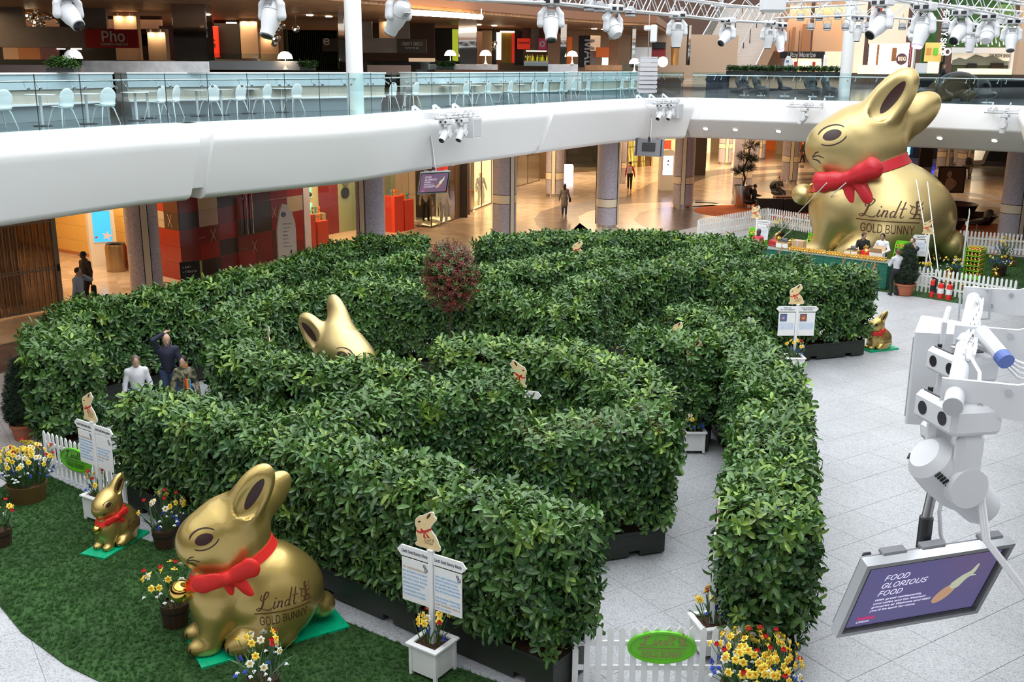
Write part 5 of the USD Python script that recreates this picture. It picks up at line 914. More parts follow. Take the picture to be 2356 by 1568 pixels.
shelf_stand('lime green shelf stand of foil rabbits beside the left counter sign', (10.35, 43.4), CA + .1, .75, 4, .35, .2, .4, 6, 2, ('left sign stand', 'foil rabbits on the left lime stand'))
shelf_stand('small lime green shelf stand of foil rabbits behind the white shirted assistant', (15.55, 40.2), CA + .1, .85, 3, .55, .2, .4, 7, 2, ('small lime stand', 'foil rabbits on the small lime stand'))
# stepped tower
tw = thing('display_tower', 'tall lime green display tower stacked with foil rabbits on the lawn', 'display stand', (17.9, 39.2, .018), -.75)
for r in range(6):
    part('tray', MB().box((-.28, -.26, .12 + r * .19), (.28, .26, .14 + r * .19), .003), 'lime', tw)
    for i in range(4):
        for j in ((0, 1, 2, 3) if r == 5 else (0,)):
            for q in ([(-.21 + i * .14, -.2 + j * .13)] if r == 5 else [(-.21 + i * .14, -.2), (.22, -.2 + i * .13)]):
                P_ = trans(17.9, 39.2, .018) @ rotz(-.75) @ arr((q[0], q[1], .141 + r * .19, 1)); dup(FR, P_[:3], -.75 + math.pi + .2, f'foil rabbit on the {nth(r)} tray of the lime tower, {nth(i)} column, {nth(j)} row' + (', right face' if q[0] > .215 else ''), 'foil rabbits on the display tower', .165)
part('side_panel', MB().box((-.30, -.28, 0), (-.28, .28, 1.22)), 'lime', tw); part('back_panel', MB().box((-.28, .26, 0), (.28, .28, 1.22)), 'lime', tw); part('plinth', MB().box((-.28, -.26, 0), (.28, .26, .12)), 'lime', tw)
# gold rabbits dotted over the enclosure, with plinth boxes
for lb, p, h, bx, a in (('foil rabbit on a gold box in front of the counter sign at the right', (16.45, 38.0), .38, 1, 2.6), ('foil rabbit on a gold box by the right rear fence', (18.4, 43.0), .4, 1, 2.7), ('foil rabbit on the grass by the tail of the giant rabbit', (17.7, 42.6), .45, 0, 2.8), ('foil rabbit beside the flower pot at the right rear fence', (20.6, 41.7), .42, 0, .4), ('foil rabbit leaning by the flowers right of the display tower', (18.9, 39.5), .42, 0, 2.4), ('foil rabbit on the grass behind the left counter sign', (12.4, 47.6), .5, 0, 2.9), ('foil rabbit on a gold box behind the cardboard box', (12.1, 44.2), .45, 1, 2.9), ('foil rabbit peeping between the pickets left of the display tower', (16.6, 37.0), .3, 0, 2.6)):
    if bx: solo('gold_box', MB().box((p[0] - .17, p[1] - .17, .018), (p[0] + .17, p[1] + .17, .30), .006), 'till_box', 'gold cardboard box carrying a foil rabbit' + lb.split(' on a gold box')[1], 'box')
    foil(lb, (p[0], p[1], .30 if bx else .018), a, h)
pot_flowers('pot of daffodils at the back fence behind the left counter sign', (12.7, 48.4), .22, .3, DAF(8, 3, 2, 3), .8, .22, 41); pot_flowers('pot of daffodils on the grass left of the display tower', (17.15, 39.4), .24, .3, DAF(10, 5, 1, 6, 8), .55, .3, 42); pot_flowers('dark red pot of blue and yellow flowers right of the display tower', (19.2, 39.8), .26, .42, DAF(10, 2, 1, 16, 8), .5, .25, 43); pot_flowers('black pot of daffodils at the right rear fence', (20.5, 42.2), .2, .36, DAF(12, 4, 1, 4, 6), .85, .3, 44)
tg_ = (14.9, 36.9)
arrow_sign('left counter sign post behind the woman in red with a hanging poster', (10.05, 42.1), (.9, -.42), [(1, ['Lindt Gold Bunny Shop'], ('text', T1))], 1.86); arrow_sign('right counter sign post with posters behind the man on the phone', (15.5, 37.95), (.95, -.3), [(-1, ['Lindt Gold Bunny', 'Maze & Shop'], ('text', T2))], 1.92); arrow_sign('sign post seen edge on behind the display tower with a gold cutout', (18.5, 41.6), (.28, .96), [(1, ['Lindt Gold Bunny Maze'], None)], 1.86)
planter_box('white planter box with daffodils at the foot of the right counter sign', (15.5, 37.9), .1, DAF(10, 1, 0, 2), 45)
# things on the counter
def carton(label, u, v, w, d, h, mat, z=1.05, lid=True):
    t = thing('carton', label, 'box', onc(u, v, z), CA + .05); part('body', MB().box((-w / 2, -d / 2, 0), (w / 2, d / 2, h), .004), mat, t); part('tape', MB().box((-.03, -d / 2 - .002, h * .45), (.03, d / 2 + .002, h + .002)), 'lightgrey' if lid else 'paper', t); return t
def till(label, u, v):
    t = thing('till', label, 'till', onc(u, v), CA + .04); part('case', MB().box((-.26, -.18, 0), (.26, .18, .24), .01), 'till_box', t)
    for s in (-1, 1): part('notice', MB().box((s * .125 - .11, -.184, .03), (s * .125 + .11, -.18, .20)), 'paper', t)
    part('keypad', MB().box((-.18, -.14, .24), (.18, .14, .27), .008), 'dark_steel', t); part('screen', MB().box((-.1, .08, .27), (.1, .11, .38), .008), 'grey', t)
till('brown till box with two white notices beside the cardboard box', .62, .42); till('brown till box with two white notices in front of the black shirted assistant', 3.35, .42)
carton('sealed brown cardboard box on the counter left of the foil rabbits', 1.22, .48, .46, .36, .36, 'cardboard'); cw = carton('open white carton on the counter at the right end', 4.28, .45, .48, .36, .26, 'paper', lid=False)
for s in (-1, 1): part('flap', MB().box((-.22, 0, 0), (.22, .2, .006), M=trans(0, s * .18, .26) @ np.array([[1, 0, 0, 0], [0, s * .5, -.86 * 1, 0], [0, .86, s * .5, 0], [0, 0, 0, 1.]])), 'cardboard', cw)
rbg = thing('gift_bag', 'bright red carrier bag holding a gold rabbit on the counter', 'bag', onc(3.86, .42), CA); part('bag', MB().box((-.15, -.09, 0), (.15, .09, .28), .006), 'red_plastic', rbg); part('handle', MB().tube([(-.07, 0, .28), (-.06, 0, .36), (.06, 0, .36), (.07, 0, .28)], .006, 6), 'red_plastic', rbg)
foil('foil rabbit sticking out of the red carrier bag', onc(3.86, .42, 1.20), CA + 2.6, .36)
hb = thing('handbag', 'red leather handbag lying at the left end of the counter', 'bag', onc(.12, .62), CA); cl3 = Clay((-.3, -.2, -.02), (.3, .2, .4), .016); cl3.ell((0, 0, .13), (.22, .12, .15), k=.03); cl3.ell((0, 0, .02), (.24, .14, .05), k=.05); cl3.floor(0); part('body', cl3.mesh(), 'red_leather', hb, smooth=True); part('handle', MB().tube([(-.12, 0, .24), (-.08, 0, .36), (.08, 0, .36), (.12, 0, .24)], .012, 7), 'red_leather', hb)
for k in range(4): solo('price_sheet', MB().box((-.19, -.12, 0), (.19, .12, .004), M=trans(*onc(1.75 + k * .42, .52)) @ rotz(CA + .06 * (k - 1))), 'paper', ('first', 'second', 'third', 'last')[k] + ' white price sheet lying on the counter, counted from the cardboard box', 'paper')
# ropes holding the inflatable, fire extinguishers
for k, (a, b) in enumerate((((12.75, 42.0, 3.35), (12.22, 48.06, 0.0)), ((13.4, 41.6, 3.4), (12.44, 47.69, 0.0)), ((16.1, 41.3, 3.6), (16.0, 38.2, .03)), ((16.6, 41.4, 3.5), (16.25, 38.3, .03)), ((18.6, 43.3, 1.6), (19.2, 42.3, .03)))):
    solo('guy_rope', MB().tube([a, (arr(a) + b) / 2 - (0, 0, .02), b], .022, 6), 'white', ('outer left white rope tying the giant rabbit down', 'inner left white rope tying the giant rabbit down', 'white rope across the lettering nearer the chest of the giant rabbit', 'white rope across the crest of the giant rabbit', 'thin white rope by the tail of the giant rabbit')[k], 'rope', smooth=40)
def extinguisher(label, p, r, h, co2):
    t = thing('fire_extinguisher', label, 'fire extinguisher', (p[0], p[1], .018), .3); part('cylinder', MB().lathe([(0, 0), (r, 0), (r * 1.02, .03), (r, .06), (r, h * .75), (r * .8, h * .84), (.03, h * .88), (.03, h * .92), (0, h * .92)], 24), 'red_plastic', t, smooth=40); part('valve', MB().box((-.03, -.03, h * .92), (.03, .03, h * .97), .005).box((-.1, -.015, h * .97), (.03, .015, h), .004), 'black', t)
    part('hose', MB().tube([(.03, 0, h * .94), (.12, .0, h * .9), (r + .04, -.02, h * .6), (r + .03, -.03, h * .2)], .014 if not co2 else .03, 7), 'black', t, smooth=50); part('label', MB().lathe([(r + .001, h * .3), (r + .003, h * .3), (r + .003, h * .6), (r + .001, h * .6)], 24), 'paper' if not co2 else 'black', t)
extinguisher('slim red fire extinguisher with a black horn, leftmost by the picket fence', (14.94, 35.77, 0.0), .075, .72, True); extinguisher('stout red fire extinguisher in the middle of the three', (15.16, 35.56, -0.0), .10, .62, False); extinguisher('stout red fire extinguisher at the right of the three', (15.38, 35.36, -0.0), .10, .62, False)

# ---------------------------------------------------------------- upper gallery: glass balustrade, tables, chairs, counters
def balustrade(label, path, d0, d1, n, name='balustrade'):
    t = thing(name, label, 'balustrade', (0, 0, 0)); ds = np.linspace(d0, d1, n + 1); inn = offset_pts(path, -.18); rail = offset_pts(path, -.34); rp = []
    for a, b in zip(ds[:-1], ds[1:]):
        p, q = along(inn, a), along(inn, b); d = unit(q - p); p, q = p + d * .012, q - d * .012
        part('glass_pane', MB().box((0, -.009, 6.41), (np.linalg.norm(q - p), .009, 7.63), M=frame((*p, 0), (*d, 0), (-d[1], d[0], 0))), 'rail_glass', t)
        for e in (.12, .88):
            m = p + (q - p) * e; nrm = np.array([-d[1], d[0]]); part('rail_bracket', MB().cyl((*m, 7.30), (*(m + nrm * .03), 7.30), .035, n=10).tube([(*(m + nrm * .03), 7.30), (*(m + nrm * .14), 7.38), (*(m + nrm * .16), 7.45)], .012, 6), 'steel', t)
        part('joint_strip', MB().box((*(q + d * .012 - .008), 6.41), (*(q + d * .012 + .008), 7.63)), 'dark_steel', t)
    for a in np.linspace(d0, d1, 40): rp.append((*along(rail, a * np.sum(np.linalg.norm(np.diff(rail, axis=0), axis=1)) / np.sum(np.linalg.norm(np.diff(arr(path), axis=0), axis=1))), 7.47))
    part('handrail', MB().tube(rp, .026, 8), 'steel', t, smooth=40); part('base_channel', MB().box((-9e-3, 0, 0), (9e-3, .01, .01), M=trans(*rp[0])), 'steel', t)
balustrade('glass balustrade with steel handrail along the gallery with white chairs', LEFT, 9.0, LL - .1, 30)
balustrade('glass balustrade in front of the black furniture at the far gallery', RIGHTF, .1, LR - .2, 12)

def egg_chair():
    t = thing('egg_chair', 'x', 'chair', (0, 0, 0)); c = Clay((-.4, -.35, .3), (.35, .35, 1.0), .018); c.ell((0, 0, .46), (.23, .23, .028), k=.03); c.ell((-.20, 0, .66), (.032, .225, .24), axes3((1, 0, .18)), k=.10); c.ell((.03, 0, .54), (.20, .18, .07), k=.03, cut=True); m = c.mesh(); trimesh.smoothing.filter_taubin(m, iterations=4)
    part('seat_shell', m, 'white', t, smooth=True)
    for sx, sy in ((1, 1), (1, -1), (-1, 1), (-1, -1)): part('leg', MB().tube([(sx * .12 - .02, sy * .12, .44), (sx * .16 - .02, sy * .16, .36), (sx * .24 - .02, sy * .25, 0)], [.03, .018, .010], 7), 'white', t, smooth=50)
    return t
def cafe_table(first, label, p):
    t = thing('cafe_table', label, 'table', p); part('table_top', MB().lathe([(0, .715), (.34, .715), (.355, .725), (.34, .738), (0, .738)], 32), 'white', t, smooth=40); part('pedestal', MB().cyl((0, 0, .02), (0, 0, .715), .035, n=12), 'white', t, smooth=40); part('foot_plate', MB().lathe([(0, 0), (.22, 0), (.22, .012), (.04, .025), (0, .025)], 24), 'dark_steel', t); return t
LFT = unit((-.75, -.5)); EC = None
def gp(x): return (float(x[0]), float(x[1]), 6.403)
CH = [(-11.64, 23.51, 6.4), (-10.78, 24.79, 6.4), (-10.22, 25.97, 6.4), (-9.74, 28.34, 6.4), (-9.57, 29.07, 6.4), (-8.73, 29.93, 6.4), (-8.18, 30.79, 6.4), (-7.63, 31.7, 6.4), (-6.91, 32.69, 6.4), (-4.31, 36.07, 6.4), (-3.62, 36.92, 6.4), (-1.89, 38.8, 6.4), (-1.15, 40.22, 6.4), (-0.31, 41.74, 6.4), (0.68, 43.4, 6.4), (1.16, 44.01, 6.4), (1.86, 44.68, 6.4), (2.44, 45.89, 6.4), (3.13, 46.61, 6.4), (4.89, 49.43, 6.4), (5.46, 50.21, 6.4), (5.97, 51.0, 6.4)]
CLB = ['cut off by the left edge', 'first whole one from the left edge', 'second whole one from the left edge', 'turned sideways, the left one of a close pair', 'turned sideways, the right one of a close pair', 'third from the left of the white column', 'second but one left of the white column', 'next but one to the white column on its left', 'nearest to the white column on its left', 'nearest to the white column on its right', 'in the gap between the long counters', 'in front of the second long counter, left end', 'second from the left at the second long counter', 'third from the left at the second long counter', 'fourth from the left at the second long counter', 'fifth from the left at the second long counter', 'sixth from the left at the second long counter', 'next to last at the second long counter', 'last at the second long counter', 'third from the hanging speaker', 'second from the hanging speaker', 'right beside the hanging speaker']
for k, (p, lb) in enumerate(zip(CH, CLB)):
    p = arr(p) + (0, .25, 0); a = 2.6 + (.35 if k in (3, 4) else .12 * math.sin(k * 2.1)); lb = 'white moulded gallery chair, ' + lb
    if EC is None: EC = egg_chair(); EC.SetCustomDataByKey('label', lb); EC.SetCustomDataByKey('group', 'white chairs behind the glass'); EC.GetAttribute('xformOp:translate').Set(Gf.Vec3d(*gp(p))); EC.GetAttribute('xformOp:rotateZ').Set(math.degrees(a))
    else: dup(EC, gp(p), a, lb)
CT = None
for k, (p, lb) in enumerate((((-11.32, 24.9, 6.4), 'left of the first whole white chair'), ((-10.63, 25.91, 6.4), 'left of the second whole white chair'), ((-9.95, 27.43, 6.4), 'in front of the close pair of chairs'), ((-10.09, 28.75, 6.4), 'half behind the close pair of chairs'), ((-9.14, 30.12, 6.4), 'fifth from the left edge'), ((-8.61, 30.73, 6.4), 'sixth from the left edge'), ((-8.11, 31.91, 6.4), 'seventh from the left edge'), ((-7.32, 32.92, 6.4), 'last before the white column'), ((-4.78, 35.99, 6.4), 'first after the white column'), ((-3.92, 37.63, 6.4), 'in the gap between the counters'), ((-2.35, 38.72, 6.4), 'first at the second long counter'), ((-1.59, 40.13, 6.4), 'second at the second long counter'), ((-0.77, 41.64, 6.4), 'third at the second long counter'), ((0.11, 42.78, 6.4), 'fourth at the second long counter'), ((1.45, 45.13, 6.4), 'last but one at the second long counter'), ((4.37, 49.31, 6.4), 'nearest to the hanging speaker'))):
    p = arr(p) + (0, .25, 0); lb = 'round white cafe table on the gallery, ' + lb
    if CT is None: CT = cafe_table(None, lb, gp(p)); CT.SetCustomDataByKey('group', 'cafe tables behind the glass')
    else: dup(CT, gp(p), 0, lb)
pm('pale_blue', (.60, .68, .72), .35); pm('travertine', (.52, .46, .38), .6, noise=(1.5, .15)); pm('plinth_grey', (.30, .34, .36), .4)
def bar_counter(label, p, q, D=.9):
    p, q = arr(p[:2]), arr(q[:2]); L = np.linalg.norm(q - p); t = thing('bar_counter', label, 'counter', (*p, 6.403), math.atan2(*(q - p)[::-1]))
    part('plinth', MB().box((.1, .12, 0), (L - .1, D, .40)), 'plinth_grey', t); part('foot_ledge', MB().box((0, -.02, .40), (L, D, .46), .01), 'white', t); n = max(1, int(L / 2.2))
    for k in range(n): part('stone_panel', MB().box((k * L / n + .004, .06, .46), ((k + 1) * L / n - .004, .12, .80)), 'travertine', t); part('front_panel', MB().box((k * L / n + .003, .0, .80), ((k + 1) * L / n - .003, .06, 1.17), .004), 'pale_blue', t)
    part('worktop', MB().box((-.02, -.04, 1.17), (L + .02, D + .04, 1.22), .008), 'white', t); part('carcass', MB().box((.0, .12, .46), (L, D, 1.17)), 'white', t); return t
bar_counter('long bar counter behind the chairs at the left edge', (-12.76, 24.72, 6.4), (-11.11, 29.32, 6.4)); bar_counter('long bar counter running behind the white column', (-10.91, 29.85, 6.4), (-4.34, 35.71, 6.4)); bar_counter('long bar counter right of the gap with stools', (-3.46, 38.11, 6.4), (2.3, 45.31, 6.4)); bar_counter('short bar counter behind the hanging speaker', (3.07, 46.6, 6.4), (6.89, 52.61, 6.4))
pm('pink_wall', (.42, .33, .31), .6); pm('marble', (.62, .62, .63), .3, noise=(3, .2))
for k, (bx, mt, lb) in enumerate(((((-14.8, 30.0, 7.59), (-12.22, 30.1, 7.8)), 'pink_wall', 'low pinkish wall behind the bar counter at the left edge'), (((-12.62, 31.0, 7.6), (-8.91, 31.06, 7.93)), 'marble', 'low marbled screen right of the table lamp'), (((-10.65, 37.0, 7.66), (-7.08, 37.06, 7.97)), 'pale_blue', 'low pale screen left of the white column'), (((-6.09, 44.0, 7.46), (-4.28, 44.08, 7.85)), 'pink_wall', 'low pinkish wall in the gap right of the white column'), (((-3.8, 47.0, 7.67), (-0.72, 47.08, 7.91)), 'marble', 'low marble wall behind the second long counter'), (((1.59, 50.0, 7.38), (3.01, 50.08, 7.94)), 'marble', 'low white wall around the serving point'))):
    solo('screen_wall', MB().box(*bx, bev=.01), mt, lb, 'wall')
for k, (bx, lb) in enumerate(((((-14.75, 30.2, 7.78), (-12.19, 30.22, 7.93)), 'pale glass screen on the pinkish wall at the left edge'), (((-10.63, 37.2, 7.94), (-7.76, 37.22, 8.21)), 'ribbed glass screen left of the lit table lamp'), (((-6.42, 45.0, 7.37), (-2.44, 45.02, 8.02)), 'pale glass screen on the counter right of the white column'), (((-0.63, 47.5, 7.46), (1.54, 47.52, 7.99)), 'pale glass screen behind the second long counter'), (((4.92, 48.5, 7.44), (5.7, 48.52, 7.98)), 'small glass screen left of the hanging speaker'))):
    solo('glass_screen', MB().box(*bx), 'rail_glass', lb, 'screen')
def mushroom_lamp(label, p, h, lit):
    t = thing('table_lamp', label, 'lamp', p); s = h / .55; M = scal(s); part('stem', MB().lathe([(0, 0), (.10, 0), (.05, .05), (.018, .18), (.014, .32), (0, .32)], 20, M=M), 'white', t, smooth=50); part('shade', MB().lathe([(.235, .315), (.23, .36), (.19, .46), (.11, .53), (0, .55), (0, .54), (.10, .52), (.18, .45), (.22, .36), (.225, .315)], 28, M=M), 'lamp_lit' if lit else 'white_gloss', t, smooth=50)
    if lit: part('bulb', MB().ball((0, 0, .40 * s), .06 * s, 2), 'bulb', t, smooth=True)
pm('lamp_lit', (1., .80, .62), .4, emit=1.6); pm('bulb', (1., .75, .45), .4, emit=9.0)
mushroom_lamp('unlit white mushroom lamp beside the dark green plant box', (-11.44, 27.6, 7.65), .56, False)
for p, lb in (((-7.97, 37.03, 7.68), 'lit mushroom lamp left of the white column'), ((-2.82, 47.04, 7.9), 'lit mushroom lamp above the dark green plant right of the column'), ((-1.26, 47.04, 7.91), 'lit mushroom lamp on the marble wall'), ((2.73, 50.04, 7.94), 'lit mushroom lamp beside the orange panel'), (((5.71, 50.0, 7.88)[0], 50.4, 7.623), 'lit mushroom lamp behind the hanging speaker')): mushroom_lamp(lb, p, .62 if '47.6' not in lb else .6, True)
def shrub_box(label, bx, dens=260):
    a, b = arr(bx[0]), arr(bx[1]); t = thing('plant_box', label, 'planter', ((a[0] + b[0]) / 2, (a[1] + b[1]) / 2, a[2])); w, d, h = (b - a); part('box', MB().box((-w / 2, -d / 2, 0), (w / 2, d / 2, h * .35), .005), 'dark_steel', t); rng = np.random.default_rng(int(abs(a[0]) * 7)); n = int(dens); pos = np.c_[rng.uniform(-w / 2, w / 2, n), rng.uniform(-d / 2, d / 2, n), h * .35 + rng.uniform(0, h * .5, n)]; scatter('foliage', t, SPR['laurel'], pos, np.c_[rng.normal(0, .5, (n, 2)), np.ones(n)], rng.integers(0, 6, n), rng.uniform(.5, .8, n), rng)
shrub_box('dark green plant box beside the unlit mushroom lamp', ((-12.05, 27.3, 7.64), (-11.33, 27.7, 7.91)), 160); shrub_box('dark green plant below the lit lamp right of the white column', ((-3.37, 46.0, 7.68), (-2.61, 46.4, 7.92)), 120); shrub_box('low green plants in front of the green slatted wall', ((-7.37, 36.5, 7.66), (-6.88, 36.9, 7.88)), 60)
solo('white_column', MB().cyl((*(-4.83, 32.15, 6.4)[:2], 6.4), (*(-4.83, 32.15, 6.4)[:2], 15), .255, n=40), 'white', 'tall white round column rising through the gallery with the chairs', 'column', smooth=40)
solo('white_column', MB().cyl((*(17.5, 55.97, 6.4)[:2], 6.4), (*(17.5, 55.97, 6.4)[:2], 16), .30, n=40), 'white', 'tall white round column rising behind the black furniture', 'column', smooth=40)

# food stands along the back of the gallery
pm('mirror', (.80, .78, .74), .03, 1.0); pm('stand_grey', (.20, .18, .165), .4, noise=(1.2, .15)); pm('brown_panel', (.035, .022, .018), .5); pm('sign_red', (.36, .012, .015), .4); pm('sign_scarlet', (.75, .03, .01), .4, emit=.25); pm('glow_cream', (.80, .55, .35), .6, emit=.35); pm('wall_cream', (.62, .42, .28), .7); pm('purple', (.17, .075, .10), .6); pm('orange_wall', (.48, .20, .08), .6); pm('green_slat', (.05, .075, .03), .5); pm('soot', (.010, .008, .008), .5); pm('lime_light', (.50, .62, .04), .5, emit=.35); pm('yellow_curtain', (.45, .30, .05), .7); pm('orange_sign', (.75, .14, .02), .5, emit=.15); pm('magenta_sign', (.52, .03, .10), .5, emit=.12); pm('letter_silver', (.55, .52, .48), .35); pm('warm_tube', (1, .72, .36), .4, emit=7.0); pm('kitchen_glow', (1, .80, .52), .5, emit=1.2); pm('warm_spot', (1, .78, .5), .5, emit=12.)
def stand(label, parts, cat='food stand'):
    t = thing('food_stand', label, cat)
    for nm, bx, mt in parts: part(nm, MB().box(*bx, bev=.012), mt, t)
    return t
def text_on(t, nm, txt, bx, h, mt, fx=.5, fz=.5, bold=True, width=None):
    a, b = bx; return part(nm, MB().text(txt, h, frame((a[0] + (b[0] - a[0]) * fx, a[1] - .003, a[2] + (b[2] - a[2]) * fz), (1, 0, 0), (0, 0, 1)), .03, bold, 'c', width=width), mt, t)
t = stand('noodle stand with a red sign and grey stone fascia at the left', [('fascia', ((-19.78, 40.0, 8.4), (-16.0, 40.3, 9.15)), 'stand_grey'), ('sign_board', ((-16.04, 39.9, 8.4), (-14.04, 40.02, 9.07)), 'sign_red'), ('upright_panel', ((-19.79, 40.2, 9.13), (-18.38, 40.4, 10.28)), 'stand_grey'), ('upright_panel', ((-16.43, 40.2, 9.07), (-15.29, 40.4, 10.06)), 'stand_grey'), ('dark_panel', ((-17.14, 40.4, 9.09), (-16.34, 40.6, 10.13)), 'brown_panel'), ('back_wall', ((-22.58, 45.0, 7.27), (-15.0, 45.2, 8.57)), 'soot'), ('back_wall', ((-23.33, 47.0, 9.3), (-15.48, 47.2, 10.77)), 'wall_brown'), ('warm_panel', ((-21.51, 44.8, 7.73), (-20.78, 44.9, 8.47)), 'wall_cream'), ('warm_panel', ((-20.82, 44.7, 7.73), (-19.82, 44.8, 8.48)), 'orange_wall'), ('purple_panel', ((-19.86, 44.6, 7.74), (-19.05, 44.7, 8.48)), 'purple'), ('stove_light', ((-19.11, 44.5, 8.38), (-18.74, 44.55, 8.43)), 'kitchen_glow'), ('stove_light', ((-18.53, 44.5, 8.38), (-18.05, 44.55, 8.44)), 'kitchen_glow'), ('counter', ((-21.57, 43.0, 7.39), (-13.41, 43.6, 7.97)), 'soot')])
text_on(t, 'lettering', 'Pho', ((-16.04, 39.9, 8.4), (-14.04, 40.02, 9.07)), .36, 'letter_silver', .53, .36); text_on(t, 'lettering', 'Vietnamese street food', ((-16.04, 39.9, 8.4), (-14.04, 40.02, 9.07)), .10, 'letter_silver', .55, .14, False, 1.0)
def wash_pillar(label, bx, n=2, mat='wall_cream'):
    a, b = arr(bx[0]), arr(bx[1]); t = thing('lit_pillar', label, 'pillar'); part('shaft', MB().box(a, b, bev=.02), mat, t)
    for k in range(n): x = a[0] + (b[0] - a[0]) * (k + .5) / n; part('spot', MB().cyl((x, a[1] - .12, b[2] - .12), (x, a[1] - .12, b[2] - .04), .05, n=12), 'steel', t); l = UsdLux.DiskLight.Define(stage, str(t.GetPath()) + f'/spot_light_{k:03d}'); l.CreateRadiusAttr(.05); l.CreateIntensityAttr(160); l.CreateColorAttr(Gf.Vec3f(1, .72, .42)); l.AddTranslateOp().Set(Gf.Vec3d(float(x), float(a[1] - .12), float(b[2] - .13)))
wash_pillar('pillar washed by two spots above the red noodle sign', ((-16.27, 43.5, 7.9), (-15.3, 43.9, 9.84))); wash_pillar('pillar washed by two spots right of the noodle stand', ((-14.77, 43.0, 7.91), (-14.01, 43.4, 9.2))); wash_pillar('pillar washed by two spots left of the glass ball pendants', ((-12.42, 48.5, 8.08), (-11.61, 48.9, 9.85))); wash_pillar('pillar washed by one spot behind the glass ball pendants', ((-11.94, 49.5, 7.95), (-10.92, 49.9, 9.22)), 1); wash_pillar('orange lit pillar above the grey fascia right of the white column', ((-6.01, 47.5, 8.92), (-5.22, 47.9, 9.85)), 1)
solo('purple_wall', MB().box(*((-14.59, 44.0, 7.92), (-13.69, 44.2, 9.34)), bev=.01), 'purple', 'purple wall piece left of the mirrored pillar', 'wall')
def mirror_pillar(label, bx): a, b = arr(bx[0]), arr(bx[1]); t = thing('mirror_pillar', label, 'pillar'); part('core', MB().box(a + .01, b - (.01, .01, 0)), 'soot', t); part('front_mirror', MB().box(a - (0, .02, 0), (b[0], a[1], b[2]), .005), 'mirror', t); part('side_mirror', MB().box((b[0], a[1], a[2]), (b[0] + .02, b[1], b[2]), .005), 'mirror', t)
mirror_pillar('mirror clad pillar left of the scarlet pie sign', ((-11.79, 37.0, 7.86), (-10.63, 37.7, 10.14))); mirror_pillar('dark mirror clad pillar just left of the white column', ((-6.9, 42.0, 7.97), (-6.66, 42.8, 10.45))); mirror_pillar('bright mirror clad pillar at the end of the light strip', ((-2.53, 48.5, 7.82), (-1.72, 49.1, 10.33))); mirror_pillar('mirror clad pillar beside the orange panel', ((2.21, 51.0, 7.45), (2.48, 51.6, 10.21))); mirror_pillar('mirror clad pillar left of the hanging speaker', ((6.17, 56.0, 7.81), (6.35, 56.6, 10.2))); mirror_pillar('greenish mirror pillar left of the stair', ((10.1, 62.0, 7.95), (10.23, 62.6, 10.18)))
t = stand('pie stand with a scarlet upright sign', [('sign_board', ((-14.56, 50.0, 8.13), (-13.85, 50.15, 9.54)), 'sign_scarlet'), ('dark_column', ((-14.13, 50.5, 8.08), (-12.96, 50.9, 10.0)), 'soot'), ('light_slot', ((-13.55, 50.4, 9.66), (-13.05, 50.45, 9.74)), 'kitchen_glow'), ('back_wall', ((-16.67, 52.0, 7.55), (-11.04, 52.2, 9.51)), 'wall_brown')]); text_on(t, 'lettering', 'pie', ((-14.56, 50.0, 8.13), (-13.85, 50.15, 9.54)), .22, 'brown_panel', .5, .33); text_on(t, 'lettering', 'square', ((-14.56, 50.0, 8.13), (-13.85, 50.15, 9.54)), .09, 'brown_panel', .5, .53)
t = stand('green slatted stand with a small brown sign', [('back_wall', ((-10.92, 50.5, 7.5), (-8.06, 50.7, 9.41)), 'soot')])
for k in range(26): part('slat', MB().box(*[arr(q) + (k * .092, 0, 0) for q in ((-10.73, 50.3, 7.64), (-10.56, 50.38, 9.38))]), 'green_slat', t)
part('sign_board', MB().box(*((-8.95, 49.8, 8.44), (-8.18, 49.95, 9.03)), bev=.01), 'brown_panel', t); text_on(t, 'lettering', 'e', ((-8.95, 49.8, 8.44), (-8.57, 49.95, 9.03)), .4, 'letter_silver')
def pendants(label, c, n, r, sp, seed):
    t = thing('glass_pendants', label, 'pendant lamp', c); rng = np.random.default_rng(seed)
    for k in range(n):
        p = rng.normal(0, 1, 3) * sp; rr = r * rng.uniform(.7, 1.15); part('glass_ball', MB().ball(p, rr, 2), 'mirror', t, smooth=True); part('cord', MB().tube([p + (0, 0, rr), (p[0], p[1], 2.2)], .008, 4), 'dark_steel', t)
        if k % 3 == 0: part('bulb', MB().ball(p + (0, -rr - .05, -.05), .045, 1), 'warm_spot', t)
pendants('cluster of glass ball pendants behind the grey panels at the left', (-18.76, 42.0, 9.52), 14, .15, (.45, .2, .28), 2); pendants('cluster of glass ball pendants between the lit pillars and green slats', (-9.92, 45.0, 9.19), 8, .17, (.42, .2, .25), 3); pendants('single glass ball pendant left of the yellow curtain', (-0.96, 55.0, 8.8), 2, .17, (.05, .05, .1), 4)
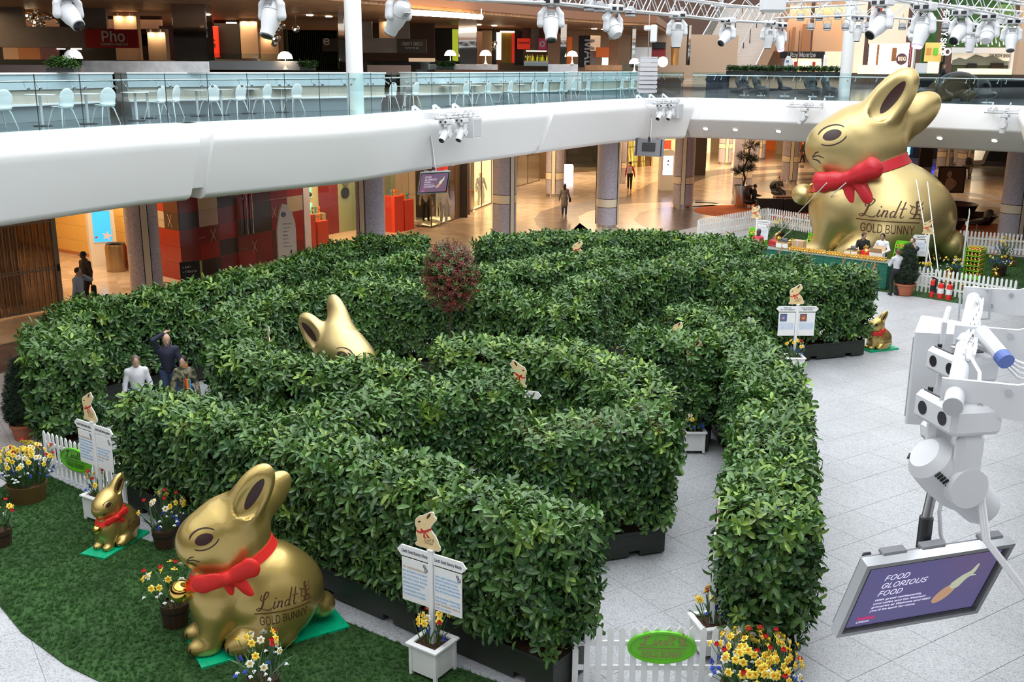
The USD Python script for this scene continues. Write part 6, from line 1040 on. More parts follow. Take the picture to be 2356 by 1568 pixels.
t = stand('stand with a grey fascia and a dark name board right of the white column', [('fascia', ((-6.55, 46.0, 8.36), (-4.98, 46.3, 8.97)), 'stand_grey'), ('sign_board', ((-5.02, 45.9, 8.35), (-3.77, 46.1, 8.94)), 'brown_panel'), ('upright_panel', ((-6.56, 46.2, 8.96), (-6.14, 46.4, 9.66)), 'stand_grey'), ('upright_panel', ((-5.15, 46.2, 8.93), (-4.52, 46.4, 9.67)), 'stand_grey'), ('back_wall', ((-8.53, 53.0, 7.36), (-3.94, 53.2, 9.84)), 'wall_brown'), ('counter', ((-6.91, 50.0, 7.83), (-2.51, 50.4, 8.04)), 'soot'), ('warm_counter', ((-4.94, 49.8, 8.0), (-3.72, 50.2, 8.17)), 'glow_cream')]); text_on(t, 'lettering', 'CRUSTY GRECO', ((-5.02, 45.9, 8.35), (-3.77, 46.1, 8.94)), .14, 'letter_silver', .5, .55, False, .9); text_on(t, 'lettering', 'SALT OF THE SEA', ((-5.02, 45.9, 8.35), (-3.77, 46.1, 8.94)), .08, 'letter_silver', .5, .3, False, .6)
solo('light_strip', MB().tube([(-3.72, 37.5, 9.64), (-2.61, 39.5, 9.67), (-1.27, 41.5, 9.67)], .10, 8).cyl((-3.72, 37.5, 9.64), arr((-3.72, 37.5, 9.64)) + (0, 0, .3), .02, n=6).cyl((-1.27, 41.5, 9.67), arr((-1.27, 41.5, 9.67)) + (0, 0, .3), .02, n=6), 'warm_tube', 'long warm light strip hanging below the wooden ceiling', 'lamp', smooth=40)
t = stand('dark stand with a lime green glowing edge', [('dark_column', ((-4.09, 55.0, 7.74), (-3.15, 55.4, 9.69)), 'soot'), ('lime_strip', ((-3.18, 54.8, 7.86), (-2.9, 55.0, 9.64)), 'lime_light'), ('back_wall', ((-4.86, 60.0, 7.37), (2.59, 60.2, 10.01)), 'wall_brown'), ('brown_panel', ((-1.7, 57.0, 7.87), (-1.19, 57.3, 9.66)), 'wall_cream'), ('dark_panel', ((-1.18, 57.0, 7.87), (-0.95, 57.3, 9.66)), 'soot'), ('glowing_panel', ((-0.95, 56.8, 8.14), (-0.67, 57.0, 9.56)), 'kitchen_glow')])
t = stand('stand with a ribbed yellow curtain and a red edge', [('red_edge', ((-0.13, 56.4, 7.99), (0.02, 56.6, 9.51)), 'sign_scarlet'), ('head_rail', ((-0.76, 56.3, 9.53), (0.02, 56.5, 9.62)), 'kitchen_glow'), ('dark_panel', ((0.03, 57.0, 7.88), (0.5, 57.2, 9.62)), 'soot')])
for k in range(9): part('curtain_fold', MB().cyl((((-0.64, 56.5, 7.99), (-0.53, 56.6, 9.56))[0][0] + k * .072, 56.5, ((-0.64, 56.5, 7.99), (-0.53, 56.6, 9.56))[0][2]), (((-0.64, 56.5, 7.99), (-0.53, 56.6, 9.56))[0][0] + k * .072, 56.5, ((-0.64, 56.5, 7.99), (-0.53, 56.6, 9.56))[1][2]), .045, n=8), 'yellow_curtain', t, smooth=50)
t = stand('stand with two red name boards and shining bottles', [('name_board', ((0.16, 55.8, 8.69), (0.84, 55.95, 9.24)), 'sign_scarlet'), ('emblem_board', ((1.27, 55.8, 8.68), (1.7, 55.95, 9.25)), 'magenta_sign'), ('grey_panel', ((0.87, 56.2, 8.68), (1.29, 56.4, 9.74)), 'stand_grey'), ('brown_panel', ((0.41, 56.4, 9.21), (0.86, 56.6, 9.78)), 'wall_brown'), ('bar', ((0.51, 56.0, 7.84), (1.81, 56.4, 8.11)), 'alu'), ('glowing_shelf', ((0.63, 57.0, 8.58), (1.74, 57.2, 8.65)), 'kitchen_glow'), ('back_wall', ((1.8, 57.0, 7.89), (2.47, 57.2, 9.55)), 'wall_cream')]); part('emblem', MB().prism(Point(0, 0).buffer(.16).difference(Point(0, 0).buffer(.07)), 0, .02, M=frame((1.47, 55.78, 8.96), (1, 0, 0), (0, 0, 1))), 'paper', t); text_on(t, 'lettering', 'tossed', ((0.16, 55.8, 8.69), (0.84, 55.95, 9.24)), .13, 'brown_panel')
for k in range(14): x = (0.62, 55.9, 8.1); part('bottle', MB().lathe([(0, 0), (.04, 0), (.04, .18), (.014, .25), (.014, .32), (0, .32)], 8, M=trans(x[0] + k * .085, 55.85 + .1 * (k % 2), x[2])), ('mirror', 'lime_light', 'gold_foil')[k % 3], t)
t = stand('stand with an orange upright panel and a dark name column', [('orange_panel', ((2.78, 56.0, 7.85), (3.04, 56.2, 9.33)), 'orange_sign'), ('name_column', ((3.46, 57.0, 7.79), (4.05, 57.4, 9.43)), 'soot'), ('pink_panel', ((4.05, 56.8, 7.91), (4.35, 57.0, 8.65)), 'pink_wall'), ('pale_panel', ((4.17, 58.5, 8.64), (4.72, 58.7, 9.47)), 'glow_cream'), ('orange_board', ((4.34, 56.5, 8.33), (5.04, 56.65, 8.83)), 'orange_sign'), ('brown_pier', ((5.09, 57.0, 7.87), (5.59, 57.5, 9.57)), 'wood'), ('back_wall', ((2.73, 62.0, 7.4), (6.76, 62.2, 9.63)), 'wall_cream'), ('hood', ((6.61, 60.0, 7.88), (7.74, 60.4, 8.92)), 'alu'), ('counter', ((3.59, 54.0, 7.65), (5.51, 54.5, 7.92)), 'wood'), ('glowing_wall', ((4.88, 59.0, 7.91), (5.47, 59.1, 8.33)), 'kitchen_glow'), ('dark_screen', ((8.01, 62.0, 8.86), (8.8, 62.1, 9.23)), 'soot'), ('red_board', ((7.85, 62.2, 8.42), (8.84, 62.3, 8.87)), 'sign_red'), ('back_wall', ((6.97, 66.0, 7.19), (13.84, 66.2, 9.78)), 'wall_cream')]); part('name_letters', MB().text('MAL', .5, frame((3.77, 56.98, 9.29), (0, 0, -1), (1, 0, 0)), .02, True), 'paper', t)
solo('copper_vase', MB().lathe([(0, 0), (.20, 0), (.23, .9), (.28, 1.0), (.24, 1.0), (.2, .9), (0, .05)], 20, M=trans(*(8.76, 58.0, 7.94))), 'copper', 'tall copper vase left of the stair', 'vase', smooth=40)
solo('glowing_lamp', MB().ball((7.97, 57.0, 8.11), .28, 2), 'kitchen_glow', 'round glowing lamp right of the hanging speaker', 'lamp', smooth=True)
for k, p in enumerate(((-8.47, 44.5, 9.79), (-7.85, 45.5, 9.8), (-1.79, 53.5, 9.79), (-1.02, 54.5, 9.79), (4.36, 58.5, 9.65), (4.93, 59.0, 9.63))): solo('ceiling_spot', MB().lathe([(0, -.03), (.13, -.03), (.15, 0), (.15, .03), (0, .03)], 16, M=trans(p[0], p[1], 9.82)), 'warm_spot', ('left warm ceiling spot left of the white column', 'right warm ceiling spot left of the white column', 'left warm ceiling spot right of the bright mirror pillar', 'right warm ceiling spot right of the bright mirror pillar', 'left warm ceiling spot above the dark name column', 'right warm ceiling spot above the dark name column')[k], 'lamp')

# the stair
pm('stair_tread', (.62, .54, .48), .5); pm('stair_clad', (.36, .19, .10), .45)
sd_, wd_ = unit((.42, .91, 0)), unit((.91, -.42, 0)); S0 = arr((11.03, 71.0, 6.4)) + (0.2, 0, 0); st = thing('staircase', 'pale staircase with wood clad side rising to the right behind the speaker', 'staircase', (0, 0, 0)); NS, RS, RN = 34, .30, .165
for k in range(NS):
    o = S0 + sd_ * (k * RS + (1.2 if k > 16 else 0)); part('step', MB().box((0, 0, -.22), (RS + .02 if k != 16 else RS + 1.2, 4.6, 0), .008, M=frame(o + (0, 0, (k + 1) * RN), sd_, wd_)), 'stair_tread', st)
top = S0 + sd_ * (NS * RS + 1.2) + (0, 0, NS * RN)
for side, nm, mt in ((4.65, 'wood_side', 'stair_clad'),):
    n = 14
    for k in range(n):
        a, b = k / n, (k + 1) / n; pa, pb = S0 + (top - S0) * a + wd_ * side, S0 + (top - S0) * b + wd_ * side - sd_ * .012
        V = [pa - (0, 0, .62), pb - (0, 0, .62), pb + (0, 0, 1.05), pa + (0, 0, 1.05)]; V = np.vstack([V, arr(V) + wd_ * .08]); part(nm, (V, np.array([[0, 2, 1], [0, 3, 2], [4, 5, 6], [4, 6, 7], [0, 1, 5], [0, 5, 4], [1, 2, 6], [1, 6, 5], [2, 3, 7], [2, 7, 6], [3, 0, 4], [3, 4, 7]])), mt, st)
for side in (-.05, 4.69):
    part('handrail', MB().tube([S0 + wd_ * side + (0, 0, 1.12) - sd_ * .4, S0 + wd_ * side + (0, 0, 1.12), S0 + (top - S0) * .5 + wd_ * side + (0, 0, 1.12), top + wd_ * side + (0, 0, 1.12)], .05, 8), 'steel', st, smooth=50)
for k in range(8):
    a, b = k / 8, (k + 1) / 8; pa, pb = S0 + (top - S0) * a - wd_ * .05, S0 + (top - S0) * b - wd_ * .05 - sd_ * .02; V = [pa + (0, 0, .1), pb + (0, 0, .1), pb + (0, 0, 1.1), pa + (0, 0, 1.1)]; V = np.vstack([V, arr(V) + wd_ * .02]); part('glass_pane', (V, np.array([[0, 2, 1], [0, 3, 2], [4, 5, 6], [4, 6, 7]])), 'rail_glass', st)
for q in (.33, .66):
    part('centre_rail', MB().tube([S0 + wd_ * 4.6 * q + (0, 0, 1.0), top + wd_ * 4.6 * q + (0, 0, 1.0)], .03, 6), 'steel', st)
    for k in range(6): o = S0 + (top - S0) * (k + .3) / 6 + wd_ * 4.6 * q; part('baluster', MB().cyl(o, o + (0, 0, 1.0), .03, n=8), 'brown_panel', st)

# far upper shops, right
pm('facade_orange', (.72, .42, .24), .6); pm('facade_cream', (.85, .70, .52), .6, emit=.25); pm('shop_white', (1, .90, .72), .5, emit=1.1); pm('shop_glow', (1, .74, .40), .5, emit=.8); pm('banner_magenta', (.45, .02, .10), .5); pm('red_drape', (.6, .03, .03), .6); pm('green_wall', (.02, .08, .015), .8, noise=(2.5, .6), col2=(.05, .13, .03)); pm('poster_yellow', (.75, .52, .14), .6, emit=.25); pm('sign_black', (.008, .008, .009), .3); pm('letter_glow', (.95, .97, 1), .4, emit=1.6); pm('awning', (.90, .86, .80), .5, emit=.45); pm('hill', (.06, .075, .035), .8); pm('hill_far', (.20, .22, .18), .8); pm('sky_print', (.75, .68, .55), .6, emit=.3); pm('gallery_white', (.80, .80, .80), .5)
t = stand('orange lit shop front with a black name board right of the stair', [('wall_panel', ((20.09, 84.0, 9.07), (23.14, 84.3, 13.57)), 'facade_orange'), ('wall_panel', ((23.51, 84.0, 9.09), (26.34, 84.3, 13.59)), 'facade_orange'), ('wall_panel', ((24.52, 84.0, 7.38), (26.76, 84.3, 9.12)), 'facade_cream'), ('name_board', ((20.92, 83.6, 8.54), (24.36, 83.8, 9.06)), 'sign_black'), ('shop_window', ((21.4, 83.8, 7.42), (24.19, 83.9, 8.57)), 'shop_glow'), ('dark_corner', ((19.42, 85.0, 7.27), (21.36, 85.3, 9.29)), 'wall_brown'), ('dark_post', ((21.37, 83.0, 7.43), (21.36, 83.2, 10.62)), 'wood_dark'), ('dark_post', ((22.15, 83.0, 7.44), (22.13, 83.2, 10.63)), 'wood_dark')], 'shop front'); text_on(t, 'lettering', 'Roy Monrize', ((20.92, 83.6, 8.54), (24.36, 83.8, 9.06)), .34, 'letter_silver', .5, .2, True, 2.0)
for k in range(6): part('product_glow', MB().box(*[arr(q) + (k * .48, 0, 0) for q in ((21.52, 83.5, 7.49), (21.74, 83.6, 8.29))]), ('shop_white', 'red_drape', 'shop_glow')[k % 3], t)
for bx in (((20.43, 83.7, 9.07), (21.25, 83.8, 10.9)), ((21.73, 83.7, 9.08), (21.99, 83.8, 10.91)), ((22.51, 83.7, 9.08), (23.19, 83.8, 11.14))): part('lattice_panel', MB().box(*bx, bev=.02), 'orange_wall', t)
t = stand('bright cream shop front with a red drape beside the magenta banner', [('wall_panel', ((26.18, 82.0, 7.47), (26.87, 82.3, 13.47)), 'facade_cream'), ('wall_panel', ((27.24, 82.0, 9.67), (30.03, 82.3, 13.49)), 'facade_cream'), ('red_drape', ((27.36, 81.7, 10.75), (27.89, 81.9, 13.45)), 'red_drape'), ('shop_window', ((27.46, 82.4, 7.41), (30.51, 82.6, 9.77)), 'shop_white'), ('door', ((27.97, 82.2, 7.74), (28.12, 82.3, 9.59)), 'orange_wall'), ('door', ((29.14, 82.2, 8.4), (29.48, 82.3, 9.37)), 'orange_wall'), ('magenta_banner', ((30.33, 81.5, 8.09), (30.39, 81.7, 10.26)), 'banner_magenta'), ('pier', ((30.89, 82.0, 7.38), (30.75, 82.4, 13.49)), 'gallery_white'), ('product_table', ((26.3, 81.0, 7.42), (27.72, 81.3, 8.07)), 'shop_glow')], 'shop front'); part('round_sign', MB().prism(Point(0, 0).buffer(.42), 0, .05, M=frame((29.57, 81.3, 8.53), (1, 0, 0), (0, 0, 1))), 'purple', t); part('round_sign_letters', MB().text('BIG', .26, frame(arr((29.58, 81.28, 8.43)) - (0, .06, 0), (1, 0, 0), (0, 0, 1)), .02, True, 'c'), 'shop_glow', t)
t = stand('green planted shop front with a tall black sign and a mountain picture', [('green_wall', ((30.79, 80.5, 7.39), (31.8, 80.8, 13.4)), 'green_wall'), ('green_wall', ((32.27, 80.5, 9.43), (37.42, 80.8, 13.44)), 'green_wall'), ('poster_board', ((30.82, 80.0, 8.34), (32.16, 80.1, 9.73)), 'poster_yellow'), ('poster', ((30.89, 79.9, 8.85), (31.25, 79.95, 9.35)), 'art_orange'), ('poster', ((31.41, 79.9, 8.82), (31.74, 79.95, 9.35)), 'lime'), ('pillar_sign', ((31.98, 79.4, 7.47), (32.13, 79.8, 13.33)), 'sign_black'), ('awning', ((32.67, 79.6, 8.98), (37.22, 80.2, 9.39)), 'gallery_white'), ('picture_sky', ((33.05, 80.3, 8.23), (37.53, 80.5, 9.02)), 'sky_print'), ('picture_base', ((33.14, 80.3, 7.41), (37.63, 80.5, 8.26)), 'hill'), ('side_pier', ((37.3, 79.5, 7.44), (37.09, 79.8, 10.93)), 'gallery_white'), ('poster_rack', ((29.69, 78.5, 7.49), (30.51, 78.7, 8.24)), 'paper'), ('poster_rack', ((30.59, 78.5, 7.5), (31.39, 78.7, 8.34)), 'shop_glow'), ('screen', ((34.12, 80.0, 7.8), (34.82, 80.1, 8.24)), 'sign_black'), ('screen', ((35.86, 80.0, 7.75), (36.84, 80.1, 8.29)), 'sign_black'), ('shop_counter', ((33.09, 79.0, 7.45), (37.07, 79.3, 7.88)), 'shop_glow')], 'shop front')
hp_ = (33.04, 80.25, 8.11); part('printed_hills', MB().prism(Polygon([(0, 0), (0, .35), (.5, .55), (1.0, .42), (1.7, .80), (2.4, .60), (3.0, .72), (3.8, .35), (4.7, .30), (4.7, 0)]), 0, .02, M=frame(hp_, (1, 0, 0), (0, 0, 1))), 'hill_far', t); text_on(t, 'small_name', 'THE BODY SHOP', ((35.61, 80.28, 8.63), (37.52, 80.48, 9.02)), .22, 'print_grey', .5, .2, True, 1.6)
part('sign_letters', MB().text('THE BODY SHOP', .42, frame(arr((31.64, 79.38, 12.54)), (0, 0, -1), (1, 0, 0)), .04, True, 'l', width=3.75), 'letter_glow', t); part('sign_roundel', MB().prism(Point(0, 0).buffer(.28).difference(Point(.05, 0).buffer(.17)), 0, .04, M=frame(arr((32.2, 79.36, 9.07)), (1, 0, 0), (0, 0, 1))), 'letter_glow', t)
for k in range(16): o = arr((32.68, 79.3, 9.47)) + (k * .28, 0, .12 * (k % 3)); part('awning_spike', MB().cyl(o, o + (-.12, -.05, .35), .05, .01, 6), 'awning', t)
solo('end_pier', MB().box(*((36.38, 77.0, 7.46), (38.2, 77.6, 13.22)), bev=.02), 'wall_cream', 'beige pier at the right edge beside the planted shop', 'pier')
tP, _ = person('fair haired woman walking past the planted shop on the upper gallery', ((29.91, 74.0, 6.62)[0], 74, 6.4), (.6, -.8), 1.72, top='cloth_black', bottom='cloth_black', hair=('long', 'hair_auburn'), **FAR)
# dark lounge furniture of the far gallery
pm('lounge_black', (.010, .011, .013), .35)
t = thing('planter_wall', 'long black planter wall topped with clipped green behind the far glass', 'planter', (0, 0, 0)); A_, B_ = arr((12.29, 61.46, 6.4)), arr((18.15, 58.56, 6.4)); L_ = np.linalg.norm(B_ - A_); M = frame(A_, B_ - A_, (0, 0, 1)) @ np.diag([1, 1, -1, 1.])
part('top_panel', MB().box((0, .95, 0), (L_, 1.25, .5), .01, M=M), 'lounge_black', t); part('back_panel', MB().box((0, .0, .4), (L_, .95, .5), M=M), 'wall_cream', t); part('base_panel', MB().box((0, 0, 0), (L_, .30, .5), M=M), 'lounge_black', t); part('end_block', MB().box((-1.1, 0, -.2), (0.1, 1.05, .6), .02, M=M), 'navy', t); rng = np.random.default_rng(8); n = 900; pos = np.c_[rng.uniform(0, L_, n), 1.25 + rng.uniform(-.02, .12, n), rng.uniform(.05, .45, n)] @ M[:3, :3].T + M[:3, 3]; scatter('foliage', t, SPR['yew'] + SPR['laurel'], pos, np.c_[rng.normal(0, .4, (n, 2)), np.ones(n)], rng.integers(0, 6, n), rng.uniform(.6, 1., n), rng)
def tub_chair(label, p, a, s=1., mat='lounge_black', shade='lounge_black', z=6.4):
    t = thing('tub_chair', label, 'armchair', (p[0], p[1], z), a); c = Clay((-.6, -.55, .1), (.6, .55, 1.15), .03); c.ell((0, 0, .36), (.40, .40, .20), k=.05); c.ell((-.28, 0, .70), (.13, .42, .38), axes3((1, 0, .3)), k=.1); c.ell((.14, 0, .68), (.36, .30, .28), k=.05, cut=True); part('shell', c.mesh(), mat, t, smooth=True); part('pedestal', MB().cyl((0, 0, .04), (0, 0, .3), .05, n=12), 'steel', t); part('foot', MB().lathe([(0, 0), (.26, 0), (.24, .03), (0, .05)], 20), 'steel', t); return t
for k, (p, lb) in enumerate((((12.46, 57.08, 6.4), 'black tub chair at the left end of the black planter wall'), ((13.21, 56.47, 6.4), 'second black tub chair along the black planter wall'), ((14.36, 55.97, 6.4), 'third black tub chair along the black planter wall'), ((15.74, 55.54, 6.4), 'fourth black tub chair along the black planter wall'), ((16.68, 55.77, 6.4), 'black tub chair in front of the white column'), ((20.22, 52.31, 6.4), 'black tub chair just right of the giant rabbit muzzle'), ((21.41, 47.71, 6.4), 'black tub chair at the right edge behind the glass'))): tub_chair(lb, p, -1.2 + .5 * (k % 3), 1.)
t = thing('ring_bench', 'big black looped bench behind the far glass right of the giant rabbit', 'bench', (20.68, 49.27, 6.4)); part('loop', MB().tube([(.95 * math.cos(a), .3 * math.cos(a), .62 + .5 * math.sin(a)) for a in np.linspace(-1.2, 4.3, 22)], .24, 12), 'lounge_black', t, smooth=50); part('seat', MB().box((-2.2, -.3, 0), (-.6, .4, .55), .08), 'lounge_black', t)
solo('low_wall', MB().box(*((19.09, 54.0, 6.38), (26.31, 54.3, 7.3)), bev=.02), 'lounge_black', 'long black low wall behind the looped bench', 'wall'); solo('glass_wind_screen', MB().box(*((20.46, 54.1, 7.25), (25.42, 54.13, 7.68))), 'rail_glass', 'pale green glass screen in front of the planted shop', 'screen')

# ---------------------------------------------------------------- trusses and stage lights
pm('fixture_white', (.66, .67, .69), .35); pm('fixture_grey', (.42, .43, .45), .4); pm('lens_black', (.015, .015, .02), .1); pm('lens_pink', (.95, .25, .95), .3, emit=3.0); pm('cable_white', (.80, .80, .82), .5)
def truss(label, pts, w=.30, h=.42, r=.028, br=.014):
    t = thing('lighting_truss', label, 'truss')
    for p, q in zip(pts[:-1], pts[1:]):
        p, q = arr(p), arr(q); L = np.linalg.norm(q - p); d = (q - p) / L; s = unit(np.cross(d, (0, 0, 1))); u = np.cross(s, d); n = max(2, int(L / .42))
        C = [s * sx * w / 2 + u * sz * h / 2 for sx in (-1, 1) for sz in (-1, 1)]
        for c in C: part('chord', MB().cyl(p + c, q + c, r, n=8), 'fixture_white', t, smooth=50)
        for k in range(n):
            a, b = p + d * L * k / n, p + d * L * (k + 1) / n
            m = MB()
            for i, j in ((0, 1), (2, 3), (0, 2), (1, 3)): (i, j) = (i, j) if k % 2 else (j, i); m.cyl(a + C[i], b + C[j], br, n=5)
            part('brace', m, 'fixture_white', t)
    return t
T_L = [(-9.73, 19.5, 9.27), (-4.33, 19.3, 9.31), (-2.17, 20.3, 9.36), (-0.74, 21.8, 9.36), (0.8, 23.2, 9.4)]
T_M = [(0.8, 23.2, 9.4), (2.31, 25.4, 9.39), (4.34, 28.6, 9.41), (6.15, 31.0, 9.38), (8.24, 33.5, 9.41)]
T_R = [(8.72, 36.0, 9.72), (11.39, 36.4, 9.84), (13.65, 35.0, 9.65), (15.49, 33.0, 9.34)]
T_N = [(7.87, 24.5, 9.72), (9.73, 25.6, 9.59), (11.37, 27.0, 9.52), (13.13, 28.4, 9.38), (14.48, 29.0, 9.24)]
truss('white lighting truss along the top edge carrying the big moving lights', T_L); truss('white lighting truss sloping down from the top middle to the stair', T_M); truss('white lighting truss running level in front of the planted shop', T_R, .3, .5); truss('nearer white lighting truss crossing the top right corner', T_N, .35, .42)
truss('second white truss behind, above the row of small spotlights', [(6.98, 38.0, 10.15), (9.43, 38.0, 10.07), (12.32, 38.0, 10.25)], .3, .4)
def moving_head(tilt, lens='lens_black', name='moving_light'):
    t = thing(name, 'x', 'stage light', (0, 0, 0)); part('base', MB().box((-.20, -.14, -.16), (.20, .14, 0), .03), 'fixture_white', t)
    for s in (-1, 1): part('base_window', MB().box((s * .095 - .06, -.146, -.13), (s * .095 + .06, -.138, -.06), .003), 'lens_black', t)
    part('clamp', MB().box((-.12, -.03, 0), (-.08, .03, .10)).box((.08, -.03, 0), (.12, .03, .10)), 'fixture_grey', t); part('swivel', MB().cyl((0, 0, -.20), (0, 0, -.16), .08, n=16), 'fixture_grey', t)
    for s in (-1, 1): c = Clay((s * .21 - .12, -.2, -.75), (s * .21 + .12, .2, -.1), .014); c.cap((s * .12, 0, -.23), (s * .20, 0, -.34), .055, .055, k=.04); c.cap((s * .20, 0, -.34), (s * .205, 0, -.52), .06, .075, k=.03); part('yoke_arm', c.mesh(), 'fixture_white', t, smooth=True)
    R_ = np.eye(4); ct, st_ = math.cos(tilt), math.sin(tilt); R_[:3, :3] = [[1, 0, 0], [0, ct, -st_], [0, st_, ct]]; M = trans(0, 0, -.50) @ R_
    head = part('head', MB().lathe([(0, .24), (.11, .235), (.155, .17), (.165, .02), (.15, -.14), (.12, -.26), (.115, -.36), (.10, -.37), (0, -.37)], 26, M=M), 'fixture_white', t, smooth=40); part('lens', MB().lathe([(0, -.372), (.098, -.372), (.098, -.385), (.0, -.39)][::-1], 22, M=M), lens, head); part('seam', MB().lathe([(.160, .04), (.169, .045), (.169, .06), (.16, .065)], 26, M=M), 'fixture_grey', head)
    for k in range(5): part('vent', MB().box((-.08, -.172, .09 + k * .022), (.08, -.15, .098 + k * .022), M=M), 'fixture_grey', head)
    return t
MH = {}
def put_head(kind, label, top, rz, s=1.):
    tilt, lens = dict(down=(.0, 'lens_black'), toward=(-.45, 'lens_black'), away=(.7, 'lens_black'), side=(-.95, 'lens_black'), up=(2.4, 'lens_black'), pink=(-.4, 'lens_pink'))[kind]; p = arr(top)
    if kind not in MH: o = moving_head(tilt, lens); MH[kind] = o; o.SetCustomDataByKey('label', label); o.GetAttribute('xformOp:translate').Set(Gf.Vec3d(*[float(a) for a in p])); o.GetAttribute('xformOp:rotateZ').Set(math.degrees(rz)); ssc(o, s); tag(o, group='white moving lights on the trusses'); return o
    return dup(MH[kind], p, rz, label, 'white moving lights on the trusses', s)
for kind, tp, rz, s, lb in (('side', (-8.09, 19.5, 9.27), .9, 1.05, 'white moving light cut by the top edge at the left'), ('toward', (-4.35, 19.3, 9.28), -.5, 1.1, 'white moving light cut by the top edge in the middle left'), ('away', (-2.19, 20.3, 9.34), .8, 1.1, 'white moving light right of the tall white column at the top edge'), ('toward', (0.78, 23.0, 9.31), .05, 1.08, 'white moving light with its dark lens down, left end of the truss'), ('up', (2.32, 25.2, 9.28), .6, 1.05, 'white moving light tilted up beside three small spotlights'), ('down', (4.31, 28.4, 9.29), .1, 1.05, 'white moving light hanging straight down right of the thin cable'), ('side', (6.13, 30.8, 9.25), -.8, 1.0, 'white moving light in front of the stair'), ('down', (7.83, 33.0, 9.27), .2, .95, 'white moving light left of the pink lit one in front of the stair'), ('pink', (8.27, 33.4, 9.23), .35, 1.0, 'white moving light with a glowing pink lens by the stair'),
    ('down', (11.62, 36.3, 9.58), -.2, .95, 'white moving light in front of the white column at the right'), ('side', (8.36, 24.5, 9.43), -1.0, 1.15, 'large white moving light pointing left above the giant rabbit'), ('pink', (9.75, 25.6, 9.4), -.9, 1.2, 'large white moving light with a purple lens right of it'), ('up', (13.19, 35.3, 9.47), -.8, 1.0, 'white moving light behind the purple lensed one'), ('side', (11.23, 27.0, 9.34), -.8, 1.1, 'white moving light in front of the tall black sign'), ('down', (14.55, 34.1, 9.27), -.1, 1.0, 'white moving light right of the tall black sign'), ('up', (12.23, 27.7, 9.28), -.5, 1.05, 'white moving light with its grey back plate towards the camera'), ('toward', (13.18, 28.4, 9.19), -.3, 1.0, 'white moving light at the right edge of the picture')): put_head(kind, lb, tp, rz, s)
solo('floor_fixture', MB().box(*((5.53, 24.0, 9.08), (6.06, 24.4, 9.44)), bev=.05), 'fixture_white', 'big pale housing with ribbed side cut by the top edge above the stair', 'stage light')
def par_can(label, p, rz=0, first=[None]):
    if first[0] is None:
        t = thing('spotlight', label, 'spotlight', p, rz, 'small grey spotlights on the trusses'); first[0] = t; part('can', MB().lathe([(0, .14), (.07, .13), (.11, .07), (.12, -.10), (.11, -.11), (.10, -.08), (0, -.07)], 18), 'fixture_grey', t, smooth=40); part('band', MB().lathe([(.119, -.03), (.128, -.03), (.128, -.05), (.12, -.05)], 18), 'lens_black', t); part('bracket', MB().tube([(-.13, 0, 0), (-.14, 0, .2), (0, 0, .26), (.14, 0, .2), (.13, 0, 0)], .012, 5), 'fixture_grey', t); part('hook', MB().cyl((0, 0, .26), (0, 0, .40), .015, n=6), 'fixture_grey', t); return t
    return dup(first[0], p, rz, label)
PC = [(9.66, 36.3, 9.51), (10.29, 36.3, 9.52), (10.92, 36.3, 9.56), (11.5, 36.3, 9.55), (10.06, 36.4, 9.21), (10.61, 36.4, 9.21), (11.23, 36.4, 9.22), (11.92, 36.3, 9.25), (12.25, 36.2, 9.25), (12.56, 36.0, 9.27), (12.94, 35.8, 9.22), (13.69, 35.2, 9.22), (14.05, 35.0, 9.19), (15.18, 33.6, 9.26), (1.71, 24.6, 9.21), (1.97, 24.9, 9.2), (2.8, 26.0, 9.15)]
PLB = ['first of the upper row left of the white column', 'second of the upper row left of the white column', 'third of the upper row left of the white column', 'upper row, just left of the right white column', 'first of the lower row under the truss', 'second of the lower row under the truss', 'third of the lower row under the truss', 'left one in front of the red drape', 'middle one in front of the red drape', 'right one in front of the red drape', 'beside the purple lensed moving light', 'left of the tall black sign', 'in front of the tall black sign', 'at the far right of the level truss', 'first beside the tilted moving light', 'second beside the tilted moving light', 'right of the tilted moving light']
for p, lb in zip(PC, PLB): par_can('small grey spotlight, ' + lb, p, R.uniform(-.4, .4))
# hanging loudspeaker array
t = thing('speaker_array', 'hanging line of grey loudspeaker boxes in front of the far gallery corner', 'loudspeaker'); a, b = arr((5.15, 43.5, 6.81)), arr((5.86, 43.5, 8.2)); n = 8
for k in range(n):
    f = k / n; z0, z1 = b[2] - (b[2] - a[2]) * (k + 1) / n, b[2] - (b[2] - a[2]) * k / n; off = .10 * (f * 2.2) ** 2; part('speaker_box', MB().prism(Polygon([(-.1, z0 + .01), (.62, z0 + .01 + off * .1), (.62, z1 - .012 + off * .1), (-.1, z1 - .012)]), 0, b[0] - a[0], M=frame((a[0], a[1] + off * .5, 0), (0, 1, 0), (0, 0, 1))), 'fixture_grey' if k < 0 else 'lightgrey', t); part('grille', MB().box((b[0] + .001, a[1] - .05, z0 + .03), (b[0] + .02, a[1] + .5, z1 - .03)), 'fixture_white', t)
part('flying_frame', MB().box((a[0], a[1], b[2]), (b[0], a[1] + .6, b[2] + .06)), 'fixture_grey', t); part('cable', MB().cyl(((a[0] + b[0]) / 2, a[1] + .3, b[2] + .06), ((a[0] + b[0]) / 2, a[1] + .3, 13), .02, n=6), 'steel', t)
t = thing('camera_unit', 'small white camera unit on the cable above the loudspeaker', 'camera'); part('head', MB().box(*((5.51, 43.2, 8.82), (5.77, 43.5, 9.5)), bev=.04), 'fixture_white', t); part('arm', MB().box(*((5.26, 43.3, 9.28), (5.55, 43.6, 9.48)), bev=.04), 'fixture_white', t)
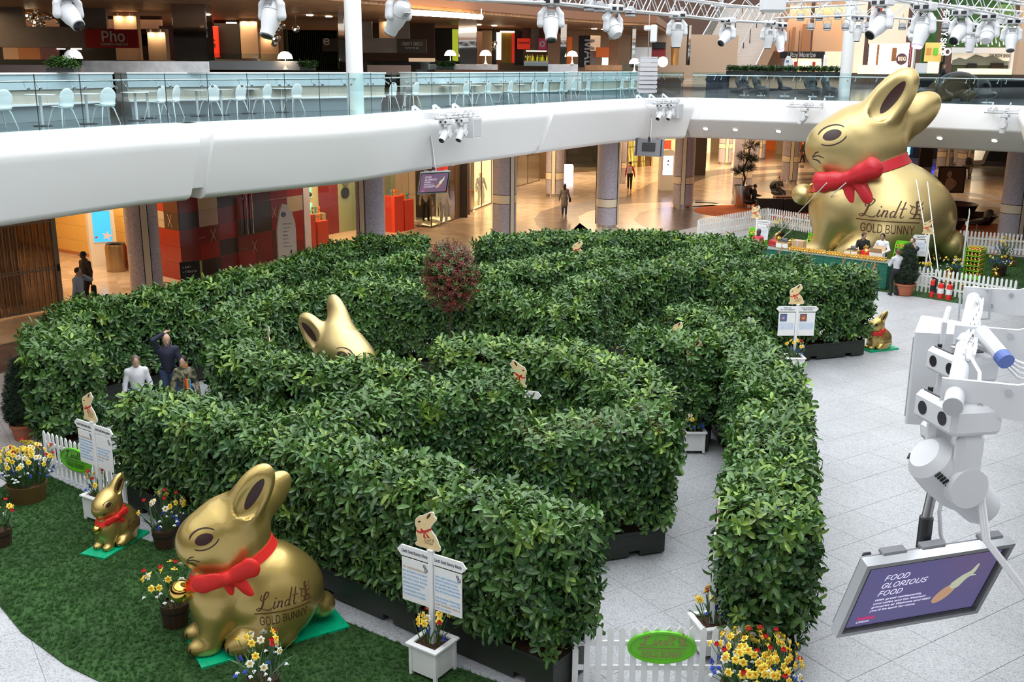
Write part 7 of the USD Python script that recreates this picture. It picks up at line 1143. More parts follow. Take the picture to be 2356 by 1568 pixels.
# lighting rigs hung off the fascia: brackets, pipe, moving lights, speaker, screen on a pole
def plate_bracket(t, p, d, reach, s=1.):
    """a cut-out white plate reaching from p outwards along d (plan) to the pipe"""
    pl = Polygon([(0, -.02), (-.02, .30), (.10, .34), (reach * .45, .12), (reach + .05, .10), (reach + .05, -.10), (reach * .35, -.09)]).difference(Polygon([(.10, .06), (.10, .22), (reach * .38, .06)]).buffer(.015)); part('bracket', MB().prism(pl, -.012, .012, M=frame(p, (*d, 0), (0, 0, 1))), 'fixture_white', t)
    for u in (reach - .16, reach - .30): part('bolt', MB().cyl(arr(p) + arr((*d, 0)) * u + np.cross((*d, 0), (0, 0, 1)) * -.02, arr(p) + arr((*d, 0)) * u + np.cross((*d, 0), (0, 0, 1)) * .02, .014, n=8), 'steel', t)
def screen(label, c, phi, w, h, tilt, pole_top, back=False):
    """hanging screen: phi = direction of its width in plan, tilted to look down"""
    t = thing('hanging_screen', label, 'screen'); X = arr((math.cos(phi), math.sin(phi), 0)); N = arr((math.sin(phi), -math.cos(phi), 0)); U = unit(arr((0, 0, 1)) * math.cos(tilt) + N * math.sin(tilt)); M = frame(c, X, U); F = M
    part('housing', MB().box((-w / 2 + .02, -h / 2 + .02, -.09), (w / 2 - .02, h / 2 - .02, -.03), .015, M=F), 'grey', t); fr = sbox(-w / 2, -h / 2, w / 2, h / 2).difference(sbox(-w / 2 + .03, -h / 2 + .03, w / 2 - .03, h / 2 - .03)); part('frame', MB().prism(fr, -.05, .02, M=F), 'alu', t); part('black_edge', MB().prism(sbox(-w / 2 + .03, -h / 2 + .03, w / 2 - .03, h / 2 - .03).difference(sbox(-w / 2 + .055, -h / 2 + .055, w / 2 - .055, h / 2 - .055)), -.03, .005, M=F), 'lens_black', t); ww, hh = w / 2 - .055, h / 2 - .055
    pic = part('picture', MB().box((-ww, -hh, -.03), (ww, hh, .0), M=F), 'screen_picture', t)
    lt = MB()
    for k, tx in enumerate(('FOOD', 'GLORIOUS', 'FOOD')): lt.text(tx, hh * .17, M @ trans(-ww * .72, hh * (.52 - .26 * k), .0012) @ np.array([[1, .25, 0, 0], [0, 1, 0, 0], [0, 0, 1, 0], [0, 0, 0, 1.]]), .001)
    for k, tx in enumerate(('With great restaurants,', 'cool cafes and the freshest', 'groceries at Waitrose and M&S', "you'll be back for more.")): lt.text(tx, hh * .065, M @ trans(-ww * .72, hh * (-.17 - .12 * k), .0012) @ np.array([[1, .25, 0, 0], [0, 1, 0, 0], [0, 0, 1, 0], [0, 0, 0, 1.]]), .001, width=ww * (.72, .8, .9, .7)[k])
    lt.text('LONDON', hh * .06, M @ trans(-ww * .86, -hh * .88, .0012), .001); part('picture_words', lt, 'screen_words', pic); part('picture_mark', MB().text('Westfield', hh * .10, M @ trans(-ww * .86, -hh * .78, .0012), .001, True, width=ww * .26), 'screen_red', pic)
    bn = affinity.rotate(affinity.scale(Point(0, 0).buffer(1, 24), ww * .10, hh * .36), -38); bn = affinity.translate(bn, ww * .38, -hh * .30); part('picture_bread', MB().prism(bn, 0, .0012, M=M), 'screen_bread', pic); wr_ = unary_union([stroke([(ww * .50, -hh * .02), (ww * .58, hh * .18), (ww * .68, hh * .34), (ww * .72, hh * .58)], [.10 * hh * 3, .075 * hh * 3, .05 * hh * 3, .02 * hh * 3]), stroke([(ww * .62, hh * .25), (ww * .76, hh * .22)], [.05 * hh * 2, .02 * hh])]); part('picture_wrapper', MB().prism(wr_, .0002, .0016, M=M), 'screen_wrap', pic)
    for x in (-.36, -.1, .3): part('lug', MB().box((x * w, h / 2 - .02, -.10), (x * w + .16 * w, h / 2 + .012, -.04), .008, M=F), 'grey', t)
    part('back_box', MB().box((-.22 * w, -.2 * h, -.16), (.22 * w, .25 * h, -.09), .01, M=F), 'dark_steel', t)
    for s in (-1, 1): part('back_rail', MB().box((s * .42 * w - .03, -.46 * h, -.115), (s * .42 * w + .03, .46 * h, -.09), .01, M=F), 'dark_steel', t)
    q = M[:3, :3] @ arr((0, h * .32, -.13)) + M[:3, 3]; q2 = arr((q[0], q[1], q[2] + .22)); part('pole', MB().tube([q, q2, pole_top], [.035, .03, .03], 10), 'steel', t, smooth=50); part('pole_sleeve', MB().cyl(q, q2, .042, n=14), 'dark_steel', t); part('cable', MB().tube([pole_top, (arr(pole_top) + q2) / 2 + (.05, -.04, 0), q2 + (.06, -.03, .05), q2 + (.10, .0, -.12), q + (.16, 0, -.02)], .012, 6), 'cable_white', t); return t
pm('screen_words', (.62, .60, .72), .5, emit=.55); pm('screen_red', (.75, .03, .14), .5, emit=.35); pm('screen_bread', (.52, .30, .18), .5, emit=.35); pm('screen_wrap', (.55, .58, .42), .5, emit=.3)
def _pic():
    return usdkit.material(stage, '/World/Looks/screen_picture', {'tc': ('texture_coordinate', {}), 'n': ('noise_texture', dict(scale=.8, detail=1.)), 'r': ('rgb_ramp', dict(ramp=[(.35, (.085, .075, .19)), (.65, (.15, .085, .13))])), 'p': ('principled_bsdf', dict(roughness=.08, emission_strength=.45))}, [('tc.object', 'n.vector'), ('n.fac', 'r.fac'), ('r.color', 'p.base_color'), ('r.color', 'p.emission_color')], surface='p.BSDF')
_mk['screen_picture'] = _pic
def compact_head(label, p, X, s=1., tilt=.9):
    """short fat moving light hung under a pipe: X along the pipe"""
    t = thing('compact_light', label, 'stage light', (0, 0, 0)); Y = arr((-X[1], X[0], 0)); M = np.eye(4); M[:3, 0], M[:3, 1], M[:3, 2], M[:3, 3] = arr(X) * s, Y * s, arr((0, 0, s)), p
    part('base', MB().box((-.17, -.21, -.22), (.17, .21, -.04), .03, M=M), 'fixture_white', t); part('control_plate', MB().box((-.13, -.17, -.045), (.13, .05, -.03), .004, M=M), 'dark_steel', t)
    for k in (-1, 1): part('knob', MB().cyl(M[:3, :3] @ arr((k * .11, -.13, -.03)) + M[:3, 3], M[:3, :3] @ arr((k * .11, -.13, -.01)) + M[:3, 3], .016 * s, n=10), 'black', t); part('plate_label', MB().box((-.04 + k * .04, -.12, -.031), (-.01 + k * .04, -.02, -.027), M=M), 'paper', t)
    for sx in (-1, 1):
        for y in (-.10, .10): part('port', MB().cyl(M[:3, :3] @ arr((sx * .168, y, -.13)) + M[:3, 3], M[:3, :3] @ arr((sx * .174, y, -.13)) + M[:3, 3], .042 * s, n=16), 'lens_black', t)
    part('clamp', MB().box((-.05, -.05, -.06), (.05, .05, .06), .01, M=M), 'fixture_grey', t); part('yoke', MB().box((-.09, .10, -.62), (.09, .19, -.22), .035, M=M).box((-.09, -.19, -.62), (.09, -.10, -.22), .035, M=M), 'fixture_white', t)
    ct, st_ = math.cos(tilt), math.sin(tilt); H_ = M @ trans(0, 0, -.55) @ np.array([[ct, 0, st_, 0], [0, 1, 0, 0], [-st_, 0, ct, 0], [0, 0, 0, 1.]]); hd_ = part('head', MB().lathe([(0, .26), (.10, .255), (.15, .2), (.165, .05), (.16, -.1), (.13, -.2), (.125, -.33), (.11, -.36), (0, -.36)], 26, M=H_), 'fixture_white', t, smooth=35); part('hub', MB().cyl(M[:3, :3] @ arr((0, -.20, -.55)) + M[:3, 3], M[:3, :3] @ arr((0, .20, -.55)) + M[:3, 3], .125 * s, n=28), 'fixture_white', t, smooth=40); part('lens', MB().lathe([(0, -.37), (.105, -.365), (.105, -.36), (0, -.36)], 22, M=H_), 'lens_black', hd_)
    for k in range(7):
        for a in (-1.2, 1.2): part('vent', MB().box((-.02, -.167, .04 + k * .026), (.02, -.155, .05 + k * .026), M=H_ @ rotz(a + 1.57)), 'black', hd_)
    part('screw', MB().cyl(M[:3, :3] @ arr((.07, -.202, -.62)) + M[:3, 3], M[:3, :3] @ arr((.07, -.207, -.62)) + M[:3, 3], .012 * s, n=10), 'black', hd_); return t
def speaker_box(label, p, X, s=1.):
    t = thing('speaker', label, 'loudspeaker'); Y = arr((-X[1], X[0], 0)); M = np.eye(4); M[:3, 0], M[:3, 1], M[:3, 2], M[:3, 3] = arr(X) * s, Y * s, arr((0, 0, s)), p; pl = Polygon([(-.26, -.16), (.26, -.16), (.15, .20), (-.15, .20)]).buffer(.02); part('cabinet', MB().prism(pl, -.72, -.06, M=M), 'fixture_white', t); part('grille', MB().box((-.24, -.19, -.68), (.24, -.18, -.10), .004, M=M), 'lightgrey', t); part('bracket', MB().tube([(-.24, 0, -.3), (-.26, 0, .02), (0, 0, .03), (.26, 0, .02), (.24, 0, -.3)], .018, 6, M=M), 'fixture_white', t)
def rig(nm, d, span, heads, spk, tv, which=LEFT, reach=1.15, z=6.22, lab=''):
    q = along(which, d); e = unit(along(which, d + .2) - along(which, d - .2)); o = np.array([e[1], -e[0]]); X = arr((*e, 0))
    t = thing('pipe_rig', 'white bracketed pipe on the fascia ' + lab, 'rig'); w = lambda u, v=reach, zz=z: arr((*(q + e * u + o * v), zz))
    for u in np.linspace(-span / 2 + .12, span / 2 - .12, 3): plate_bracket(t, w(u, .18, z + .06), o, reach - .18)
    part('pipe', MB().cyl(w(-span / 2), w(span / 2), .045, n=16), 'fixture_white', t, smooth=50)
    for u in (-span / 2, span / 2): part('pipe_cap', MB().cyl(w(u), w(u) + X * .012 * np.sign(u), .046, n=16), 'fixture_grey', t)
    rg = np.random.default_rng(int(d * 10)); 
    for k in range(5): us = np.linspace(-span * .42, span * .42, 9); part('cable', MB().tube([w(u, reach + .06 * math.sin(u * 5 + k), z + .06 + .07 * rg.random()) for u in us], .013, 5), 'cable_white', t)
    for k in range(4): a = w(rg.uniform(-.6, .6) * span / 2, reach + .1, z + .05); part('cable_loop', MB().tube([a, a + (.10, 0, .16), a + (.2, .02, .05), a + (.12, .03, -.1)], .010, 5), 'fixture_grey', t)
    for k, (u, tl) in enumerate(heads): compact_head(('left', 'right')[k % 2] + ' compact moving light on the fascia rig ' + lab if len(heads) > 1 else 'single compact moving light on the fascia rig ' + lab, w(u, reach, z), X, .92, tl)
    if spk is not None: speaker_box('white wedge loudspeaker on the fascia rig ' + lab, w(spk, reach, z), X * np.sign(1), 1.)
    return w, t
d1 = dist_to(LEFT, arr((-2.97, 35.26, 6.4)[:2])); w1, _ = rig('mid', d1, 2.7, [(-.75, .9), (.25, .7)], 1.0, None, lab='above the middle hanging screen'); screen('hanging screen with an evening meal advert in front of the clothes shop', arr((-2.63, 34.2, 4.11)), .50, 1.08, .80, .38, w1(-.25) if False else ((-2.74, 34.35, 5.8)))
d2 = dist_to(LEFT, arr((6.19, 50.38, 6.4)[:2])); w2, _ = rig('far', d2, 2.7, [(-.6, .9), (.4, .7)], 1.1, None, lab='near the far gallery corner'); screen('hanging screen showing its dark back near the far columns', arr((6.42, 49.2, 4.18)), 2.75, 1.42, .84, .1, (6.44, 49.2, 5.72))
d3 = dist_to(RIGHTF, arr((13.9, 48.99, 6.4)[:2])); rig('r1', d3, 1.6, [(0., .6)], None, None, RIGHTF, 1.0, 6.15, 'behind the brow of the giant rabbit'); d4 = dist_to(RIGHTF, arr((20.46, 43.48, 6.4)[:2])); rig('r2', d4, 1.6, [(0., .1)], None, None, RIGHTF, 1.0, 6.15, 'at the right edge of the far fascia')
# the near rig at the right edge
A_, B_ = arr((2.16, 4.77, 6.30)), arr((3.42, 7.43, 6.30)); X = unit(B_ - A_); O_ = arr((X[1], -X[0], 0)); t = thing('pipe_rig', 'big white pipe rig with plate brackets at the right edge of the picture', 'rig')
part('pipe', MB().cyl(A_, B_, .048, n=20), 'fixture_white', t, smooth=50); part('pipe_cap', MB().cyl(A_ - X * .008, A_, .047, n=20), 'fixture_grey', t); part('pipe_cap', MB().cyl(B_, B_ + X * .008, .047, n=20), 'fixture_grey', t)
for u in (.22, 1.45, 2.72):
    p = A_ + X * u; pl = Polygon([(-.07, -.08), (-.07, .08), (.28, .09), (.55, .20), (1.15, .46), (1.15, -.24), (.95, -.2), (.55, -.09), (.28, -.09)]).difference(Polygon([(.52, .06), (1.0, .27), (1.0, -.08), (.56, -.02)]).buffer(.03)); part('bracket', MB().prism(pl, -.014, .014, M=frame(p, O_, (0, 0, 1))), 'fixture_white', t)
    for (a, b) in ((.12, -.04), (.24, .05)):
        c_ = p + O_ * a + (0, 0, b); part('bolt', MB().cyl(c_ - X * .03, c_ + X * .03, .016, n=10), 'steel', t)
rg = np.random.default_rng(5)
for k in range(7): part('cable', MB().tube([A_ + X * u + O_ * (.035 + .03 * math.sin(u * 3 + k)) + (0, 0, .045 + .012 * (k % 3) + .01 * math.sin(u * 5 + 2 * k)) for u in np.linspace(.75, 2.4, 10)], .008, 6), 'cable_white', t)
for k in range(4): part('cable', MB().tube([A_ + X * (1.2 + .1 * k) + (0, 0, .06), A_ + X * 1.1 + O_ * .3 + (0, 0, -.02 - .03 * k), A_ + X * .95 + O_ * .62 + (0, 0, -.06 - .02 * k)], .008, 6), 'cable_white', t)
for k in range(3): part('loom', MB().tube([A_ + X * 1.0 + (0, 0, .07), A_ + X * .55 + O_ * .10 + (0, 0, .04), A_ + X * .3 + O_ * (.12 + .012 * k) + (0, 0, -.35), A_ + X * .2 + O_ * (.22 + .012 * k) + (0, 0, -.75), A_ + X * .15 + O_ * (.50 + .012 * k) + (0, 0, -1.05), A_ + X * .1 + O_ * (.9 + .012 * k) + (0, 0, -1.2)], .010, 7), 'cable_white', t, smooth=50)
part('safety_loop', MB().tube([B_ - X * .2 + (0, 0, .06), B_ - X * .25 + O_ * .10 + (0, 0, .08), B_ - X * .3 + O_ * .12 + (0, 0, -.12), B_ - X * .3 - O_ * .08 + (0, 0, -.16), B_ - X * .22 - O_ * .09 + (0, 0, .02)], .009, 6), 'fixture_grey', t); part('blue_plug', MB().cyl(A_ + X * 1.25 + O_ * .08 + (0, 0, .10), A_ + X * 1.05 + O_ * .20 + (0, 0, .02), .045, n=16), 'fixture_white', t); part('blue_plug_end', MB().cyl(A_ + X * 1.05 + O_ * .20 + (0, 0, .02), A_ + X * 1.0 + O_ * .23 + (0, 0, .0), .047, n=16), 'art_blue', t)
compact_head('nearest large white moving light below the pipe at the right edge', A_ + X * .30 + O_ * .02, unit(-O_ * .80 - X * .60), .86, .85); compact_head('second large white moving light base behind the nearest one', A_ + X * 1.25 + O_ * .0, unit(-O_ * .8 - X * .6), .82, 2.4); speaker_box('white wedge loudspeaker under the big pipe at the right edge', A_ + X * 1.98 - O_ * .14, unit(-X), .95)
screen('large hanging screen with an evening meal advert at the lower right', (2.55, 5.72, 4.80), .30, 1.06, .64, .36, tuple(A_ + X * .95 + (0, 0, -.04)))

# ---------------------------------------------------------------- ground floor shops
pm('shutter_metal', (.30, .24, .19), .4, .5); pm('shop_dark', (.035, .028, .026), .5); pm('yellow_wall', (.78, .50, .14), .6); pm('kiosk_white', (.78, .74, .66), .35); pm('kiosk_screen', (.04, .36, .66), .3, emit=.7); pm('kiosk_screen_white', (.78, .74, 1.), .3, emit=1.6); pm('starfish', (.85, .50, .42), .5, emit=.25); pm('bin_metal', (.45, .33, .2), .3, .9)
def wall_seg(p, q, z0, z1, th=.12): p, q = arr(p[:2]), arr(q[:2]); L = np.linalg.norm(q - p); d = (q - p) / L; return L, frame((*p, 0), (*d, 0), (-d[1], d[0], 0))
# folding shutter
t = thing('folding_shutter', 'folding metal shutter closing the dark shop at the left edge', 'shutter'); p, q = arr((-16.66, 30.76, 0.0)[:2]), arr((-14.94, 32.98, 0.0)[:2]); L, M = wall_seg(p, q, 0, 4.4)
n = 26
for k in range(n): part('slat', MB().box((k * L / n, -.02 if k % 2 else .03, .08), ((k + .28) * L / n, .02 if k % 2 else .07, 4.4), M=M), 'shutter_metal', t); part('pane', MB().box(((k + .28) * L / n, .018, .08), ((k + 1) * L / n, .026, 4.4), M=M), 'dark_glass', t)
for z in (.06, 1.35, 2.9): part('cross_rail', MB().box((0, -.03, z), (L, -.018, z + .05), M=M).box((0, -.03, z + .09), (L, -.018, z + .12), M=M), 'shutter_metal', t)
part('end_post', MB().box((L, -.06, 0), (L + .14, .12, 4.4), .01, M=M), 'shutter_metal', t); part('lock_plate', MB().box((L + .02, -.09, 1.28), (L + .12, -.06, 1.5), M=M), 'black', t)
solo('shop_interior', MB().box((-1, 1.6, 0), (L - .4, 1.8, 4.4), M=M).box((-1, .3, 0), (-.9, 1.6, 4.4), M=M), 'wall_cream', 'beige back wall inside the shuttered shop', 'wall')
for k in range(2): solo('wall_lantern', MB().box((L - 1.9 + .2 * k, 1.4, 1.3 - 1.0 * k), (L - 1.75 + .2 * k, 1.58, 1.7 - 1.15 * k), .02, M=M), 'warm_spot', ('glowing lantern behind the shutter, upper one', 'glowing lantern behind the shutter, lower one')[k], 'lamp')
# yellow recess wall of big tiles
t = thing('tiled_wall', 'yellow lit wall of large tiles behind the touch screen kiosk', 'wall'); p, q = arr((-22.5, 45.6)), arr((-15.6, 41.0)); L, M = wall_seg(p, q, 0, 4.4)
for i in range(5):
    for j in range(7): part('tile', MB().box((i * L / 5 + .004, 0, j * .63 + .003), ((i + 1) * L / 5 - .004, .1, (j + 1) * .63 - .003), .004, M=M), 'yellow_wall', t)
part('skirting', MB().box((0, -.02, 0), (L, 0, .14), M=M), 'orange_wall', t)
solo('return_wall', MB().box((-22.7, 36, 0), (-22.5, 46, 4.4)), 'yellow_wall', 'yellow side wall at the far end of the lit recess', 'wall')
def kiosk(label, p, a, h, scr, fish=False):
    t = thing('screen_kiosk', label, 'kiosk', (p[0], p[1], 0), a); w, d = .46, .26; prof = Polygon([(-w, 0), (-w - .03, h * .4), (-w, h - .3), (-w + .12, h - .05), (-w + .3, h), (w - .3, h), (w - .12, h - .05), (w, h - .3), (w + .03, h * .4), (w, 0)]).buffer(.02); part('housing', MB().prism(prof, -d, d, M=frame((0, 0, .02), (1, 0, 0), (0, 0, 1))), 'kiosk_white', t, smooth=30); sp = sbox(-w + .12, h * .38, w - .12, h * .86); part('screen', MB().prism(sp, d, d + .012, M=frame((0, 0, .02), (1, 0, 0), (0, 0, 1))), scr, t); part('bezel', MB().prism(sp.buffer(.02, join_style=2).difference(sp), d, d + .018, M=frame((0, 0, .02), (1, 0, 0), (0, 0, 1))), 'kiosk_white', t)
    if fish: st5 = Polygon([((.17 if k % 2 == 0 else .06) * math.cos(k * math.pi / 5 + 1.3) + .17, (.17 if k % 2 == 0 else .06) * math.sin(k * math.pi / 5 + 1.3) + h * .47) for k in range(10)]).buffer(.015); part('screen_starfish', MB().prism(st5, d + .012, d + .016, M=frame((0, 0, .02), (1, 0, 0), (0, 0, 1))), 'starfish', t); part('screen_fish', MB().prism(affinity.scale(Point(-.24, h * .46).buffer(.05), 1, .6), d + .012, d + .016, M=frame((0, 0, .02), (1, 0, 0), (0, 0, 1))), 'red_plastic', t)
    else: part('screen_marks', MB().prism(unary_union([Point(.0, h * .73).buffer(.06), Point(.0, h * .64).buffer(.05)]), d + .012, d + .016, M=frame((0, 0, .02), (1, 0, 0), (0, 0, 1))), 'purple', t)
kiosk('white kiosk with a blue sea screen and starfish before the yellow wall', (-16.42, 40.62, 0.0), .55, 2.55, 'kiosk_screen', True); kiosk('white kiosk with a glowing pale screen beside a lilac column', (10.07, 67.96, 0.0), .12, 2.6, 'kiosk_screen_white')
t = thing('litter_bin', 'round brushed metal litter bin beside the yellow lit kiosk', 'bin', (-15.49, 39.57, 0.0)); part('drum', MB().lathe([(0, 0), (.38, 0), (.40, .03), (.40, .95), (.36, 1.06), (.34, 1.0), (0, .98)], 36), 'bin_metal', t, smooth=40); part('rim', MB().lathe([(.22, 1.0), (.36, 1.06), (.36, 1.08), (.22, 1.04)], 36), 'black', t)
# red patterned window: individual coloured glass tiles with crosses
WCOL = dict(d=(.16, .008, .010), r=(.26, .012, .012), o=(.33, .03, .015), p=(.42, .33, .22), g=(.30, .33, .14), k=(.035, .022, .022), n=(.07, .02, .02), w=(.40, .30, .24))
for k_, v_ in WCOL.items(): pm('vinyl_' + k_, v_, .12)
def pattern_wall(label, p, q, rows, hh=4.4, cross=()):
    t = thing('patterned_window', label, 'shop window'); L, M = wall_seg(p, q, 0, hh); nr = len(rows); 
    for j, row in enumerate(rows):
        n = len(row); off = 0
        for i, c in enumerate(row): part('glass_tile', MB().box((i * L / n + .003, 0, hh - (j + 1) * hh / nr + .003), ((i + 1) * L / n - .003, .05, hh - j * hh / nr - .003), M=M), 'vinyl_' + c, t)
    for (u, z) in cross:
        X = frame(M[:3, :3] @ arr((u * L, -.006, z)) + M[:3, 3], M[:3, 0], (0, 0, 1)); part('printed_cross', MB().prism(unary_union([stroke([(-.12, -.22), (.12, .22)], .03), stroke([(-.12, .22), (.12, -.22)], .03)]), 0, .004, M=X), 'vinyl_w', t); part('printed_words', MB().text('KEEP LOOKING', .035, frame(M[:3, :3] @ arr((u * L - .75, -.006, z - .03)) + M[:3, 3], M[:3, 0], (0, 0, 1)), .003), 'vinyl_w', t)
    return t, L, M
wc = arr((-12.32, 37.67, 0.0)[:2])
pattern_wall('short side of the red patterned window left of its corner', arr((-15.3, 40.2)), wc - .01, ['dnoo', 'rpod', 'nkon', 'kkpk', 'dgrr', 'rgrr', 'rgrr'], 4.4, ((.35, 3.3), (.85, 2.2), (.4, 1.2)))
t, L, M = pattern_wall('long red patterned window with white crosses and door handles', wc, arr((-8.93, 43.59, 0.0)[:2]), ['drkndrp', 'rdkdwrd', 'dpkdndr', 'kwddkdp', 'ddrkkdr', 'drkddnr', 'gkdrdnd'], 4.4, ((.22, 3.6), (.72, 3.9), (.50, 2.9), (.24, 1.5), (.74, 2.0), (.56, .75), (.93, 3.0)))
for u in (.50, .545): part('door_handle', MB().cyl(M[:3, :3] @ arr((u * L, -.08, 1.3)) + M[:3, 3], M[:3, :3] @ arr((u * L, -.08, 3.0)) + M[:3, 3], .025, n=10).cyl(M[:3, :3] @ arr((u * L, -.08, 1.5)) + M[:3, 3], M[:3, :3] @ arr((u * L, 0, 1.5)) + M[:3, 3], .015, n=8).cyl(M[:3, :3] @ arr((u * L, -.08, 2.8)) + M[:3, 3], M[:3, :3] @ arr((u * L, 0, 2.8)) + M[:3, 3], .015, n=8), 'steel', t)
t = thing('floor_sign', 'small black floor sign with white lines in front of the red window', 'sign', (-11.7, 36.6, -0.0), .55); part('board', MB().box((-.36, -.03, .0), (.36, .03, .95), .01), 'black', t); part('lines', MB().text('> EXIT', .07, frame((-.28, -.032, .72), (1, 0, 0), (0, 0, 1)), .003).text('> TOILETS', .07, frame((-.28, -.032, .55), (1, 0, 0), (0, 0, 1)), .003), 'paper', t)
def totem(label, p, a, h, z=0.):
    t = thing('information_totem', label, 'sign', (p[0], p[1], z), a); F = frame((0, 0, 0), (1, 0, 0), (0, 0, 1)); part('body', MB().prism(Polygon([(-.36, 0), (-.36, h * .6), (-.22, h * .9), (-.10, h), (.06, h * .98), (.24, h * .86), (.34, h * .72), (.36, h * .6), (.36, 0)]).buffer(.02), -.08, .08, M=F), 'white_gloss', t, smooth=30); part('info_disc', MB().prism(Point(-.10, h * .84).buffer(.10), .08, .085, M=F), 'art_blue', t); part('info_letter', MB().text('i', .12, frame((-.10, -.086, h * .84 - .06), (1, 0, 0), (0, 0, 1)), .003, True, 'c'), 'paper', t)
    ln = MB()
    for k, tx in enumerate(('Information', '< 01-20', 'Level 1', 'Shops', '21-40', 'Level 2', 'Food court')): ln.text(tx, .05, frame((-.16, -.083, h * .68 - k * .15), (1, 0, 0), (0, 0, 1)), .003)
    part('printed_lines', ln, 'print_grey', t)
totem('white information totem in front of the red patterned window', (-9.06, 40.72, 0.0), .5, 2.5); totem('white information totem upstairs behind the clipped green', (18.58, 72.0, 7.29), 0., 2.2, 6.4); totem('narrow white totem upstairs left of the white column', (21.61, 74.0, 7.29), 1.2, 2.3, 6.4)
# pilaster and toy shop
def pilaster(label, p, q, mat='column_stone', h=4.43): 
    t = thing('pilaster', label, 'pilaster'); L, M = wall_seg(p, q, 0, h)
    for k in range(3): part('stone_panel', MB().box((0, -.02, k * h / 3 + .004), (L, .3, (k + 1) * h / 3 - .004), .006, M=M), mat, t)
pilaster('lilac pilaster between the red window and the toy shop', (-8.91, 43.59, 0.0), (-8.77, 44.24, 0.0))
pm('toy_wall', (.70, .62, .38), .6); pm('niche_green', (.25, .95, .45), .5, emit=.8); pm('toy_red', (.72, .05, .02), .5); pm('toy_teal', (.10, .30, .28), .5); pm('sage', (.42, .48, .30), .5); pm('maroon', (.25, .02, .03), .5)
ta, tb = arr((-8.77, 44.24, 0.0)[:2]), arr((-5.75, 48.6)); L, M = wall_seg(ta, tb, 0, 4.4)
t = thing('shop_window', 'clear glass window front of the toy shop', 'shop window')
for k in range(4): part('glass_pane', MB().box((k * L / 4 + .004, 0, .02), ((k + 1) * L / 4 - .004, .02, 4.4), M=M), 'shop_glass', t)
t = thing('toy_shelving', 'toy shop wall with glowing green niches', 'shelving'); 
part('wall_panel', MB().box((-.2, 2.6, 0), (3.1, 2.7, 4.4), M=M), 'toy_wall', t)
for i in range(3):
    for j in range(4): part('niche', MB().box((.75 + i * .72, 2.56, 1.05 + j * .82), (1.22 + i * .72, 2.6, 1.62 + j * .82), .02, M=M), 'niche_green', t); part('toy', MB().ball(M[:3, :3] @ arr((.95 + i * .72, 2.45, 1.22 + j * .82)) + M[:3, 3], .12, 1), ('toy_red', 'gold_foil', 'toy_teal', 'black')[(i + j) % 4], t)
solo('red_display', MB().box((3.1, 2.5, 0), (4.3, 2.7, 4.4), M=M), 'maroon', 'tall dark red display wall in the toy shop', 'display'); t = thing('sage_display', 'sage green display wall with round discs in the toy shop', 'display'); part('wall_panel', MB().box((4.3, 2.5, 0), (6.4, 2.7, 4.4), M=M), 'sage', t)
for k, (u, z, mt) in enumerate(((4.7, 3.6, 'purple'), (4.8, 2.5, 'stand_grey'), (4.75, 1.9, 'navy'))): part('disc', MB().prism(Point(0, 0).buffer(.26), 0, .06, M=frame(M[:3, :3] @ arr((u, 2.48, z)) + M[:3, 3], M[:3, 0], (0, 0, 1))), mt, t)
part('lamp', MB().ball(M[:3, :3] @ arr((4.0, 2.3, 4.15)) + M[:3, 3], .1, 1), 'warm_spot', t)
for k, (u, v, h, mt, lb) in enumerate(((.30, .35, 1.5, 'toy_red', 'red display plinth at the left of the toy shop window'), (1.1, .35, 1.15, 'toy_red', 'lower red display plinth in the toy shop window'), (.2, 1.5, 1.9, 'toy_red', 'red display plinth behind, against the niches'), (1.9, 1.3, 1.3, 'sage', 'sage green display block in the toy shop window'), (6.25, .35, 1.75, 'toy_red', 'red display plinth right of the toy shop column'), (7.0, .35, 1.5, 'toy_red', 'lower red display plinth right of the toy shop column'))):
    t = thing('display_plinth', lb, 'plinth', (0, 0, 0)); part('block', MB().box((u - .34, v, 0), (u + .34, v + .68, h), .01, M=M), mt, t)
    for i in range(3): part('toy', MB().lathe([(0, 0), (.07, 0), (.04, .15), (.07, .2), (.05, .3), (0, .32)], 10, M=trans(*(M[:3, :3] @ arr((u - .2 + i * .2, v + .3, h)) + M[:3, 3]))), ('gold_foil', 'toy_teal', 'orange_sign')[(i + k) % 3], t)
solo('toy_shop_floor', MB().box((-.6, .1, .004), (8, 2.5, .012), M=M), 'wall_cream', 'pale floor inside the toy shop', 'floor covering')
# doors, window fronts and mannequins to the right
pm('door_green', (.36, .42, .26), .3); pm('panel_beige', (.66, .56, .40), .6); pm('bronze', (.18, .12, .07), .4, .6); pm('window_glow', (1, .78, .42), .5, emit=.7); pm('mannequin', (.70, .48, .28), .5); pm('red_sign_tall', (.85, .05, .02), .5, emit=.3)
t = thing('double_door', 'pale green double doors with long handles right of the toy shop', 'door'); pa, pb = arr((-5.75, 48.6)), arr((-5.86, 51.36, 0.0)[:2]); L, M = wall_seg(arr((-7.2, 49.6)), pb, 0, 4.4)
for k in range(2): part('leaf', MB().box((k * L / 2 + .01, 0, .9), ((k + 1) * L / 2 - .01, .06, 4.35), .01, M=M), 'door_green', t); part('kick_plate', MB().box((k * L / 2 + .01, -.01, .0), ((k + 1) * L / 2 - .01, .06, .9), .01, M=M), 'bronze', t); part('handle', MB().box((L / 2 + (-.22 if k == 0 else .14), -.08, 1.4), (L / 2 + (-.16 if k == 0 else .20), -.02, 3.1), .01, M=M), 'bronze', t)
t = thing('panelled_wall', 'beige wall panels with a bronze foot between doors and clothes shop', 'wall'); L, M = wall_seg((-5.86, 51.36, 0.0), (-5.32, 52.56, 0.0), 0, 4.4)
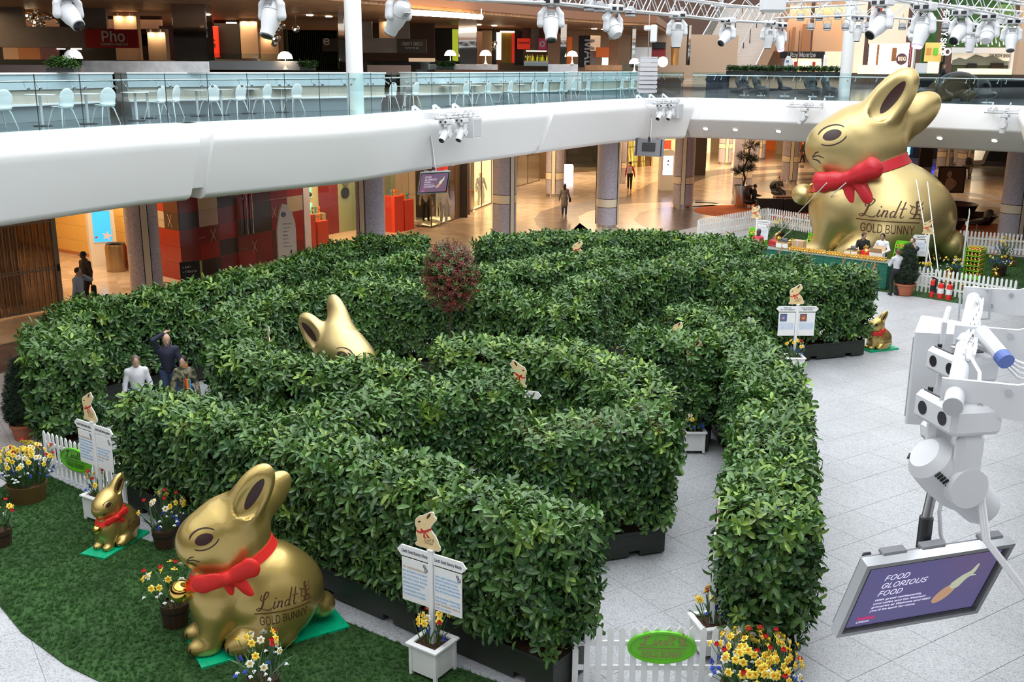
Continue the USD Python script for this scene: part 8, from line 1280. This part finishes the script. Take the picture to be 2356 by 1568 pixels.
for k in range(2): part('panel', MB().box((k * L / 2 + .02, 0, .95), ((k + 1) * L / 2 - .02, .08, 4.4), .01, M=M), 'panel_beige', t); part('foot_panel', MB().box((k * L / 2 + .02, -.01, 0), ((k + 1) * L / 2 - .02, .08, .95), .01, M=M), 'bronze', t)
pilaster('speckled beige pilaster left of the clothes shop window', (-5.32, 52.56, 0.0), (-5.0, 52.73, 0.0), 'panel_beige')
def window_front(label, pts, n, glow=True):
    t = thing('shop_window', label, 'shop window')
    for p, q in zip(pts[:-1], pts[1:]):
        L, M = wall_seg(p, q, 0, 4.4); k_ = max(1, int(L / n)); part('sill', MB().box((0, -.02, 0), (L, .06, .06), M=M), 'bronze', t)
        for k in range(k_): part('glass_pane', MB().box((k * L / k_ + .006, 0, .06), ((k + 1) * L / k_ - .006, .02, 4.4), M=M), 'shop_glass', t); part('mullion', MB().box(((k + 1) * L / k_ - .02, -.01, .06), ((k + 1) * L / k_ + .02, .04, 4.4), M=M), 'bronze', t)
    return t
W0, W1, W2 = arr((-4.9, 51.84, -0.0)[:2]), arr((-4.08, 51.02, 0.0)[:2]), arr((-3.03, 53.91, 0.0)[:2])
window_front('corner window of the clothes shop with mannequins', [W0, W1, W2], 1.6)
solo('display_floor', MB().prism(Polygon([W0 + (.1, .3), W1 + (0, .3), W2 + (-.2, .2), W2 + (-.6, 2.4), W0 + (.2, 2.0)]), .004, .05), 'window_glow', 'bright display floor in the corner window of the clothes shop', 'floor covering')
solo('back_wall', MB().box((W0[0] - .4, W1[1] + 3.6, 0), (W2[0] + .6, W1[1] + 3.8, 4.4)), 'shop_dark', 'dark back wall of the clothes shop', 'wall'); solo('tall_red_sign', MB().box((W2[0] - .95, W1[1] + 1.6, 1.6), (W2[0] - .3, W1[1] + 1.7, 4.4), .02), 'red_sign_tall', 'tall red sign behind the hanging screen in the clothes shop', 'sign')
t = thing('pallet', 'pale wooden pallet on the floor of the clothes shop window', 'pallet', (W1[0] - .3, W1[1] + 1.0, .05), .5)
for k in range(5): part('board', MB().box((-.6, -.5 + k * .22, .12), (.6, -.34 + k * .22, .15)), 'cream', t)
for k in range(3): part('bearer', MB().box((-.6 + k * .5, -.5, 0), (-.5 + k * .5, .54, .12)), 'cream', t)
t = thing('slatted_stand', 'white upright pallet stand beside the mannequins', 'stand', (W2[0] - .75, W2[1] + .35, .05), .4)
for k in range(4): part('slat', MB().box((-.3 + k * .17, 0, 0), (-.2 + k * .17, .04, 1.7)), 'cream', t)
part('draped_top', MB().box((-.33, -.06, .95), (.38, -.01, 1.6), .02), 'cloth_lightgrey', t)
def mannequin(label, p, a, top, bottom, z=.05):
    person(label, (p[0], p[1], z), (math.cos(a), math.sin(a)), 1.86, top=top, bottom=bottom, skin='mannequin', hair=('none', 'mannequin'), res=.02, detail=False, shoes=bottom, name='mannequin', cat='mannequin')
mannequin('mannequin in a pink checked shirt and black jeans in the clothes shop window', W1 + (-.35, 1.05), -1.3, 'pink_wall', 'cloth_black', .21); mannequin('mannequin in a white shirt and grey jeans in the clothes shop window', W1 + (.55, 1.15), -1.3, 'cloth_pale', 'cloth_grey')
pilaster('bronze framed pillar right of the clothes shop window', (-3.03, 53.91, 0.0), (-2.83, 54.55, -0.0), 'bronze'); solo('lit_niche', MB().box((0, .1, 0), (*(2 * [0]), 0)) if False else MB().box((arr((-2.8, 54.88, 0.0)[:2])[0], arr((-2.8, 54.88, 0.0)[:2])[1], 0), (arr((-2.68, 55.21, 0.0)[:2])[0] + .1, arr((-2.68, 55.21, 0.0)[:2])[1] + .5, 4.4)), 'window_glow', 'narrow glowing wall strip between the two clothes shops', 'wall')
solo('dark_doorway', MB().box((arr((-2.66, 55.38, 0.0)[:2])[0], arr((-2.66, 55.38, 0.0)[:2])[1] + .4, 0), (arr((-2.36, 56.58, 0.0)[:2])[0], arr((-2.36, 56.58, 0.0)[:2])[1] + 1.4, 4.4)), 'shop_dark', 'dark doorway between the two clothes shops', 'doorway'); t = thing('red_rail', 'red clothes rail in the doorway of the second clothes shop', 'rail', (-2.75, 55.71, -0.0), .5); part('rail', MB().box((-.3, -.05, 1.15), (.5, .05, 1.35), .02), 'toy_red', t); part('foot', MB().box((.3, -.05, 0), (.45, .05, 1.15), .02), 'toy_red', t); part('foot', MB().box((-.28, -.04, 0), (-.2, .04, 1.15), .01), 'toy_red', t)
D0, D1 = arr((-2.32, 56.93, 0.0)[:2]), arr((-1.26, 60.5, 0.0)[:2]); window_front('window of the dress shop left of the lilac column', [D0, D1], 1.7); solo('glowing_wall', MB().box((D0[0], D1[1] + 1.2, 0), (D1[0] + .5, D1[1] + 1.4, 4.4)), 'window_glow', 'glowing back wall of the dress shop window', 'wall'); mannequin('mannequin in a grey vest and white skirt in the dress shop window', (D0 + D1) / 2 + (-.1, 1.3), -1.2, 'cloth_grey', 'cloth_pale', .0)
solo('display_floor', MB().prism(Polygon([D0 + (.1, .2), D1 + (-.1, .2), D1 + (-.1, 1.2), D0 + (.1, 1.6)]), .004, .04), 'window_glow', 'bright display floor of the dress shop window', 'floor covering')
window_front('dark shop front right of the dress shop column', [(0.13, 68.81, -0.0), (1.88, 72.92, -0.0)], 2.0); solo('bronze_wall', MB().box((arr((-0.31, 68.78, 0.0)[:2])[0], arr((1.88, 72.92, -0.0)[:2])[1] + 1.5, 0), (arr((2.43, 72.95, 0.0)[:2])[0] + .5, arr((1.88, 72.92, -0.0)[:2])[1] + 1.7, 4.43)), 'bronze', 'bronze back wall of the dark shop front', 'wall')
window_front('black glazed shop front behind the walking woman', [(2.18, 74.96, 0.0), (3.93, 78.49, 0.0), (6.65, 80.34, 0.0), (8.04, 81.82, 0.0)], 2.4); solo('black_wall', MB().box((arr((2.18, 74.96, 0.0)[:2])[0], 83.4, 0), (arr((9.21, 81.56, 0.0)[:2])[0], 83.6, 4.43)), 'soot', 'black back wall behind the glazed shop front', 'wall')
for k, p in enumerate((((3.98, 78.17, 0.0)[0], 82.5, 2.6), ((4.51, 78.21, -0.0)[0], 82.6, 3.6), ((5.4, 78.27, 0.0)[0], 82.4, 4.0), ((6.22, 79.64, -0.0)[0], 82.2, 3.1))): solo('shop_spot', MB().ball(p, .12, 1).cyl((p[0], p[1], p[2] + .1), (p[0], p[1], 4.44), .015, n=5), 'letter_glow', ('lowest left', 'second', 'highest', 'rightmost')[k] + ' cold bright spot in the black glazed shop', 'lamp')
solo('violet_light_box', MB().box(*[arr(q) for q in (arr((3.73, 76.27, 0.0)) + (0, .2, .0), arr((4.44, 76.94, -0.0)) + (0, .8, .75))], bev=.02), 'kiosk_screen_white', 'low violet glowing box at the foot of the black shop', 'light box')
t = thing('grille_gate', 'orange lit grille gate at the end of the corridor', 'gate'); L, M = wall_seg((8.42, 82.2, 0.0), (11.37, 84.98, 0.0), 0, 4.4); pm('gate_glow', (1., .50, .10), .5, emit=.9); part('glowing_wall', MB().box((0, .8, 0), (L, .9, 4.43), M=M), 'gate_glow', t)
for k in range(22): part('bar', MB().box((k * L / 22, 0, 0), (k * L / 22 + .035, .04, 4.4), M=M), 'bronze', t)
for z in (.4, 1.6, 2.8): part('cross_bar', MB().box((0, -.01, z), (L, .05, z + .06), M=M), 'bronze', t)
part('post', MB().box((L * .58, -.1, 0), (L * .63, .15, 4.4), M=M), 'bronze', t); part('post', MB().box((L * .97, -.1, 0), (L * 1.04, .15, 4.4), M=M), 'shop_dark', t)
def far_shop(label, p, q, mats, h=4.43, back=1.0, cat='shop front'):
    t = thing('far_shop_front', label, cat); L, M = wall_seg(p, q, 0, h); n = len(mats)
    for k, (m0, m1) in enumerate(mats): part('lower_panel', MB().box((k * L / n, 0, 0), ((k + 1) * L / n - .03, .2, h * .45), .01, M=M), m0, t); part('upper_panel', MB().box((k * L / n, 0, h * .45), ((k + 1) * L / n - .03, .2, h), .01, M=M), m1, t)
    return t
far_shop('far shop with coloured clothes between gate and lilac column', (11.39, 84.61, -0.0), (13.84, 86.7, -0.0), [('panel_beige', 'toy_wall'), ('toy_red', 'sage'), ('panel_beige', 'wall_cream')])
t = thing('banner_pillar', 'dark pillar sign with white glowing marks behind the far columns', 'sign', (13.89, 77.93, 0.0)); part('board', MB().box((-.55, -.2, 0), (.55, .2, 4.4), .02), 'brown_panel', t); part('mark', MB().prism(Point(0, 3.9).buffer(.28).difference(Point(0, 3.95).buffer(.14)), 0, .02, M=frame((0, -.21, 0), (1, 0, 0), (0, 0, 1))), 'letter_glow', t); part('mark', MB().prism(affinity.scale(Point(0, 3.3).buffer(.26), 1, .7), 0, .02, M=frame((0, -.21, 0), (1, 0, 0), (0, 0, 1))), 'letter_glow', t)
far_shop('far warm shop front behind the serving counter', arr((17.64, 97.98, 0.0)[:2]), arr((21.53, 99.33, 0.0)[:2]), [('shop_glow', 'panel_beige'), ('panel_beige', 'window_glow'), ('toy_red', 'panel_beige'), ('shop_glow', 'window_glow')]); far_shop('far red lit shop front left of the giant rabbit', arr((23.74, 102.12, 0.0)[:2]), arr((28.64, 102.57, 0.0)[:2]), [('orange_sign', 'toy_red'), ('orange_sign', 'window_glow'), ('orange_wall', 'toy_red'), ('orange_sign', 'window_glow')])
t = thing('serving_counter', 'far pale serving counter left of a distant column', 'counter', (0, 0, 0)); a = arr((18.86, 100.62, -0.0)); part('body', MB().box((a[0], a[1], 0), (a[0] + 2.6, a[1] + .8, 1.3), .02), 'panel_beige', t); part('top', MB().box((a[0] - .1, a[1] - .1, 1.3), (a[0] + 2.7, a[1] + .9, 1.4), .02), 'cream', t)
t = thing('display_counter', 'far pale display counter with dark jars beside the ringed column', 'counter', (0, 0, 0)); a = arr((24.64, 97.14, 0.0)); part('body', MB().box((a[0], a[1], 0), (a[0] + 1.9, a[1] + .8, 1.3), .02), 'panel_beige', t)
for k in range(6): part('jar', MB().lathe([(0, 0), (.1, 0), (.1, .35), (.05, .5), (0, .5)], 10, M=trans(a[0] + .2 + k * .3, a[1] + .3, 1.3)), 'sage', t)
far_shop('long black shop front at the right behind the walkers', arr((34.82, 94.74, 0.0)[:2]), arr((46.53, 89.7, 0.0)[:2]), [('soot', 'soot')] * 8); t = thing('blue_neon', 'blue neon lit shop entrance right of the giant rabbit', 'shop front'); pm('neon_blue', (.03, .08, 1.), .4, emit=3.0); pm('neon_cyan', (.1, .5, 1.), .4, emit=4.0); L, M = wall_seg((35.47, 94.34, -0.0), (38.18, 93.24, 0.0), 0, 4.4); part('tube', MB().box((.2, -.4, .3), (.45, -.3, 4.2), .05, M=M), 'neon_cyan', t); part('orange_post', MB().box((-.2, -.4, 0), (.1, -.3, 4.3), .03, M=M), 'orange_wall', t)
rng = np.random.default_rng(12)
for k in range(9): u = rng.uniform(.6, L); z = rng.uniform(.5, 3.6); part('neon_streak', MB().box((u, -.3, z), (u + rng.uniform(.2, .8), -.25, z + rng.uniform(.1, .5)), .03, M=M), 'neon_blue', t)
t = thing('glowing_arch', 'white glowing hexagonal arch behind the walkers', 'arch', (*(38.77, 87.89, -0.0)[:2], 0), .35); part('ring', MB().prism(Polygon([(-.9, .1), (-1.2, 2.2), (-.8, 3.9), (.7, 3.9), (1.3, 2.4), (.4, .1)]).buffer(.15).difference(Polygon([(-.7, .3), (-.95, 2.2), (-.6, 3.6), (.5, 3.6), (1.0, 2.4), (.25, .3)])), -.9, .9, M=frame((0, 0, .16), (1, 0, 0), (0, 0, 1))), 'kiosk_white', t); part('glow', MB().prism(Polygon([(-.7, .3), (-.95, 2.2), (-.6, 3.6), (.5, 3.6), (1.0, 2.4), (.25, .3)]), -.6, -.55, M=frame((0, 0, .16), (1, 0, 0), (0, 0, 1))), 'shop_white', t); part('foot', MB().box((-.9, -.8, 0), (.4, .8, .2)), 'kiosk_white', t)
t = thing('notice_board', 'dark freestanding notice board right of the giant rabbit shoulder', 'sign', (33.98, 85.61, 0.0)); part('board', MB().box((-.55, -.12, 0), (.55, .12, 2.6), .02), 'brown_panel', t); part('lines', MB().text('WELCOME', .16, frame((-.4, -.124, 2.2), (1, 0, 0), (0, 0, 1)), .004).text('LEVEL 0', .13, frame((-.4, -.124, 1.6), (1, 0, 0), (0, 0, 1)), .004), 'letter_silver', t)
t = thing('poster_stand', 'framed poster of a figure on a stand behind the maroon tub seats', 'poster', (24.82, 58.56, 0.0), .0); part('frame', MB().box((-.78, -.04, 1.05), (.78, .04, 2.55), .02), 'black', t); part('print', MB().box((-.70, -.045, 1.13), (.70, -.04, 2.47)), 'wall_brown', t); part('printed_figure', MB().prism(unary_union([affinity.scale(Point(-.15, 2.1).buffer(.14), 1, 1.3), affinity.scale(Point(-.1, 1.55).buffer(.25), 1, 1.5), stroke([(.05, 1.8), (.25, 1.6), (.1, 1.35)], .1)]), 0, .004, M=frame((0, -.045, 0), (1, 0, 0), (0, 0, 1))), 'skin', t); part('stem', MB().cyl((0, 0, 0), (0, 0, 1.1), .03, n=8), 'black', t); part('foot', MB().lathe([(0, 0), (.3, 0), (.3, .02), (0, .03)], 20), 'black', t)
# lounge islands
pm('rug_orange', (.55, .13, .03), .9, noise=(1.2, .3)); pm('maroon_leather', (.085, .02, .016), .4); pm('leather_black', (.014, .012, .012), .45)
def rug(label, c, rx, ry): solo('rug', MB().prism(affinity.scale(Point(c[0], c[1]).buffer(1, 32), rx, ry), .003, .018), 'rug_orange', label, 'rug')
rug('round orange rug under the dark armchairs by the silver pot', (13.84, 57.79, 0.0), 3.6, 2.9); rug('round orange rug under the maroon tub seats', (22.99, 52.18, -0.0), 3.2, 2.4)
t = tub_chair('dark high backed swivel chair beside the silver pot with the bonsai', (13.76, 59.43, 0.0), 0.2, z=.018); t = tub_chair('dark swivel chair with a seated man', (16.43, 64.0, 0.0), -1.3, z=.0)
for lb, p, a in (('dark figure lounging in the chair beside the silver pot', (13.92, 59.44, 0.0), .1), ('man in brown sitting in the swivel chair behind the giant rabbit chest', (16.51, 64.0, 0.0), -1.2)): person(lb, (p[0], p[1], .0), (math.cos(a), math.sin(a)), 1.75, hands=((.3, .12, .72), (.3, -.12, .72)), feet=((.62, .1), (.66, -.1)), sit=True, top='cloth_brown', bottom='cloth_black', hair=('short', 'hair_black'), **FAR)
def bench(label, p, a, L, mat='leather_black', h=.75):
    t = thing('curved_sofa', label, 'sofa', (p[0], p[1], .018), a); n = max(2, int(L / 1.1))
    for k in range(n): part('back_section', MB().box((-L / 2 + k * L / n + .01, -.35, .0), (-L / 2 + (k + 1) * L / n - .01, -.1, h), .05), mat, t); part('seat_section', MB().box((-L / 2 + k * L / n + .01, -.1, .0), (-L / 2 + (k + 1) * L / n - .01, .55, .42), .05), 'maroon_leather', t)
bench('long black sofa seen from behind at the back picket fence', (15.21, 57.87, 0.0), -.05, 3.0); bench('low maroon bench behind the black sofa', (16.44, 61.51, 0.0), -.05, 1.6, 'maroon_leather', .45)
def tub(label, p, r, h): t = thing('tub_sofa', label, 'sofa', (p[0], p[1], .018)); part('bowl', MB().lathe([(0, 0), (r * .62, 0), (r, h), (r * .93, h + .02), (r * .72, h * .45), (0, h * .42)], 36), 'leather_black', t, smooth=40); part('cushion', MB().lathe([(0, h * .42), (r * .74, h * .45), (r * .92, h * .98), (r * .72, h * .58), (0, h * .52)], 36), 'maroon_leather', t, smooth=40)
tub('big maroon lined tub seat right of the giant rabbit', (23.29, 54.14, 0.0), 1.15, 1.0); tub('low dark tub table in front of the maroon tub seat', (22.26, 51.86, 0.0), .7, .5); tub('dark maroon ottoman behind the leaf shaped chair', (24.4, 53.73, 0.0), 1.0, .5)
t = thing('leaf_chair', 'dark leaf shaped lounge chair on a star foot at the right', 'chair', (*(23.38, 51.48, 0.0)[:2], .018), .3); c = Clay((-.8, -.5, .2), (1.0, .5, 1.3), .03); c.ell((0, 0, .45), (.62, .40, .10), axes3((1, 0, .15)), k=.1); c.ell((.62, 0, .78), (.10, .30, .28), axes3((1, 0, -.5)), k=.12); part('shell', c.mesh(), 'leather_black', t, smooth=True); part('stem', MB().cyl((0, 0, .03), (0, 0, .4), .04, n=10), 'steel', t)
for k in range(4): part('foot_arm', MB().box((0, -.03, 0), (.45, .03, .03), M=rotz(k * math.pi / 2 + .4)), 'steel', t)
t = thing('silver_pot', 'tall fluted silver pot beside the dark swivel chair', 'pot', (*(13.31, 59.78, 0.0)[:2], .018)); V = []; nn = 48; zz = np.linspace(0, 1.25, 14)
for z in zz: a = np.arange(nn) * 2 * math.pi / nn; r = (.44 + .10 * (z / 1.25)) * (1 + .07 * np.sin(3 * a + 2.5 * z)); V.append(np.c_[r * np.cos(a), r * np.sin(a), 0 * a + z])
F = [];
for i in range(13):
    for j in range(nn): k2 = (j + 1) % nn; F += [[i * nn + j, i * nn + k2, (i + 1) * nn + k2], [i * nn + j, (i + 1) * nn + k2, (i + 1) * nn + j]]
part('body', (np.vstack(V), np.array(F)), 'steel', t, smooth=True); part('soil', MB().cyl((0, 0, 1.1), (0, 0, 1.15), .48, n=24), 'mulch', t)
t = thing('bonsai_tree', 'dark cloud pruned tree growing in the fluted silver pot', 'tree', (*(13.31, 59.78, 0.0)[:2], 1.168)); part('trunk', MB().tube([(0, 0, -.02), (.1, 0, .5), (-.05, .05, 1.0), (.2, 0, 1.6), (.3, 0, 2.3)], [.07, .06, .05, .04, .02], 8), 'stem', t); rng = np.random.default_rng(4)
for c_, r in (((-.30, 0, .95), .36), ((.32, 0, 1.1), .32), ((-.02, 0, 1.75), .42), ((.42, 0, 1.62), .34), ((.40, 0, 2.35), .48)): n = 150; v = rng.normal(0, 1, (n, 3)); v /= np.linalg.norm(v, axis=1, keepdims=True); scatter('foliage', t, SPR['yew'], arr(c_) + v * [r, r, r * .6] * rng.random((n, 1)) ** .4, v + (0, 0, .4), rng.integers(0, 2, n), rng.uniform(.7, 1.1, n), rng)
# downlights in the slanted soffit of the far fascia
pm('downlight', (1, .74, .45), .4, emit=14.)
for k, u in enumerate((.06, .155, .29, .62, .76, .905)):
    q = along(RIGHTF, u * LR); q2 = along(RIGHTF, u * LR + .1); d = unit(q2 - q); nrm = np.array([d[1], -d[0]]); p = np.array([*(q + nrm * -.12), 4.955]); dn = unit((nrm[0] * .57, nrm[1] * .57, -.82)); t = thing('downlight', ('first', 'second', 'third', 'fourth', 'fifth', 'sixth')[k] + ' warm downlight in the far fascia, counted from the gallery corner', 'lamp'); part('lens', MB().cyl(p - dn * .02, p + dn * .012, .12, n=20), 'downlight', t); A = rot_to(dn, 0); Mx = np.eye(4); Mx[:3, 0], Mx[:3, 1], Mx[:3, 2], Mx[:3, 3] = A[:, 1], A[:, 2], A[:, 0], p; part('ring', MB().lathe([(.12, -.03), (.17, -.03), (.17, .02), (.12, .025)], 24, M=Mx), 'white', t)
